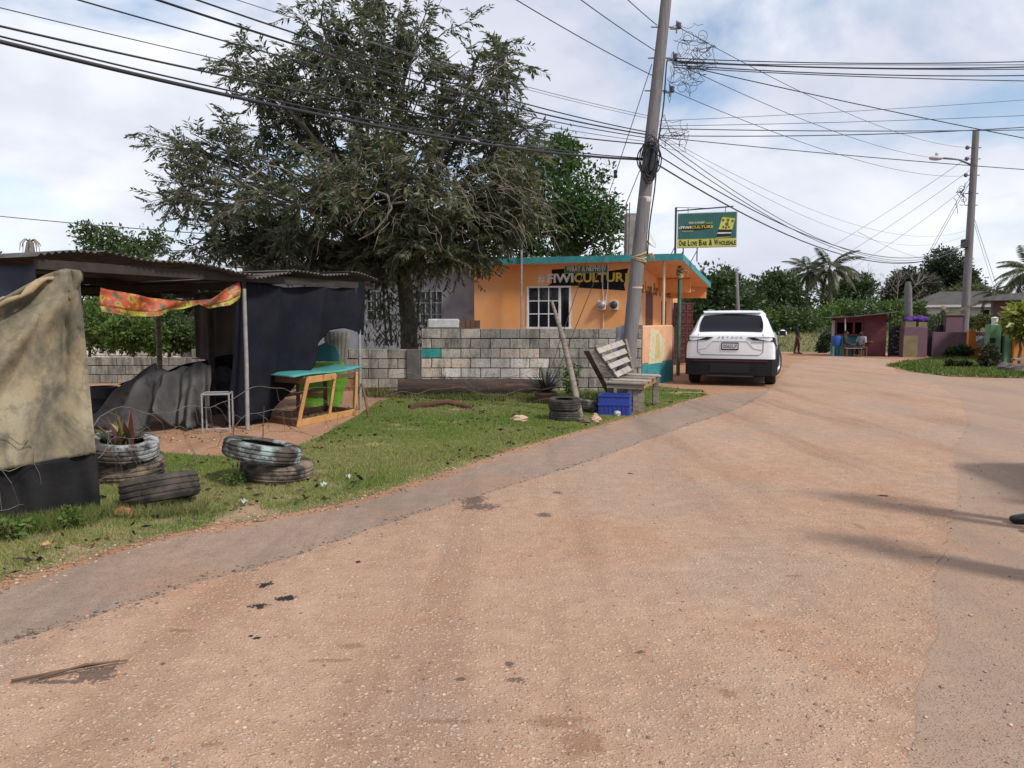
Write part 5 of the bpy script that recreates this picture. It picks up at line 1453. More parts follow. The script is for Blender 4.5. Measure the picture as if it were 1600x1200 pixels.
# ------------------------------------------------------------------ blue crate
blue = mat('blue_crate_plastic', (.025, .05, .31), (.03, .05, .26), 5, .6, c3=(.05, .07, .22), s3=7)
cb = gp(961, 647); cr = thing('plastic_crate', 'blue plastic crate standing on the grass before the pallet bench', 'crate', cb, R(-14))
cw, cd, ch = .23, .17, .31
MB().box((-cw, -cd, .005), (cw, cd, .02)).build('base', blue, cr, world=False)
for sx in (-1, 1):
    MB().box((sx * cw - .008, -cd + .009, .021), (sx * cw + .008, cd - .009, ch)).build('end_wall', blue, cr, world=False)
for sy in (-1, 1):
    MB().box((-cw - .008, sy * cd - .008, .021), (cw + .008, sy * cd + .008, ch)).build('side_wall', blue, cr, world=False)
    for zz in (.0, .15, .285):
        MB().box((-cw - .02, sy * cd - .02 if sy < 0 else sy * cd + .009, zz + .005), (cw + .02, sy * cd - .009 if sy < 0 else sy * cd + .02, zz + .03)).build('rib', blue, cr, world=False)
    for k in range(7):
        x = -cw + .03 + k * (2 * cw - .06) / 6
        MB().box((x - .007, sy * cd - .017 if sy < 0 else sy * cd + .009, .037), (x + .007, sy * cd - .009 if sy < 0 else sy * cd + .017, .149)).build('rib', blue, cr, world=False)
for sx in (-1, 1):
    for zz in (.0, .15, .285):
        MB().box((sx * cw - .02 if sx < 0 else sx * cw + .009, -cd, zz + .006), (sx * cw - .009 if sx < 0 else sx * cw + .02, cd, zz + .03)).build('rib', blue, cr, world=False)
o = MB().ball((0, 0, .04), (.05, .04, .045), 9, 7, .5, 3).build('white_flower', wh, world=False); o.location = gp(964, 650) + Vector((0, -.05, 0)); tag(o, 'crumpled white scrap in the grass before the blue crate', 'litter')
# ------------------------------------------------------------------ leaning stick (broken post)
o = MB().tube([gp(908, 652) + Vector((0, 0, -.05)), at(892, 580, 12.2), at(878, 522, 12.4), at(862, 470, 12.6)], [.052, .05, .042, .022], 8).build('leaning_post', wood_g, smooth=True, sharp=R(60))
tag(recenter(o), 'long weathered wooden stake leaning left in front of the wall', 'stake')
# ------------------------------------------------------------------ pallet bench
bw_ = mat('bleached_pallet_wood', (.40, .36, .32), (.30, .265, .23), 6, .9, .5, 70, stretch=(1, 5, 1), c3=(.18, .15, .13), s3=6)
bench = thing('pallet_bench', 'weathered bench knocked together from pallet boards beside the utility pole', 'bench', gx(985, 12.9))
def bb(a, b, w_, t_, m_, nm, up=(0, 0, 1)): MB().beam(a, b, w_, t_, up, b=.004).build(nm, m_, bench)
nrm = (.35, -.75, .55)
for i, (l, r_) in enumerate([((934, 549), (974, 535)), ((943, 561), (978, 548)), ((952, 573), (982, 561)), ((962, 586), (985, 575))]):
    bb(at(*l, 12.55), at(*r_, 13.0), .015 + .085, .02, bw_, 'back_slat', nrm)
for i, (l, r_) in enumerate([((926, 550), (944, 557)), ((931, 560), (951, 569)), ((937, 572), (957, 580)), ((943, 584), (962, 588))]):
    bb(at(*l, 12.68), at(*r_, 12.66), .07, .02, bw_, 'side_slat', (.2, -.8, .4))
bb(at(930, 541, 12.64), at(965, 591, 12.62), .05, .08, wood_g, 'stringer', nrm); bb(at(976, 530, 13.08), at(988, 580, 13.05), .05, .08, wood_g, 'stringer', nrm)
bb(at(916, 546, 12.75), gp(957, 620) + Vector((0, .3, 0)), .10, .05, wood_g, 'prop')
sz = .50
for i in range(4):
    y = 12.25 + i * .3
    a = at(946 + 9 * i, 592 - 3.6 * i, y); b = at(1005 + 8 * i, 600 - 5.4 * i, y)
    bb(Vector((a.x, y, sz + .02 * (i - 1))), Vector((b.x + .02, y - .05, sz + .02 * (i - 1) - .02)), .27, .025, bw_ if i % 2 else wood_g, 'seat_plank')
q1 = gx(993, 12.2); q2 = gx(1024, 13.15); q3 = gx(950, 12.4); q4 = gx(985, 13.2)
bb(Vector((gx(1003, 12.15).x, 12.13, sz - .07)), Vector((gx(1026, 13.2).x, 13.2, sz - .03)), .05, .1, mat('ochre_board', (.33, .19, .09), (.24, .14, .07), 6, .85), 'apron')
bb(Vector((gx(946, 12.3).x, 12.15, sz - .06)), Vector((gx(1003, 12.15).x, 12.12, sz - .09)), .03, .09, wood_g, 'apron')
for q, dx in ((q1, 0), (gx(1001, 12.25), 0), (q2, 0), (q3, .05), (q4, 0)):
    bb(Vector((q.x, q.y, -.05)), Vector((q.x + dx, q.y, sz - .04)), .10, .06, wood_g, 'leg', (0, 1, 0))
# white sack hanging on the pole behind the bench
q = pp(556)
o = MB().grid(lambda u, v: (q.x - .20 - .06 * v + .16 * u + .02 * math.sin(v * 9), q.y + .17 + .03 * math.sin(u * 8 + v * 3), 1.33 - .85 * v + .05 * u), 10, 16).build('torn_sack', mat('white_sack', (.46, .46, .48), (.33, .33, .35), 6, .7))
solid(o, .006); tag(recenter(o), 'torn whitish sack stuck between the utility pole and the wall', 'sack')
# ------------------------------------------------------------------ sagging wire fence
fence = thing('wire_fence', 'sagging rusty wire mesh fence strung along the verge', 'fence', gx(300, 7.4))
wm = mat('fence_wire', (.20, .19, .18), (.15, .11, .09), 12, .6, metal=.3)
def fpath(t):
    px = -60 + 930 * t
    Y = float(np.interp(px, [-60, 0, 150, 300, 480, 620, 870], [5.0, 5.25, 6.1, 7.4, 9.2, 11.2, 12.9]))
    return gx(px, Y)
rf = random.Random(17)
def strand(h, amp, seed, r, t0=0, t1=1, n=110):
    rr = random.Random(seed); ph = [rr.uniform(0, 6.3) for _ in range(4)]; pts = []
    for i in range(n + 1):
        t = t0 + (t1 - t0) * i / n; q = fpath(t)
        z = h + amp * (math.sin(t * 26 + ph[0]) * .5 + math.sin(t * 55 + ph[1]) * .3 + math.sin(t * 121 + ph[2]) * .15) - .2 * max(0, t - .55)
        pts.append(q + Vector((.03 * math.sin(t * 60 + ph[3]), .05 * math.sin(t * 43 + ph[1]), max(.02, z))))
    MB().tube(pts, r, 4).build('strand', wm, fence)
    return pts
top = strand(.66, .10, 1, .0034); mid = strand(.42, .12, 2, .0026); lo_ = strand(.16, .09, 3, .0026)
for k in range(56):
    i = rf.randrange(2, 100); a = top[i] if k % 2 else mid[i]; b = (mid if k % 2 else lo_)[min(110, i + rf.randrange(1, 4))]
    c = a.lerp(b, .5) + Vector((rf.uniform(-.06, .06), rf.uniform(-.08, .08), rf.uniform(-.03, .03)))
    pts = [a, a.lerp(c, .5) + Vector((rf.uniform(-.02, .02), 0, .02)), c, c.lerp(b, .5), b]
    MB().tube(pts, .0022, 4).build('mesh_wire', wm, fence)
for t in (.455, .505):
    q = fpath(t); MB().tube([q + Vector((0, 0, -.05)), q + Vector((.02, 0, .28)), q + Vector((.035, 0, .52))], [.007, .006, .004], 6).build('stake', mat('rusty_bar', (.10, .06, .045)), fence)
# ================================================================== CAR
paint = mat('white_car_paint', (.80, .81, .83), rough=.28, spec=.5, coat=.6)
cglass = mat('car_dark_glass', (.008, .009, .014), rough=.08, spec=.2)
cblack = mat('car_black_trim', (.009, .009, .010), (.014, .014, .015), 20, .6, spec=.2)
clamp = mat('car_lamp_dark', (.02, .010, .013), rough=.3, spec=.3)
rubber = mat('car_tyre', (.022, .021, .021), (.05, .042, .036), 9, .85)
rimm = mat('car_rim', (.40, .41, .42), rough=.3, metal=.8)
chrome = mat('car_letters', (.35, .36, .38), rough=.3, metal=.7)
cp = gx(1139, 17.0)
car = thing('parked_car', 'white sport utility car parked with its rear to the road', 'car', cp, -R(20))
ST = [(0.00, .30, .98, .82, 1.08, .76), (.03, .26, 1.03, .91, 1.15, .79), (.08, .25, 1.05, .95, 1.19, .79), (.18, .25, 1.07, .957, 1.26, .76), (.36, .25, 1.08, .957, 1.44, .73), (.50, .25, 1.09, .957, 1.575, .70), (.60, .25, 1.09, .957, 1.63, .69),
      (1.2, .25, 1.09, .957, 1.68, .68), (2.2, .25, 1.08, .953, 1.66, .67), (2.9, .25, 1.07, .95, 1.46, .71), (3.4, .25, 1.05, .945, 1.15, .82), (3.6, .25, 1.03, .94, 1.10, .85), (4.2, .27, .98, .93, 1.03, .84), (4.5, .33, .86, .87, .92, .72), (4.6, .40, .74, .77, .80, .62)]
def csec(y, zb, zs, ws, zr, wr):
    L = lambda a, b, t: a + (b - a) * t
    return [(0, zb), (.85 * ws, zb), (.985 * ws, zb + .08), (ws, L(zb, zs, .35)), (ws * .995, L(zb, zs, .7)), (ws * .975, zs), (L(ws, wr, .22), L(zs, zr, .12)), (L(ws, wr, .72), L(zs, zr, .68)), (wr, L(zs, zr, .90)), (wr * .88, zr - .012), (wr * .5, zr), (0, zr + .004)]
m = MB(); rows = []
for s in ST:
    h = csec(*s); full = [(x, z) for x, z in h] + [(-x, z) for x, z in h[-2:0:-1]]
    rows.append([Vector((x, s[0], z)) for x, z in full])
n = len(rows[0]); m.v = [p for r_ in rows for p in r_]
for i in range(len(rows) - 1):
    for k in range(n):
        m.f.append((i * n + k, i * n + (k + 1) % n, (i + 1) * n + (k + 1) % n, (i + 1) * n + k))
m.f.append(tuple(range(n))); m.f.append(tuple((len(rows) - 1) * n + k for k in range(n))[::-1])
body = m.build('body', paint, car, world=False, smooth=True)
cut = MB()
for y in (.86, 3.62):
    for sx in (-1, 1):
        cut.lathe([(0, -.22), (.41, -.22), (.41, .22), (0, .22)], 32, Matrix.Translation((sx * .90, y, .36)) @ Matrix.Rotation(R(90), 4, 'Y'))
co = cut.build('cutter', cblack, None, world=False)
co.data.transform(Matrix.Identity(4)); co.parent = car
bo = body.modifiers.new('b', 'BOOLEAN'); bo.object = co; bo.operation = 'DIFFERENCE'; bo.solver = 'EXACT'
dg = bpy.context.evaluated_depsgraph_get(); dg.update()
nm_ = bpy.data.meshes.new_from_object(body.evaluated_get(dg))
body.modifiers.clear(); body.data = nm_; nm_.name = 'body'
bpy.data.objects.remove(co)
while len(nm_.materials) > 1: nm_.materials.pop()
bm = bmesh.new(); bm.from_mesh(nm_)
for f_ in bm.faces: f_.smooth = True; f_.material_index = 0
for e_ in bm.edges:
    if len(e_.link_faces) == 2 and e_.calc_face_angle(0) > R(32): e_.smooth = False
bm.to_mesh(nm_); bm.free()
def yz(z): return float(np.interp(z, [1.08, 1.15, 1.19, 1.26, 1.44, 1.575, 1.63], [0, .03, .08, .18, .36, .50, .60]))
# rear window (a curved patch that follows the tailgate slope)
def rw(u, v):
    zb_, zt_ = 1.20, 1.575 + .015 * (1 - abs(2 * u - 1))
    hw = .675 - .055 * v + (.03 * math.sin(v * 3.1))
    z = zb_ + (zt_ - zb_) * v - .03 * (2 * u - 1) ** 2 * v; x = (2 * u - 1) * hw
    return (x, yz(z) - .012, z + .008)
MB().grid(rw, 14, 10).build('rear_window', cglass, car, world=False, smooth=True)
# spoiler
MB().prism([(-.62, .47, 1.615), (.62, .47, 1.615), (.66, .64, 1.648), (-.66, .64, 1.648)], (0, 0, .018)).build('spoiler', paint, car, world=False)
for sx in (-1, 1):
    MB().beam((sx * .56, .75, 1.69), (sx * .55, 2.1, 1.69), .03, .03).build('roof_rail', metal_m, car, world=False)
    # tail lamp
    pts = [(.36, -.006, 1.085), (.80, .0, 1.09), (.93, .07, 1.085), (.955, .16, 1.02), (.955, .15, .95), (.90, .03, .99), (.80, -.004, 1.0), (.48, -.006, 1.02)]
    MB().prism([(sx * x, y - .012, z) for x, y, z in pts], (0, .05, 0)).build('tail_lamp', clamp, car, world=False)
    pts = [(.895, .02, 1.03), (.955, .12, 1.0), (.985, .14, .86), (.965, .12, .86)]
    MB().prism([(sx * x, y - .006, z) for x, y, z in pts], (0, .04, 0)).build('lamp_slash', clamp, car, world=False)
    MB().box((min(sx * .45, sx * .70), -.012, .968), (max(sx * .45, sx * .70), .01, .974)).build('badge_line', chrome, car, world=False) if sx > 0 else None
# tailgate seams
seam = mat('panel_gap', (.05, .05, .055), rough=.7)
MB().tube([(-.69, .03, 1.16), (-.70, -.002, 1.0), (-.70, -.004, .76), (-.62, -.004, .69), (.62, -.004, .69), (.70, -.004, .76), (.70, -.002, 1.0), (.69, .03, 1.16)], .006, 5).build('tailgate_seam', seam, car, world=False)
MB().tube([(-.36, -.006, .995), (.36, -.006, .995), (.50, -.004, .84), (.68, -.004, .80)], .006, 5).build('tailgate_crease', mat('soft_crease', (.42, .43, .45), rough=.5), car, world=False)
MB().tube([(-.36, -.006, .995), (-.50, -.004, .84), (-.68, -.004, .80)], .006, 5).build('tailgate_crease', mat('soft_crease', (.42, .43, .45)), car, world=False)
Mx = Matrix.Translation((-.28, -.006, 1.055)) @ Euler((R(90), 0, 0)).to_matrix().to_4x4()
for i, ch_ in enumerate('JETOUR'):
    text_mesh('lettering', ch_, .05, .04, chrome, car, Matrix.Translation((-.27 + i * .098, -.004, 1.06)) @ Euler((R(90), 0, 0)).to_matrix().to_4x4(), .015, .004)
pl = MB().bbox((-.185, -.022, .80), (.185, -.004, .965), .008).build('licence_plate', cblack, car, world=False)
MB().box((-.165, -.0245, .825), (.165, -.0225, .94)).build('plate_face', mat('plate_white', (.62, .63, .64), rough=.5), pl, world=False)
text_mesh('lettering', '0065LP', .30, .085, mat('plate_ink', (.05, .05, .07), rough=.6), pl, Matrix.Translation((-.15, -.0248, .84)) @ Euler((R(90), 0, 0)).to_matrix().to_4x4(), .01, .002)
# black rear bumper
tv = [(-.972, .46), (-.97, .10), (-.90, -.015), (-.6, -.045), (.6, -.045), (.90, -.015), (.97, .10), (.972, .46)]
m = MB(); m.prism([(x, y, .24) for x, y in tv], (0, 0, .365)); m.build('rear_bumper', cblack, car, world=False)
MB().box((-.8, -.052, .55), (.8, -.03, .572)).build('reflector_strip', mat('dark_red_reflector', (.10, .015, .02), rough=.3), car, world=False)
MB().box((-.42, -.056, .30), (.42, -.03, .50)).build('bumper_inset', mat('bumper_inset_black', (.010, .010, .011), rough=.6), car, world=False)
MB().box((-.5, -.02, .215), (.5, .25, .238)).build('skid_plate', mat('skid_grey', (.12, .12, .12), rough=.5), car, world=False)
# side glass, arches, sills, mirrors, wheels
def sp3(y, t):
    q = [np.interp(y, [s[0] for s in ST], [s[i] for s in ST]) for i in range(1, 6)]; h = csec(y, *q)
    a = Vector((h[6][0], y, h[6][1])); b = Vector((h[7][0], y, h[7][1])); c = Vector((h[8][0], y, h[8][1]))
    return a.lerp(b, t * 1.4) if t < .714 else b.lerp(c, (t - .714) / .286)
for sx in (-1, 1):
    for y0, y1 in ((.72, 1.10), (1.16, 1.95), (2.02, 2.95)):
        def sg(u, v):
            y = y0 + (y1 - y0) * u; q = sp3(y, .06 + .86 * v)
            return (sx * (q.x + .006), q.y, q.z + .002)
        MB().grid(sg, 6, 5).build('side_window', cglass, car, world=False, smooth=True)
    for y in (.86, 3.62):
        pts = [(sx * .956, y + .43 * math.cos(t), .36 + .43 * math.sin(t)) for t in np.linspace(-.25, math.pi + .25, 18)]
        MB().tube(pts, .032, 6).build('arch_trim', cblack, car, world=False, smooth=True)
    MB().box((min(sx * .90, sx * .965), 1.28, .25), (max(sx * .90, sx * .965), 3.2, .37)).build('sill', cblack, car, world=False)
    mr = MB().ball((sx * 1.06, 2.72, 1.13), (.10, .07, .085), 12, 8).build('mirror', paint, car, world=False, smooth=True)
    MB().box((sx * 1.06 - .08, 2.645, 1.065), (sx * 1.06 + .08, 2.66, 1.19)).build('mirror_glass', cblack, mr, world=False)
    MB().beam((sx * .9, 2.74, 1.09), (sx * 1.0, 2.73, 1.11), .06, .04).build('mirror_stalk', cblack, mr, world=False)
def wheel(x, y, steer, sx):
    Mw = Matrix.Translation((x, y, .355)) @ Matrix.Rotation(steer, 4, 'Z') @ Matrix.Rotation(R(90) * sx, 4, 'Y')
    w_ = MB().lathe([(.25, -.11), (.33, -.115), (.35, -.09), (.355, -.04), (.347, -.035), (.347, -.025), (.355, -.02), (.355, .02), (.347, .025), (.347, .035), (.355, .04), (.35, .09), (.33, .115), (.25, .11), (.24, .0)], 40, Mw, closed=True).build('wheel', rubber, car, world=False, smooth=True, sharp=R(40))
    MB().lathe([(.0, .03), (.05, .045), (.06, .03)], 14, Mw).build('hub', rimm, w_, world=False, smooth=True)
    MB().lathe([(.252, .108), (.235, .10), (.225, .02), (.225, -.1), (.245, -.1), (.252, -.1)], 36, Mw, closed=True).build('rim', rimm, w_, world=False, smooth=True)
    MB().lathe([(0, -.02), (.226, -.02)], 24, Mw).build('disc', cblack, w_, world=False)
    for k in range(5):
        for d in (-.13, .13):
            a = 2 * math.pi * k / 5
            MB().beam(Mw @ Vector((.04 * math.cos(a), .04 * math.sin(a), .04)), Mw @ Vector((.24 * math.cos(a + d), .24 * math.sin(a + d), .08)), .022, .03).build('spoke', rimm, w_, world=False)
for y in (.86, 3.62):
    for sx in (-1, 1): wheel(sx * .845, y, -R(17) if y > 2 else 0, sx)
MB().box((-.8, .3, .20), (.8, 4.2, .245)).build('underbody', cblack, car, world=False)

# ================================================================== PEOPLE
def skin(name, verts, edges, m_, parent, sub=1, root=0):
    bm = bmesh.new(); ly = bm.verts.layers.skin.verify(); vs = [bm.verts.new(v[0]) for v in verts]
    for a, b in edges: bm.edges.new((vs[a], vs[b]))
    for i, v in enumerate(vs):
        rr_ = verts[i][1]; v[ly].radius = rr_ if isinstance(rr_, tuple) else (rr_, rr_); v[ly].use_root = (i == root)
    me = bpy.data.meshes.new(name); bm.to_mesh(me); bm.free(); me.materials.append(m_)
    o = bpy.data.objects.new(name, me); col.objects.link(o); o.parent = parent
    md = o.modifiers.new('skin', 'SKIN'); md.use_smooth_shade = True
    sb = o.modifiers.new('sub', 'SUBSURF'); sb.levels = sub; sb.render_levels = sub
    return o
skin_m = mat('brown_skin', (.10, .055, .035), (.085, .045, .03), 5, .55)
hair_m = mat('black_hair', (.012, .011, .011), rough=.9)
def joints(pose='stand', arm=(0, 0), leg=(0, 0)):
    J = {'pelvis': (0, 0, .95), 'spine': (0, 0, 1.14), 'chest': (0, .01, 1.33), 'neck': (0, .01, 1.47), 'jaw': (0, -.025, 1.55), 'face': (0, -.02, 1.62), 'crown': (0, 0, 1.70)}
    for s, k in ((-1, 'l'), (1, 'r')):
        J['sh' + k] = (s * .175, .01, 1.41)
        J['hip' + k] = (s * .09, 0, .90)
        if pose == 'stand':
            i = 0 if s < 0 else 1
            J['el' + k] = (s * .235, .03 - .06 * arm[i], 1.13); J['wr' + k] = (s * .25, -.04 - .16 * arm[i], .90 + .05 * abs(arm[i]))
            J['kn' + k] = (s * .105, -.02 - .12 * leg[i], .50); J['an' + k] = (s * .11, .03 - .2 * leg[i], .09)
        else:
            J['el' + k] = (s * .24, -.06, 1.14); J['wr' + k] = (s * .14, -.30, 1.06)
            J['kn' + k] = (s * .14, -.43, .93); J['an' + k] = (s * .14, -.40, .54)
        a = J['an' + k]; J['to' + k] = (a[0] * 1.08, a[1] - .17, a[2] - .05); J['he' + k] = (a[0], a[1] + .04, a[2] - .05)
    if pose == 'sit':
        for k in J: J[k] = (J[k][0], J[k][1], J[k][2] - .45)
    return {k: Vector(v) for k, v in J.items()}
def person(label, loc, rotz, J, top, legs, shoe, scale=1.0, hat=None, sleeve=True, hands=True):
    p = thing('person', label, 'person', loc, rotz); p.scale = (scale,) * 3
    V = []; E = []; ix = {}
    def v(k, c, r): ix[k] = len(V); V.append((c, r)); return ix[k]
    v('pelvis', J['pelvis'], (.15, .11)); v('spine', J['spine'], (.14, .10)); v('chest', J['chest'], (.165, .11)); v('neck', J['neck'], .058); v('jaw', J['jaw'], .068); v('face', J['face'], (.078, .095)); v('crown', J['crown'], .06)
    for a, b in zip(['pelvis', 'spine', 'chest', 'neck', 'jaw', 'face'], ['spine', 'chest', 'neck', 'jaw', 'face', 'crown']): E.append((ix[a], ix[b]))
    v('nose', J['face'] + Vector((0, -.105, -.015)), .014); E.append((ix['face'], ix['nose']))
    for k in 'lr':
        s = -1 if k == 'l' else 1
        v('sh' + k, J['sh' + k], .06); v('el' + k, J['el' + k], .043); v('wr' + k, J['wr' + k], (.030, .024))
        E += [(ix['chest'], ix['sh' + k]), (ix['sh' + k], ix['el' + k]), (ix['el' + k], ix['wr' + k])]
        d = (J['wr' + k] - J['el' + k]).normalized(); w_ = J['wr' + k]
        v('pa' + k, w_ + d * .075, (.036, .018)); E.append((ix['wr' + k], ix['pa' + k]))
        side = Vector((0, -1, 0)); side = (side - d * side.dot(d)).normalized()
        for f_, (o_, l_) in enumerate(((-.030, .065), (-.010, .08), (.010, .075), (.030, .06))):
            b0 = w_ + d * .085 + side * o_; b1 = b0 + d * l_ * .55 + Vector((-s * .006, 0, 0)); b2 = b1 + d * l_ * .4 + Vector((-s * .022, 0, 0))
            v('f%d%s' % (f_, k), b0 + d * .01, .010); v('g%d%s' % (f_, k), b1, .009); v('h%d%s' % (f_, k), b2, .007)
            E += [(ix['pa' + k], ix['f%d%s' % (f_, k)]), (ix['f%d%s' % (f_, k)], ix['g%d%s' % (f_, k)]), (ix['g%d%s' % (f_, k)], ix['h%d%s' % (f_, k)])]
        t0 = w_ + d * .035 - side * -.040; v('t0' + k, t0 + side * .01, .011); v('t1' + k, t0 + d * .045 + side * .022, .009); E += [(ix['wr' + k], ix['t0' + k]), (ix['t0' + k], ix['t1' + k])]
        v('hip' + k, J['hip' + k], .085); v('kn' + k, J['kn' + k], .058); v('an' + k, J['an' + k], .04); v('to' + k, J['to' + k] , (.038, .024)); v('he' + k, J['he' + k], .034)
        E += [(ix['pelvis'], ix['hip' + k]), (ix['hip' + k], ix['kn' + k]), (ix['kn' + k], ix['an' + k]), (ix['an' + k], ix['to' + k]), (ix['an' + k], ix['he' + k])]
    skin('body', V, E, skin_m, p)
    for k in 'lr':
        s = -1 if k == 'l' else 1
    MB().ball(J['crown'] + Vector((0, .02, -.035)), (.088, .105, .075), 12, 8).build('hair', hair_m, p, world=False, smooth=True) if not hat else None
    if hat:
        c = J['crown'] + Vector((0, .005, -.045))
        MB().ball(c + Vector((0, .01, .0)), (.098, .115, .085), 14, 8).prism([c + Vector((.08 * math.cos(t), -.09 - .08 * math.sin(t), -.01)) for t in np.linspace(0, math.pi, 8)], (0, 0, .012)).build('cap', hat, p, world=False, smooth=True)
    for s in (-1, 1):
        MB().ball(J['face'] + Vector((s * .033, -.093, .012)), (.012, .008, .007), 8, 6).build('eye', mat('eye_white', (.5, .48, .45), rough=.4), p, world=False)
        MB().ball(J['face'] + Vector((s * .088, .01, -.005)), (.012, .02, .032), 8, 6).build('ear', skin_m, p, world=False)
    MB().ball(J['jaw'] + Vector((0, -.07, .008)), (.025, .01, .008), 8, 6).build('mouth', mat('lip', (.10, .04, .035), rough=.5), p, world=False)
    g_ = .018
    V = [(J['pelvis'] + Vector((0, 0, -.02)), (.165, .125)), (J['spine'], (.16, .12)), (J['chest'], (.185, .125)), (J['neck'] + Vector((0, 0, -.035)), .075)]; E = [(0, 1), (1, 2), (2, 3)]
    for k in 'lr':
        b = len(V); el = J['el' + k]; V += [(J['sh' + k], .078), (J['sh' + k].lerp(el, .55), .068), (el, .058)]; E += [(2, b), (b, b + 1), (b + 1, b + 2)]
        if sleeve: V.append((el.lerp(J['wr' + k], .9), .043)); E.append((b + 2, b + 3))
    skin('top', V, E, top, p)
    V = [(J['pelvis'] + Vector((0, 0, .03)), (.16, .12)), (J['pelvis'] + Vector((0, 0, -.04)), (.165, .125))]; E = [(0, 1)]
    for k in 'lr':
        b = len(V); V += [(J['hip' + k], .10), (J['hip' + k].lerp(J['kn' + k], .5), .088), (J['kn' + k], .075), (J['kn' + k].lerp(J['an' + k], .9), .058)]; E += [(1, b), (b, b + 1), (b + 1, b + 2), (b + 2, b + 3)]
    skin('trousers', V, E, legs, p)
    for k in 'lr':
        to = J['to' + k]; he = J['he' + k]; an = J['an' + k]
        skin('shoe', [(he + Vector((0, .01, .0)), (.046, .042)), (he.lerp(to, .5) + Vector((0, 0, .012)), (.050, .046)), (to + Vector((0, 0, -.002)), (.050, .036)), (to + (to - he).normalized() * .055 + Vector((0, 0, -.004)), (.036, .026))], [(0, 1), (1, 2), (2, 3)], shoe, p, 2)
    return p
blackc = mat('black_cloth', (.014, .014, .017), (.022, .022, .026), 6, .9); maroonc = mat('maroon_cloth', (.075, .018, .022), (.06, .015, .02), 6, .9); greyc = mat('grey_cloth', (.30, .31, .33), (.22, .23, .25), 5, .9)
darkc = mat('dark_cloth', (.03, .028, .03), rough=.9); shoe_b = mat('black_leather', (.012, .012, .014), rough=.4); redsh = mat('red_shoe', (.12, .03, .03), rough=.6)
person('person in black top and maroon trousers walking on the far road', gx(1245, 41.5), R(72), joints('stand', (.5, -.3), (.55, -.55)), blackc, maroonc, redsh, .96)
# ================================================================== SHACK
S0 = gx(1298, 38.0)
shk = thing('roadside_shack', 'small teal and maroon roadside shack with a tin roof', 'shack', S0, R(-23))
k38 = 38 / 1200.0
pinkw = mat('maroon_pink_wall', (.17, .055, .06), (.13, .045, .05), 2, .85); tealw = mat('teal_wall', (.06, .24, .25), (.05, .19, .20), 3, .8)
W1_ = 46 * k38; W2_ = 77 * k38
MB().box((0, -.04, -.05), (.14, .1, 1.75)).build('post', mat('pale_post', (.40, .36, .34), rough=.8), shk, world=False)
MB().box((.141, .02, -.05), (W1_, .12, 1.02)).build('counter_wall', tealw, shk, world=False)
MB().box((.20, -.18, 1.021), (W1_, .14, 1.08)).build('counter', pinkw, shk, world=False)
MB().box((.141, .02, 1.65), (W1_, .12, 1.95)).build('header', pinkw, shk, world=False)
for x in (.141, .95, W1_ - .12): MB().box((x, .021, 1.081), (x + .10, .11, 1.649)).build('jamb', pinkw, shk, world=False)
MB().box((W1_ + .001, -.02, -.05), (W2_, .13, 2.05)).build('wall', pinkw, shk, world=False)
MB().box((.0, .131, -.05), (.12, 2.4, 1.9)).box((W2_ - .12, .131, -.05), (W2_, 2.4, 2.05)).box((.121, 2.3, -.05), (W2_ - .121, 2.4, 1.95)).build('outer_walls', pinkw, shk, world=False)
def rfs(u, v): return (-.35 + (W2_ + .85) * u, -.75 + 3.4 * v, 1.86 + .30 * u ** 1.6 + .02 * v + .012 * math.sin(u * 180))
solid(MB().grid(rfs, 160, 3).build('roof', zinc_m, shk, world=False), .02)
MB().tube([(.55, -.55, 0), (.62, -.6, 1.0), (.60, -.62, 1.86)], .028, 8).build('roof_prop', pipe_m, shk, world=False)
MB().tube([(W2_ + .1, -.35, 0), (W2_ + .1, -.35, 2.1)], .03, 8).build('roof_prop', pipe_m, shk, world=False)
q = gx(1306, 37.2)
dr = thing('blue_drum', 'blue plastic drum on a stand in front of the shack', 'drum', q)
MB().lathe([(0, .5), (.22, .5), (.24, .55), (.24, .95), (.22, 1.0), (0, 1.0)], 20).build('drum', mat('drum_blue', (.02, .07, .26), rough=.5), dr, world=False, smooth=True, sharp=R(40))
for dx in (-.18, .18):
    for dy in (-.15, .15): MB().beam((dx, dy, 0), (dx, dy, .5), .05, .05).build('leg', tealw, dr, world=False)
def stool(px, Y, label):
    q = gx(px, Y); s_ = thing('wooden_stool', label, 'stool', q)
    MB().box((-.2, -.2, .40), (.2, .2, .45)).build('seat', wood_b, s_, world=False)
    for dx in (-.16, .16):
        for dy in (-.16, .16): MB().beam((dx, dy, 0), (dx, dy, .40), .05, .05).build('leg', wood_b, s_, world=False)
    return q
q = stool(1321, 37.0, 'wooden stool under the seated person in dark clothes'); person('seated person in dark clothes beside the blue drum', (q.x, q.y + .03, q.z - .04), R(55), joints('sit'), darkc, darkc, shoe_b, 1.0)
q = stool(1346, 37.0, 'wooden stool under the seated person in a white top'); person('seated person in a white top in front of the shack', (q.x, q.y + .03, q.z - .04), R(-60), joints('sit'), greyc, darkc, shoe_b, 1.0, sleeve=False)
q = gx(1332, 36.8); t_ = thing('low_table', 'low wooden table between the two seated people', 'table', q)
MB().box((-.4, -.2, .38), (.4, .2, .42)).build('top', wood_g, t_, world=False)
for dx in (-.34, .34):
    for dy in (-.15, .15): MB().beam((dx, dy, 0), (dx, dy, .38), .05, .05).build('leg', wood_b, t_, world=False)
q = gx(1358, 37.4); t_ = thing('plank_bench', 'yellowish plank bench against the maroon shack wall', 'bench', q)
MB().box((-.5, -.15, .68), (.45, .15, .73)).build('plank', mat('yellow_plank', (.34, .17, .05), rough=.8), t_, world=False)
for dx in (-.4, .35): MB().box((dx, -.12, 0), (dx + .08, .12, .68)).build('leg', wood_b, t_, world=False)
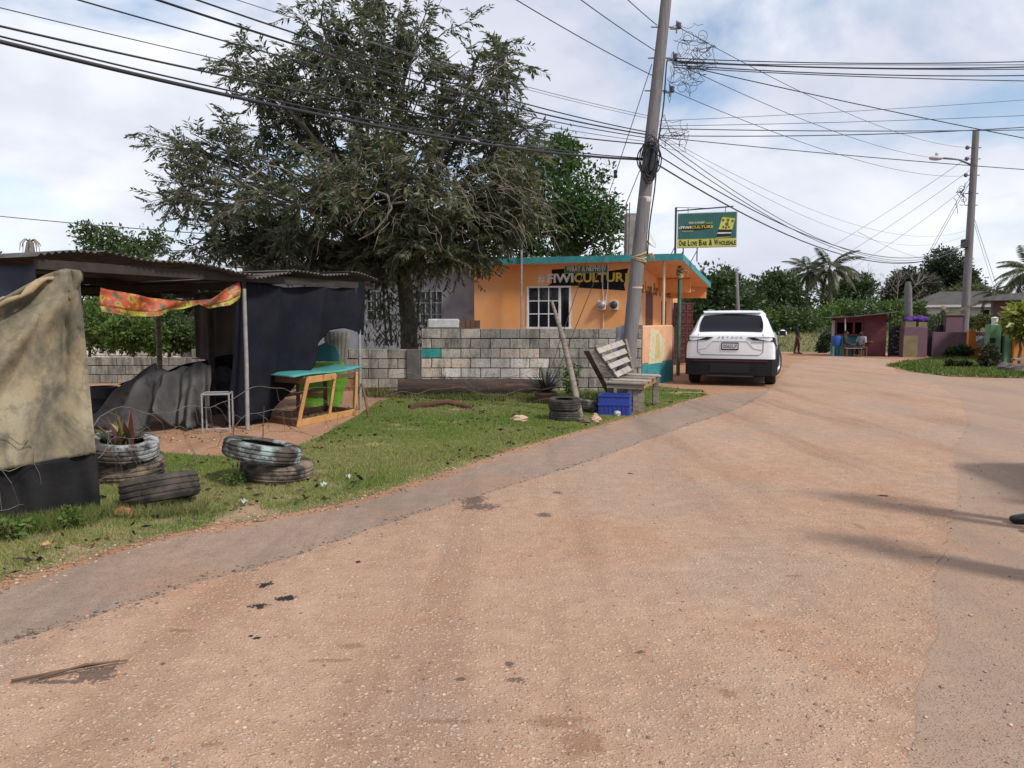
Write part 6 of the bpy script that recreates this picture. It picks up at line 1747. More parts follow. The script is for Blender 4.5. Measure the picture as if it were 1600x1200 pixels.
# ================================================================== PURPLE GATE WALL
purp = mat('purple_wall_paint', (.15, .085, .11), (.12, .07, .09), 1.6, .85, .15, 30, c3=(.10, .07, .075), s3=5)
tanp = mat('tan_panel_paint', (.20, .165, .085), (.16, .13, .07), 3, .85)
k36 = 36 / 1200.0
gw_ = thing('gate_wall', 'purple and tan entrance wall with stepped pillars', 'wall', gx(1411, 36), R(-3))
f36 = lambda px: (px - 1411) * k36
MB().bbox((f36(1411), 0, -.1), (f36(1447), .5, 1.42), .02).build('pillar', purp, gw_, world=False)
MB().box((f36(1410.5), -.02, .0), (f36(1432), -.003, 1.0)).build('tan_panel', tanp, gw_, world=False)
MB().box((f36(1413), .02, 1.421), (f36(1429), .4, 1.66)).box((f36(1433), .02, 1.421), (f36(1446), .4, 1.64)).build('capping', tanp, gw_, world=False)
MB().bbox((f36(1457), 0, -.1), (f36(1500), .5, 1.08), .02).build('pillar', purp, gw_, world=False)
MB().bbox((f36(1474), .02, 1.081), (f36(1500), .5, 1.95), .02).build('pillar', purp, gw_, world=False)
MB().box((f36(1456.5), -.02, .0), (f36(1466), -.003, 1.0)).build('tan_panel', tanp, gw_, world=False)
MB().box((f36(1473), -.04, 1.951), (f36(1501), .55, 2.02)).build('capping', tanp, gw_, world=False)
ir = mat('black_iron', (.014, .014, .016), rough=.5)
pg = thing('pedestrian_gate', 'narrow black iron gate with a peaked top between purple pillars', 'gate', gx(1452, 36.1))
for i in range(8):
    x = -.16 + i * .135; zt_ = 1.3 + .16 * i if i < 6 else 2.1 - .25 * (i - 5)
    MB().tube([(x, 0, .05), (x, 0, zt_)], .022, 6).build('bar', ir, pg, world=False)
MB().beam((-.16, 0, 1.3), (.55, 0, 2.2), .05, .07).build('top_rail', ir, pg, world=False); MB().beam((.55, 0, 2.2), (.8, 0, 1.75), .05, .07).build('top_rail', ir, pg, world=False)
MB().box((-.16, -.01, .05), (.15, .012, 1.25)).build('sheet', ir, pg, world=False)
MB().prism([(.5 + .28 * math.cos(t), .03, 1.09 + .42 * math.sin(t)) for t in np.linspace(0, math.pi, 14)], (0, .03, 0)).build('arch', ir, pg, world=False)
MB().ball((.55, 0, 2.3), (.14, .05, .14), 8, 6).build('finial', mat('dull_gold', (.25, .19, .10), rough=.6), pg, world=False)
vg = thing('round_pattern_gate', 'black sheet metal gate with a pale ring beside the shack', 'gate', gx(1401, 36.6))
MB().box((-.36, 0, .03), (.34, .03, 1.45)).build('sheet', ir, vg, world=False)
ringm = mat('pale_ring', (.30, .28, .24), rough=.6)
MB().tube([(-.05 + .33 * math.cos(t), -.02, .72 + .50 * math.sin(t)) for t in np.linspace(-1.7, 1.7, 22)], .02, 6).build('ring', ringm, vg, world=False)
for i in range(9):
    t = i * .7; MB().ball((-.1 + .17 * math.cos(t), -.01, .72 + .30 * math.sin(t)), (.022, .012, .03), 6, 5).build('stud', ringm, vg, world=False)
for i in range(5): MB().tube([(-.3 + i * .14, .015, 1.45), (-.3 + i * .14, .015, 1.85)], .014, 6).build('bar', ir, vg, world=False)
MB().beam((-.36, .015, 1.85), (.34, .015, 1.85), .03, .04).build('rail', ir, vg, world=False); MB().beam((-.38, .015, 0), (-.38, .015, 2.1), .06, .06).build('post', ir, vg, world=False)
q = gx(1434, 36)
o = MB()
for i in range(4): o.ball((-.42 + .27 * i, .06 * (i % 2), .09 + .02 * (i % 2)), (.22, .2, .12 + .04 * (i % 3)), 11, 8, .5, i)
o = o.build('purple_bundle', mat('purple_cloth', (.085, .03, .20), (.06, .02, .15), 5, .9), world=False, smooth=True); o.location = (q.x, q.y + .2, q.z + 1.65)
tag(o, 'bright purple bundle of cloth lying on top of the gate pillar', 'cloth')
# orange wall behind the pole
ow = thing('orange_scallop_wall', 'orange garden wall with a scalloped top behind the street lamp pole', 'wall', gx(1512, 33), R(-4))
ora = mat('bright_orange_paint', (.55, .20, .035), (.48, .18, .04), 3, .75); k33 = 33 / 1200.
tops = [(0, 1.25), (.28, 1.25), (.30, .75), (.40, .40), (.55, .28), (.62, .30), (.64, .5), (.78, .55), (.95, .5), (1.0, .3)]
MB().prism([(0, 0, -.15), (1.02, 0, -.15)] + [(x, 0, z) for x, z in tops[::-1]], (0, .18, 0)).build('wall', ora, ow, world=False)
MB().box((-.9, 1.2, -.1), (2.2, 1.35, 1.15)).build('back_wall', purp, ow, world=False)
MB().ball((.72, .6, .7), (.35, .2, .3), 9, 7, .3, 2).build('stone_heap', mat('white_stone', (.45, .44, .42), (.3, .3, .29), 5, .9), ow, world=False)
# white house far
wh_ = thing('white_house', 'pale mint house with a dark hipped roof behind the gate wall', 'house', gx(1430, 60), R(-28))
k60 = 60 / 1200.
mint = mat('mint_wall', (.50, .60, .55), (.45, .55, .50), 1, .8); roofd = mat('dark_shingle', (.085, .075, .072), (.065, .058, .056), 1.5, .9)
WW = 120 * k60; z0 = at(1480, 478, 60).z - zg(60)
MB().box((0, 0, -1), (WW, 5, z0)).build('wall', mint, wh_, world=False)
MB().add([(-.6, -.6, z0 + .04), (WW + .6, -.6, z0 + .04), (WW + .6, 5.6, z0 + .04), (-.6, 5.6, z0 + .04), (1.5, 2.5, z0 + 1.15), (WW - 1.5, 2.5, z0 + 1.15)], [(0, 1, 5, 4), (1, 2, 5), (2, 3, 4, 5), (3, 0, 4), (0, 3, 2, 1)]).build('roof', roofd, wh_, world=False)
MB().box((-.65, -.66, z0 - .12), (WW + .65, -.605, z0 + .06)).build('fascia', white_m, wh_, world=False)
wn_ = MB().box((4.3, -.05, z0 - 1.15), (5.4, .02, z0 - .25)).build('window', white_m, wh_, world=False)
for i in range(2): MB().box((4.37 + i * .52, -.07, z0 - 1.08), (4.82 + i * .52, -.052, z0 - .32)).build('pane', glass_m, wn_, world=False)
wn_ = MB().box((.6, -.05, z0 - 1.15), (2.2, .02, z0 - .2)).build('window', white_m, wh_, world=False)
# purple house right edge
ph = thing('purple_house', 'purple house with a curved concrete roof edge at the right edge', 'house', gx(1548, 30), R(-34))
zt_ = at(1560, 470, 30).z - zg(30)
MB().box((0, 0, -.1), (5, 4, zt_)).build('wall', purp, ph, world=False)
m = MB(); pts = [(-.35 - .0 * i, 0, 0) for i in range(1)]
prof = [(-.45, zt_ + .0), (-.40, zt_ + .10), (.2, zt_ + .22), (1.2, zt_ + .32), (5.3, zt_ + .36), (5.3, zt_ + .02)]
MB().prism([(x, -.55, z) for x, z in prof], (0, 5.0, 0)).build('roof', conc_m, ph, world=False)
MB().prism([(.75 + .6 * math.cos(t), -.012, 1.2 + .75 * math.sin(t)) for t in np.linspace(0, math.pi, 16)] + [(.15, -.012, -.05), (1.35, -.012, -.05)], (0, .009, 0)).build('archway', dark_m, ph, world=False)
MB().beam((-1.4, -.3, 1.9), (-.35, -.2, zt_ - .02), .10, .10).build('strut', wood_g, ph, world=False)
gp_ = thing('green_gate_pillars', 'green gateway with an orange wall at the right edge', 'gateway', gx(1544, 25.5), R(-6))
grn = mat('mint_green_paint', (.12, .24, .13), (.10, .20, .11), 2.5, .8)
k25 = 25.5 / 1200.
MB().bbox((0, 0, -.1), (17 * k25, .35, 1.42), .015).build('pillar', grn, gp_, world=False)
MB().bbox((22 * k25, 0, -.1), (33 * k25, .35, 1.42), .015).build('pillar', grn, gp_, world=False)
MB().box((17 * k25 + .003, .12, 0), (22 * k25 - .003, .16, 1.35)).build('gate_leaf', ir, gp_, world=False)
MB().bbox((33 * k25 + .003, -.1, -.1), (4, .3, .98), .02).build('orange_wall', ora, gp_, world=False)
ln = MB().lathe([(0, 0), (.09, 0), (.11, .2), (.13, .22), (0, .26)], 8).build('lantern', white_m, gp_, world=False); ln.location = (10 * k25, .17, 1.42)
MB().box((-.0, .02, .8), (.18, .0 - .02, .98)).build('letter_box', ir, gp_, world=False)
# wood rail and stones by the right edge
o = MB().beam(at(1583, 562, 23.0), at(1640, 556, 23.2), .16, .06).build('wooden_rail', wood_g); tag(recenter(o), 'weathered plank rail jutting in at the right edge above the stones', 'plank')
for i, (px, py, s_) in enumerate([(1572, 581, .38), (1592, 583, .34), (1610, 584, .4)]):
    stone('rock', px, py, (s_, s_ * .7, s_ * .5), mat('grey_rock', (.15, .13, .115), (.10, .09, .08), 3, .95, .5, 20), ['grey boulder on the grass corner, leftmost of the row', 'grey boulder on the grass corner, second of the row', 'grey boulder half out of the right edge'][i], 20 + i)
stone('pink_slab', 1570, 572, (.75, .3, .12), mat('pinkish_stone', (.22, .14, .14), (.17, .11, .11), 3, .9), 'flat pinkish slab lying behind the boulders', 31, 'slab')
# bystanders whose shoe and shadows fall into the picture
jj = joints('stand', (-1.1, -1.2), (.0, .1))
person('bystander at the right edge with one black shoe in view', gx(1636, 5.37), R(-95), jj, blackc, darkc, shoe_b, 1.0)
person('bystander out of view whose long shadow falls on the right road', Vector((3.28, 4.12, 0)), R(-80), joints('stand', (-.8, -.6), (.1, 0)), greyc, blackc, shoe_b, 1.02)

# unseen copy of the car, added past the right edge to shade the road
def copy_tree(o, parent=None):
    c = o.copy(); col.objects.link(c); c.parent = parent
    for ch in list(o.children): copy_tree(ch, c)
    return c
car2 = copy_tree(car)
car2.location = (5.9, 2.75, 0); car2.rotation_euler = (0, 0, R(-2)); car2['label'] = 'unseen car added beyond the right edge to shade the road'
# ================================================================== TREES
bark_m = mat('grey_bark', (.13, .11, .09), (.085, .07, .058), 5, .95, .9, 22, stretch=(2, 2, .5), c3=(.20, .18, .15), s3=4, lo3=.58, hi3=.7, bdist=.02)
twig_m = mat('twig_bark', (.12, .10, .08), (.08, .068, .055), 6, .95)
pale_m = mat('dead_pale_twig', (.27, .23, .18), (.18, .15, .12), 6, .9)
lf = leafmat('tree_leaf', .45, .32, .4)
def curve(p, q, bow, k, rr, jit=.0):
    p = Vector(p); q = Vector(q); c = p.lerp(q, .5) + Vector(bow)
    return [p * (1 - t) ** 2 + c * 2 * t * (1 - t) + q * t * t + (Vector((rr.gauss(0, jit), rr.gauss(0, jit), rr.gauss(0, jit))) if 0 < t < 1 else Vector()) for t in [i / k for i in range(k + 1)]]
def main_tree():
    Y0 = 17.5; base = gx(641, Y0); rr = random.Random(4); r = np.random.default_rng(4)
    root = thing('big_tree', 'big spreading tree with narrow drooping leaves beside the bar', 'tree', base)
    I = Matrix.Translation(-base)
    L_ = lambda p: Vector(p) - base
    tr = MB(); br = MB(); tw = MB()
    fork = at(627, 395, Y0)
    tpts = [base + Vector((.02, 0, -.2)), base + Vector((0, 0, .3)), at(638, 500, Y0), at(633, 450, Y0), at(628, 412, Y0), fork]
    tr.tube([L_(p) for p in tpts], [.26, .21, .185, .175, .165, .15], 16)
    blobs = [(360, 275, 115, -.8), (290, 235, 72, .4), (265, 300, 55, 0), (470, 190, 120, .8), (395, 105, 62, -.3), (430, 140, 70, .6), (555, 95, 105, -.6), (500, 30, 60, .5), (640, 50, 100, .5), (600, -5, 60, 0), (740, 105, 62, -.8), (790, 100, 34, 0), (700, 200, 110, .9),
             (785, 225, 70, -.3), (820, 200, 34, .2), (600, 290, 125, -1.6), (480, 320, 110, -1.2), (350, 355, 72, .3), (720, 320, 95, -1.5), (820, 310, 45, -.5), (560, 200, 110, 0), (660, 365, 70, -1.5), (430, 385, 60, .6), (530, 385, 55, .6), (580, 380, 60, -.6), (760, 370, 50, -1.0), (790, 290, 75, -1.2), (835, 345, 42, -.8), (640, 280, 80, -2.0), (530, 280, 75, -1.8), (300, 372, 55, .2), (385, 400, 42, .4), (600, 400, 45, -1.0), (560, 415, 38, -.4), (690, 398, 48, -1.3), (640, 385, 50, -1.6), (735, 400, 36, -1.0), (480, 395, 40, -.2)]
    P = []; D = []; LL_ = []; C = []
    dk = np.array([(.050, .068, .038), (.076, .092, .057), (.112, .126, .086)]); ol = np.array([(.095, .105, .052), (.072, .084, .042), (.125, .125, .066)])
    for bi, (px, py, rp_, dy) in enumerate(blobs):
        c = at(px, py, Y0 + dy); Rb = rp_ * Y0 / 1200
        f0 = fork.lerp(tpts[3], rr.uniform(0, .6)) if py > 250 else fork
        limb = curve(f0, c, (rr.uniform(-.3, .3), rr.uniform(-.4, .4), rr.uniform(.1, .5)), 9, rr, .05)
        br.tube([L_(p) for p in limb], [.085 * (1 - i / 10) ** 1.2 + .013 for i in range(10)], 8)
        nsub = int(9 + 15 * (rp_ / 110.0) ** 1.6)
        olive = (px > 520 and py > 230)
        for j in range(nsub):
            t = rr.uniform(.45, 1); i = min(8, int(t * 9)); s = limb[i].lerp(limb[i + 1], t * 9 - i)
            u = Vector((rr.gauss(0, 1), rr.gauss(0, 1), rr.gauss(0, 1))).normalized() * Rb * rr.uniform(.45, 1.12)
            u.z *= .9; e = c + u
            sub = curve(s, e, (0, 0, rr.uniform(.05, .3)), 5, rr, .03)
            br.tube([L_(p) for p in sub], [.024, .020, .016, .012, .009, .006], 5)
            for k in range(9):
                t = rr.uniform(.3, 1); i = min(4, int(t * 5)); q = sub[i].lerp(sub[i + 1], t * 5 - i)
                d = (u.normalized() * .7 + Vector((rr.gauss(0, .7), rr.gauss(0, .7), rr.gauss(-.05, .55)))).normalized()
                l = rr.uniform(.28, .6); tip = q + d * l + Vector((0, 0, -.12 * l))
                tw.tube([L_(q), L_(q + d * l * .5 + Vector((0, 0, .03))), L_(tip)], [.007, .005, .003], 3, cap=False)
                side = d.cross(Vector((rr.gauss(0, .4), rr.gauss(0, .4), 1))).normalized()
                nl = 13
                for a in range(nl):
                    tt = .2 + .8 * (a + .5) / nl; sgn = 1 if a % 2 else -1
                    P.append(L_(q + d * l * tt - Vector((0, 0, .12 * l * tt * tt)))); dd = d * .75 + side * sgn * .75 + Vector((rr.gauss(0, .18), rr.gauss(0, .18), -.35 + rr.gauss(0, .2)))
                    D.append(dd); LL_.append(rr.uniform(.11, .185)); C.append((1 if (olive and rr.random() < .65) or rr.random() < .08 else 0))
    P = np.array([p[:] for p in P]); D = np.array([d[:] for d in D]); LL_ = np.array(LL_); C = np.array(C); n = len(P)
    pick = r.integers(0, 3, n); CC = np.where(C[:, None] == 1, ol[pick], dk[pick]) * r.uniform(.75, 1.3, (n, 1))
    tr.build('trunk', bark_m, root, world=False, smooth=True)
    br.build('limbs', twig_m, root, world=False, smooth=True, fix=False)
    tw.build('twigs', twig_m, root, world=False, fix=False)
    obj('crown', leaves_mesh('crown', P, D, LL_, LL_ * .30, CC, .2, 5), lf, root)
    # dry vines and dead branches hanging in the crown
    vn = MB()
    for k in range(230):
        px = rr.uniform(500, 850); py = rr.uniform(225, 370); p = at(px, py, Y0 - rr.uniform(.8, 2.9)); l = rr.uniform(.4, 1.2); a = rr.uniform(-.4, .4) + (.5 if px > 640 else -.3)
        d = Vector((math.sin(a) * l, rr.uniform(-.3, .2) * l, -l * rr.uniform(.15, .75)))
        vn.tube([L_(x) for x in curve(p, p + d, (d.x * .2, 0, rr.uniform(.05, .3)), 5, rr, .025)], [.008, .007, .006, .005, .004, .003], 4, cap=False)
    vn.build('hanging_vines', pale_m, root, world=False, fix=False)
    for pts, rad in ([[(590, 300), (605, 305), (612, 325), (600, 345), (585, 362), (560, 375)], .028], [[(585, 302), (570, 318), (560, 340), (540, 352)], .022], [[(612, 318), (640, 315), (668, 335), (672, 352)], .026], [[(372, 295), (385, 280), (402, 270), (415, 258), (440, 262), (480, 285)], .022], [[(700, 175), (738, 130), (770, 112), (800, 92)], .012]):
        q = [at(x, y, Y0 - 2.3) for x, y in pts]
        MB().tube([L_(p) for p in q], [rad * (1 - .6 * i / len(q)) for i in range(len(q))], 6).build('dead_branch', pale_m, root, world=False, smooth=True)
    # leafy suckers low on the trunk
    P = []; D = []
    for k in range(900):
        px = rr.gauss(600, 18) if k % 3 else rr.gauss(655, 14); py = rr.uniform(420, 535); q = at(px, py, Y0 - .25 + rr.gauss(0, .2)); P.append(L_(q)[:]); D.append((rr.gauss(0, .6), rr.gauss(0, .6), -.8))
    P = np.array(P); n = len(P)
    obj('low_foliage', leaves_mesh('low_foliage', P, np.array(D), r.uniform(.13, .22, n), r.uniform(.03, .05, n), dk[r.integers(0, 3, n)] * r.uniform(.7, 1.2, (n, 1)), .2, 6), lf, root)
    st = MB()
    for x0, x1 in ((604, 596), (612, 602), (648, 660)):
        st.tube([L_(at(x0, 540, Y0 - .2) ), L_(at((x0 + x1) / 2, 480, Y0 - .2)), L_(at(x1, 415, Y0 - .2))], [.03, .022, .012], 6)
    st.build('suckers', twig_m, root, world=False)
main_tree()

def tree(name, label, Y, base_px, blobs, leaf, nclump, nleaf, cols, seed, trunk=.15, group=None, cat='tree', clump=.28, dY=.5, wl=.5, lm=None, bark=None, droop=0.0):
    rr = random.Random(seed); r = np.random.default_rng(seed); base = gx(base_px, Y); base.z -= .05
    root = thing(name, label, cat, base, group=group)
    L_ = lambda p: Vector(p) - base
    cs = [(at(px, py, Y + rr.uniform(-dY, dY) * rp_ * Y / 1200), rp_ * Y / 1200) for px, py, rp_ in blobs]
    low = min(cs, key=lambda t: t[0].z - t[1])
    cen = sum((c for c, _ in cs), Vector()) / len(cs)
    zf_ = max(base.z + .3, min(c.z - R_ * .5 for c, R_ in cs)); fork = Vector(((cen.x + base.x) / 2, (cen.y + base.y) / 2, zf_))
    tr = MB(); tr.tube([L_(p) for p in curve(base - Vector((0, 0, .2)), fork, (0, 0, 0), 5, rr, trunk * .2)], [trunk * (1.25 - .12 * i) for i in range(6)], 9)
    for c, R_ in cs:
        tr.tube([L_(p) for p in curve(fork, c, (0, 0, R_ * .2), 5, rr, R_ * .06)], [trunk * .6 * (1 - i / 6) + trunk * .08 for i in range(6)], 6)
        for k in range(6):
            u = Vector((rr.gauss(0, 1), rr.gauss(0, 1), rr.gauss(.2, 1))).normalized() * R_ * .8
            tr.tube([L_(p) for p in curve(fork.lerp(c, rr.uniform(.6, 1)), c + u, (0, 0, 0), 3, rr, R_ * .05)], [trunk * .2, trunk * .15, trunk * .1, trunk * .05], 5)
    tr.build('trunk', bark or bark_m, root, world=False, smooth=True, fix=False)
    tot = sum(R_ ** 2 for _, R_ in cs); P = []; D = []; S = []
    for c, R_ in cs:
        k = max(3, int(nclump * R_ ** 2 / tot))
        u = unit(r.normal(size=(k, 3))) * (R_ * r.uniform(.45, 1.08, (k, 1))); u[:, 2] *= .92
        cc = np.array(c[:]) + u; cr = R_ * clump * r.uniform(.6, 1.5, k)
        w_ = unit(r.normal(size=(k, nleaf, 3))) if False else r.normal(size=(k, nleaf, 3))
        w_ = w_ / np.linalg.norm(w_, axis=2, keepdims=True)
        p = cc[:, None, :] + w_ * (cr[:, None, None] * r.uniform(.3, 1.05, (k, nleaf, 1)) * np.array([1.15, 1.15, .75]))
        P.append(p.reshape(-1, 3)); D.append((w_ + .5 * r.normal(size=w_.shape) + unit(u)[:, None, :] * .4 - np.array([0, 0, droop])).reshape(-1, 3)); S.append(np.repeat(r.uniform(.75, 1.3, k), nleaf))
    P = np.concatenate(P); D = np.concatenate(D); S = np.concatenate(S); n = len(P)
    gz = base.z + .05; P[:, 2] = np.maximum(P[:, 2], gz + .02 + .3 * r.random(n) * leaf)
    C = np.array(cols)[r.integers(0, len(cols), n)] * r.uniform(.75, 1.25, (n, 1)) * S[:, None]
    Ls = leaf * r.uniform(.6, 1.25, n)
    obj('crown', leaves_mesh('crown', P - np.array(base[:]), D, Ls, Ls * wl, C, .25, seed), lm or lf, root)
    return root
MID = [(.058, .092, .032), (.078, .118, .040), (.046, .076, .028)]
BRI = [(.085, .14, .03), (.11, .17, .04), (.065, .115, .025)]
DRK = [(.028, .044, .025), (.038, .055, .030), (.024, .037, .024)]
OLV = [(.08, .09, .035), (.10, .105, .045), (.06, .075, .03)]
tree('green_tree', 'bright green round tree behind the bar roof', 26, 880, [(880, 300, 75), (920, 330, 50), (850, 340, 70), (890, 240, 32), (930, 375, 45), (860, 250, 40), (800, 380, 60), (950, 345, 22)], .17, 700, 22, [(.04, .085, .02), (.055, .11, .028), (.03, .06, .018)], 41, .22)
tree('leafy_tree', 'loose crowned tree far behind the shed roof', 40, 185, [(150, 372, 26), (135, 362, 18), (178, 378, 26), (205, 385, 24), (235, 378, 22), (252, 374, 14), (150, 405, 22), (215, 410, 28), (180, 420, 40)], .22, 330, 16, MID, 42, .2, clump=.4)
tree('leafy_tree', 'smaller tree at the far left behind the shed', 42, 20, [(20, 450, 45), (-60, 430, 60), (-170, 440, 80)], .25, 260, 18, MID, 43, .2)
for i, (px, blobs, cols, Y) in enumerate([(140, [(135, 495, 30), (165, 505, 28), (110, 495, 30), (140, 528, 24), (170, 530, 22), (110, 525, 24)], BRI, 25), (205, [(205, 512, 28), (235, 520, 24), (180, 522, 24), (205, 535, 20), (240, 536, 18)], BRI, 24), (255, [(255, 505, 30), (280, 520, 26), (300, 525, 24), (265, 534, 20), (290, 538, 18)], MID, 25), (230, [(220, 470, 45), (280, 470, 45), (160, 465, 40), (330, 480, 45)], DRK, 32), (420, [(400, 470, 50), (470, 460, 60), (540, 470, 50)], DRK, 34)]):
    tree('bush', ['leafy bright bush over the pale wall at the left', 'low bright bush over the middle of the pale wall', 'mid green bush over the right end of the pale wall', 'dark trees filling the gap behind the shed', 'dark trees behind the grey house'][i], Y, px, blobs, .14 if i < 3 else .25, 260 if i < 3 else 420, 20, cols, 50 + i, .06, cat='bush' if i < 3 else 'tree')
# right background
tree('broad_tree', 'dense mid green tree behind the car on the left', 52, 1115, [(1115, 455, 42), (1095, 480, 40), (1145, 475, 38), (1130, 440, 26), (1080, 500, 40), (1150, 510, 34)], .3, 520, 20, [(.048, .078, .032), (.066, .102, .040), (.038, .062, .027)], 61, .25)
tree('broad_tree', 'dense tree between the car and the palms', 56, 1200, [(1190, 465, 36), (1215, 450, 30), (1235, 470, 34), (1175, 490, 32), (1230, 440, 18)], .3, 420, 20, [(.048, .078, .032), (.066, .102, .040), (.038, .062, .027)], 62, .25)
tree('broad_tree', 'rounded tree right of the tall palms', 66, 1335, [(1330, 455, 26), (1345, 450, 24), (1318, 465, 26), (1300, 470, 26)], .32, 300, 20, [(.04, .065, .03), (.055, .085, .035)], 63, .25)
tree('mango_tree', 'dark dense tree with a tall crown behind the far pole', 82, 1475, [(1478, 415, 28), (1462, 425, 20), (1490, 430, 26), (1475, 450, 34), (1505, 450, 26), (1515, 440, 14)], .35, 600, 22, DRK, 64, .4)
tree('dark_tree', 'dark low tree left of the tall dark crown', 80, 1420, [(1420, 445, 26), (1405, 455, 22), (1440, 455, 26), (1395, 462, 16)], .35, 420, 22, DRK, 65, .35)
tree('olive_tree', 'yellowish green tree behind the white house roof', 72, 1500, [(1490, 470, 22), (1520, 465, 24), (1540, 470, 20), (1505, 455, 14)], .3, 300, 20, OLV, 66, .2)
hz = [(1190, 512, 24, 50), (1215, 500, 24, 51), (1238, 502, 22, 50.5), (1262, 508, 24, 50), (1290, 500, 26, 52), (1318, 488, 24, 53), (1345, 490, 26, 52), (1372, 488, 24, 53), (1398, 492, 24, 52), (1425, 490, 22, 53)]
ln_ = ['first', 'second', 'third', 'fourth', 'fifth', 'sixth', 'seventh', 'eighth', 'ninth', 'tenth']
for i, (px, py, rp_, Y) in enumerate(hz):
    tree('hedge_bush', ln_[i] + ' bush from the car in the hedge on the bank', Y, px, [(px, py, rp_), (px - 10, py + 14, rp_ * .8), (px + 12, py + 12, rp_ * .8)], .22, 150, 18, BRI if i in (1, 4, 5, 8) else MID, 70 + i, .06, group='hedge bushes on the bank', cat='bush')
tree('rooftop_bush', 'low green plants beyond the purple gate', 44, 1440, [(1400, 515, 14), (1430, 512, 14), (1460, 508, 16), (1480, 500, 14)], .2, 160, 16, BRI, 90, .05, cat='bush')
tree('lawn_bush', 'yellowish green low plants behind the orange scalloped wall', 40, 1530, [(1515, 505, 10), (1530, 503, 10), (1545, 502, 10)], .18, 90, 16, OLV, 91, .05, cat='bush')
tree('croton_bush', 'yellow green croton bush over the green gateway', 24.6, 1592, [(1590, 500, 15), (1606, 506, 20), (1582, 510, 9), (1598, 488, 14)], .30, 130, 14, [(.20, .22, .04), (.12, .17, .035), (.26, .25, .06)], 92, .05, cat='bush', wl=.4, droop=.5)
tree('roadside_shrub', 'dark shrub growing on the grass corner beside the green pillar', 24.3, 1546, [(1546, 548, 8), (1543, 562, 10), (1552, 558, 8)], .13, 130, 14, [(.035, .05, .025), (.05, .06, .03), (.07, .06, .04)], 93, .03, cat='shrub')
tree('roadside_shrub', 'low dark shrub on the grass corner nearest the road', 25, 1490, [(1485, 570, 6), (1498, 571, 7), (1510, 572, 6)], .13, 110, 14, [(.03, .05, .02), (.05, .075, .025)], 94, .03, cat='shrub')
tree('roadside_shrub', 'flowering shrub at the foot of the street lamp pole', 33, 1508, [(1490, 549, 7), (1502, 547, 8), (1514, 549, 7), (1482, 552, 6)], .14, 110, 14, [(.04, .06, .025), (.06, .08, .03)], 95, .03, cat='shrub')
tree('bank_shrub', 'dark shrub left of the shack on the bank', 43, 1290, [(1289, 535, 10), (1286, 545, 9), (1294, 525, 9)], .16, 90, 14, DRK, 96, .04, cat='shrub')
# bare tree
def bare_tree(px, top_py, Y, label, seed):
    rr = random.Random(seed); b = gx(px, Y); t = at(px, top_py, Y); H = t.z - b.z; root = thing('bare_tree', label, 'tree', b); m = MB()
    def grow(p, d, l, r_, k):
        q = p + d * l; m.tube([p, p.lerp(q, .5) + Vector((rr.gauss(0, .04), rr.gauss(0, .04), 0)) * l, q], [r_, r_ * .85, r_ * .7], 5, cap=False)
        if k == 0: return
        for i in range(3 if k > 2 else 2 + (rr.random() < .6)):
            nd_ = (d + Vector((rr.gauss(0, .5), rr.gauss(0, .5), rr.gauss(.1, .3)))).normalized(); grow(q, nd_, l * rr.uniform(.66, .85), r_ * .62, k - 1)
    grow(Vector((0, 0, -.2)), Vector((0, 0, 1)), H * .34, .11, 6)
    m.build('branches', mat('pale_bare_wood', (.30, .27, .25), (.22, .20, .18), 4, .9), root, world=False, fix=False)
bare_tree(1383, 412, 75, 'leafless pale tree between the palms and the dark trees', 5)
# ------------------------------------------------------------------ palms
def frond_mesh(L, seed, cols):
    rr = random.Random(seed); V = []; F = []; C = []
    n = 30; rach = []
    for i in range(n + 1):
        t = i / n; rach.append(Vector((L * (t - .12 * t * t), 0, L * (.30 * t - .62 * t * t))))
    for i in range(n):
        b = len(V); w_ = .03 * (1 - .8 * i / n) * L / 2.4
        a = rach[i]; c = rach[i + 1]
        V += [a + Vector((0, -w_, 0)), a + Vector((0, w_, 0)), c + Vector((0, w_, 0)), c + Vector((0, -w_, 0))]; F.append((b, b + 1, b + 2, b + 3)); C += [cols[1]] * 4
        if i > 4:
            ll = L * .21 * math.sin(math.pi * min(1, .12 + .88 * i / n)) ** .6 + .05
            d = (c - a).normalized()
            for s in (-1, 1):
                for h in (0, .5):
                    o_ = a.lerp(c, h); dr_ = (d * .55 + Vector((0, s * .8, -.35 + rr.gauss(0, .12)))).normalized(); wd = .030 * L / 2.4
                    k = len(V); m1 = o_ + dr_ * ll * .5; tp_ = o_ + dr_ * ll + Vector((0, 0, -ll * .25))
                    V += [o_ - d * wd * .5, m1 - d * wd, tp_, m1 + d * wd]; F.append((k, k + 1, k + 2, k + 3)); cc = [x * rr.uniform(.75, 1.25) for x in cols[rr.randrange(len(cols))]]; C += [cc] * 4
    return np_mesh('frond', np.array([v[:] for v in V]), np.array(F), np.array(C))
PC = [(.055, .07, .03), (.075, .085, .04), (.04, .055, .024), (.11, .105, .06)]
fm = [frond_mesh(2.6, s, PC) for s in (1, 2, 3)]
for f_ in fm: f_.materials.append(lf)
palm_bark = mat('palm_bark', (.17, .15, .13), (.11, .10, .09), 5, .95, .6, 20, stretch=(1, 1, 6))
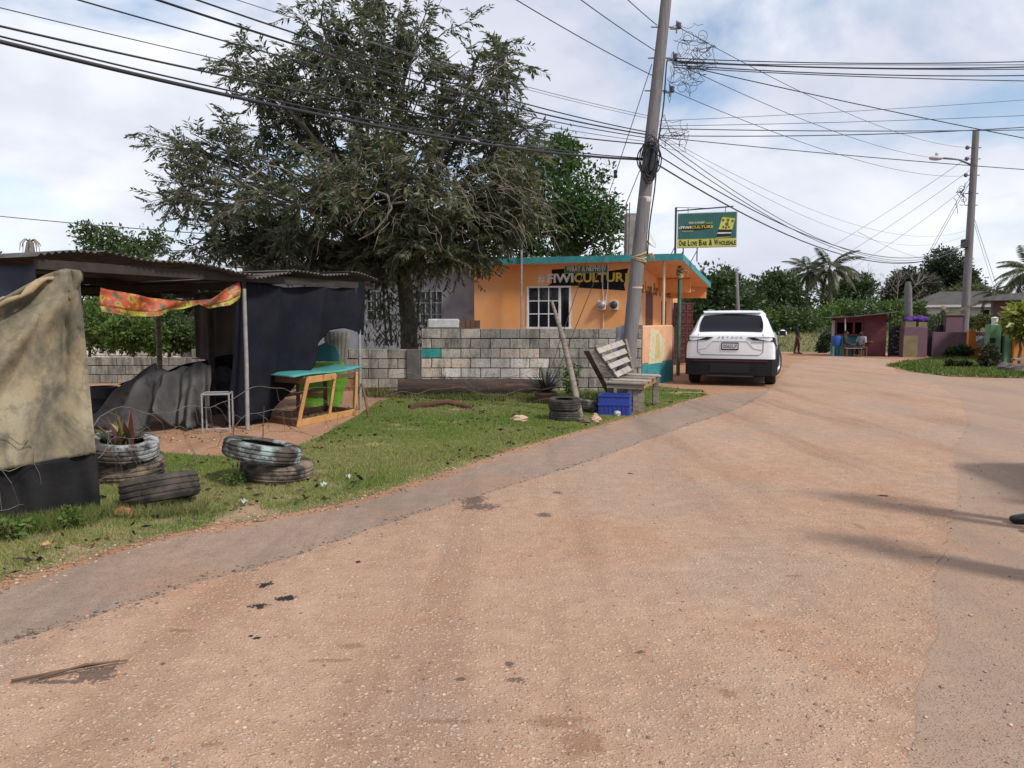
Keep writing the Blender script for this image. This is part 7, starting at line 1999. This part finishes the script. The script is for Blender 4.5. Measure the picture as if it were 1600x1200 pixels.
def palm(label, base_px, cx, cy, Y, n, s, seed, lowest=-.75):
    rr = random.Random(seed); b = gx(base_px, Y); t = at(cx, cy, Y); root = thing('palm_tree', label, 'palm', b, group='palms in the background')
    q = t - b
    MB().tube([Vector((0, 0, -.2))] + curve(Vector((0, 0, 0)), q, (q.x * .3, 0, 0), 6, rr), [.2] + [.18 - .07 * i / 6 for i in range(7)], 10).build('trunk', palm_bark, root, world=False, smooth=True)
    for k in range(n):
        az = 2.4 * k + rr.uniform(-.3, .3); el = (k / n); pitch = R(-52 + 112 * el + rr.uniform(-8, 8))     # drooping old fronds to upright young ones
        o = inst('frond', fm[k % 3], root, q + Vector((0, 0, .02)), (rr.uniform(-.25, .25), -pitch, az), (s * rr.uniform(.8, 1.1),) * 3)
palm('left of the two tall coconut palms beyond the shack', 1256, 1262, 425, 60, 22, .95, 1)
palm('right of the two tall coconut palms beyond the shack', 1306, 1296, 420, 58, 22, 1.0, 2)
palm('palm with broad fronds entering at the right edge', 1622, 1612, 425, 45, 20, 1.0, 3)
palm('small palm behind the purple house roof', 1552, 1552, 458, 55, 16, .62, 4)
palm('small palm in the bushes behind the shed', 292, 292, 505, 27, 14, .55, 6)
# dead palm stump
b = gx(46, 30); root = thing('dead_palm', 'headless dead palm trunk rising over the shed roof', 'palm', b); t = at(47, 378, 30) - b
MB().tube([Vector((0, 0, -.2)), t * .5, t * .9, t], [.17, .15, .19, .12], 9).build('trunk', palm_bark, root, world=False, smooth=True)
for k in range(9):
    rr = random.Random(k); a = k * .75; d = Vector((math.cos(a), math.sin(a), 0))
    MB().tube([t, t + d * .18 + Vector((0, 0, .10)), t + d * .32 + Vector((0, 0, -.05)), t + d * .36 + Vector((0, 0, -.4 * rr.random() - .1))], [.03, .025, .02, .008], 5).build('dead_frond', pale_m, root, world=False, smooth=True)
# ------------------------------------------------------------------ distant woods
def woods():
    r = np.random.default_rng(77); P = []; n0 = 900
    X = r.uniform(-190, 190, n0); Yc = r.uniform(105, 140, n0); H = 2.6 + 1.9 * r.random(n0) + 1.0 * np.sin(X * .09) + .8 * np.sin(X * .23 + 1); k = 34
    w_ = r.normal(size=(n0, k, 3)); w_ /= np.linalg.norm(w_, axis=2, keepdims=True)
    c = np.stack([X, Yc, H * .55 - .75], 1); rad = np.stack([r.uniform(2, 4, n0), r.uniform(2, 4, n0), H * .55], 1)
    P = (c[:, None, :] + w_ * rad[:, None, :] * r.uniform(.6, 1.05, (n0, k, 1))).reshape(-1, 3); P[:, 2] = np.maximum(P[:, 2], -.7)
    D = (w_ + .6 * r.normal(size=w_.shape)).reshape(-1, 3); n = len(P)
    C = np.array([(.035, .055, .025), (.05, .07, .032), (.03, .045, .022)])[r.integers(0, 3, n)] * r.uniform(.7, 1.3, (n, 1))
    o = obj('distant_woods', leaves_mesh('distant_woods', P, D, r.uniform(.7, 1.5, n), r.uniform(.5, .9, n), C, .2, 9), lf)
    tag(o, 'far belt of woodland along the horizon', 'woods', kind='stuff')
woods()
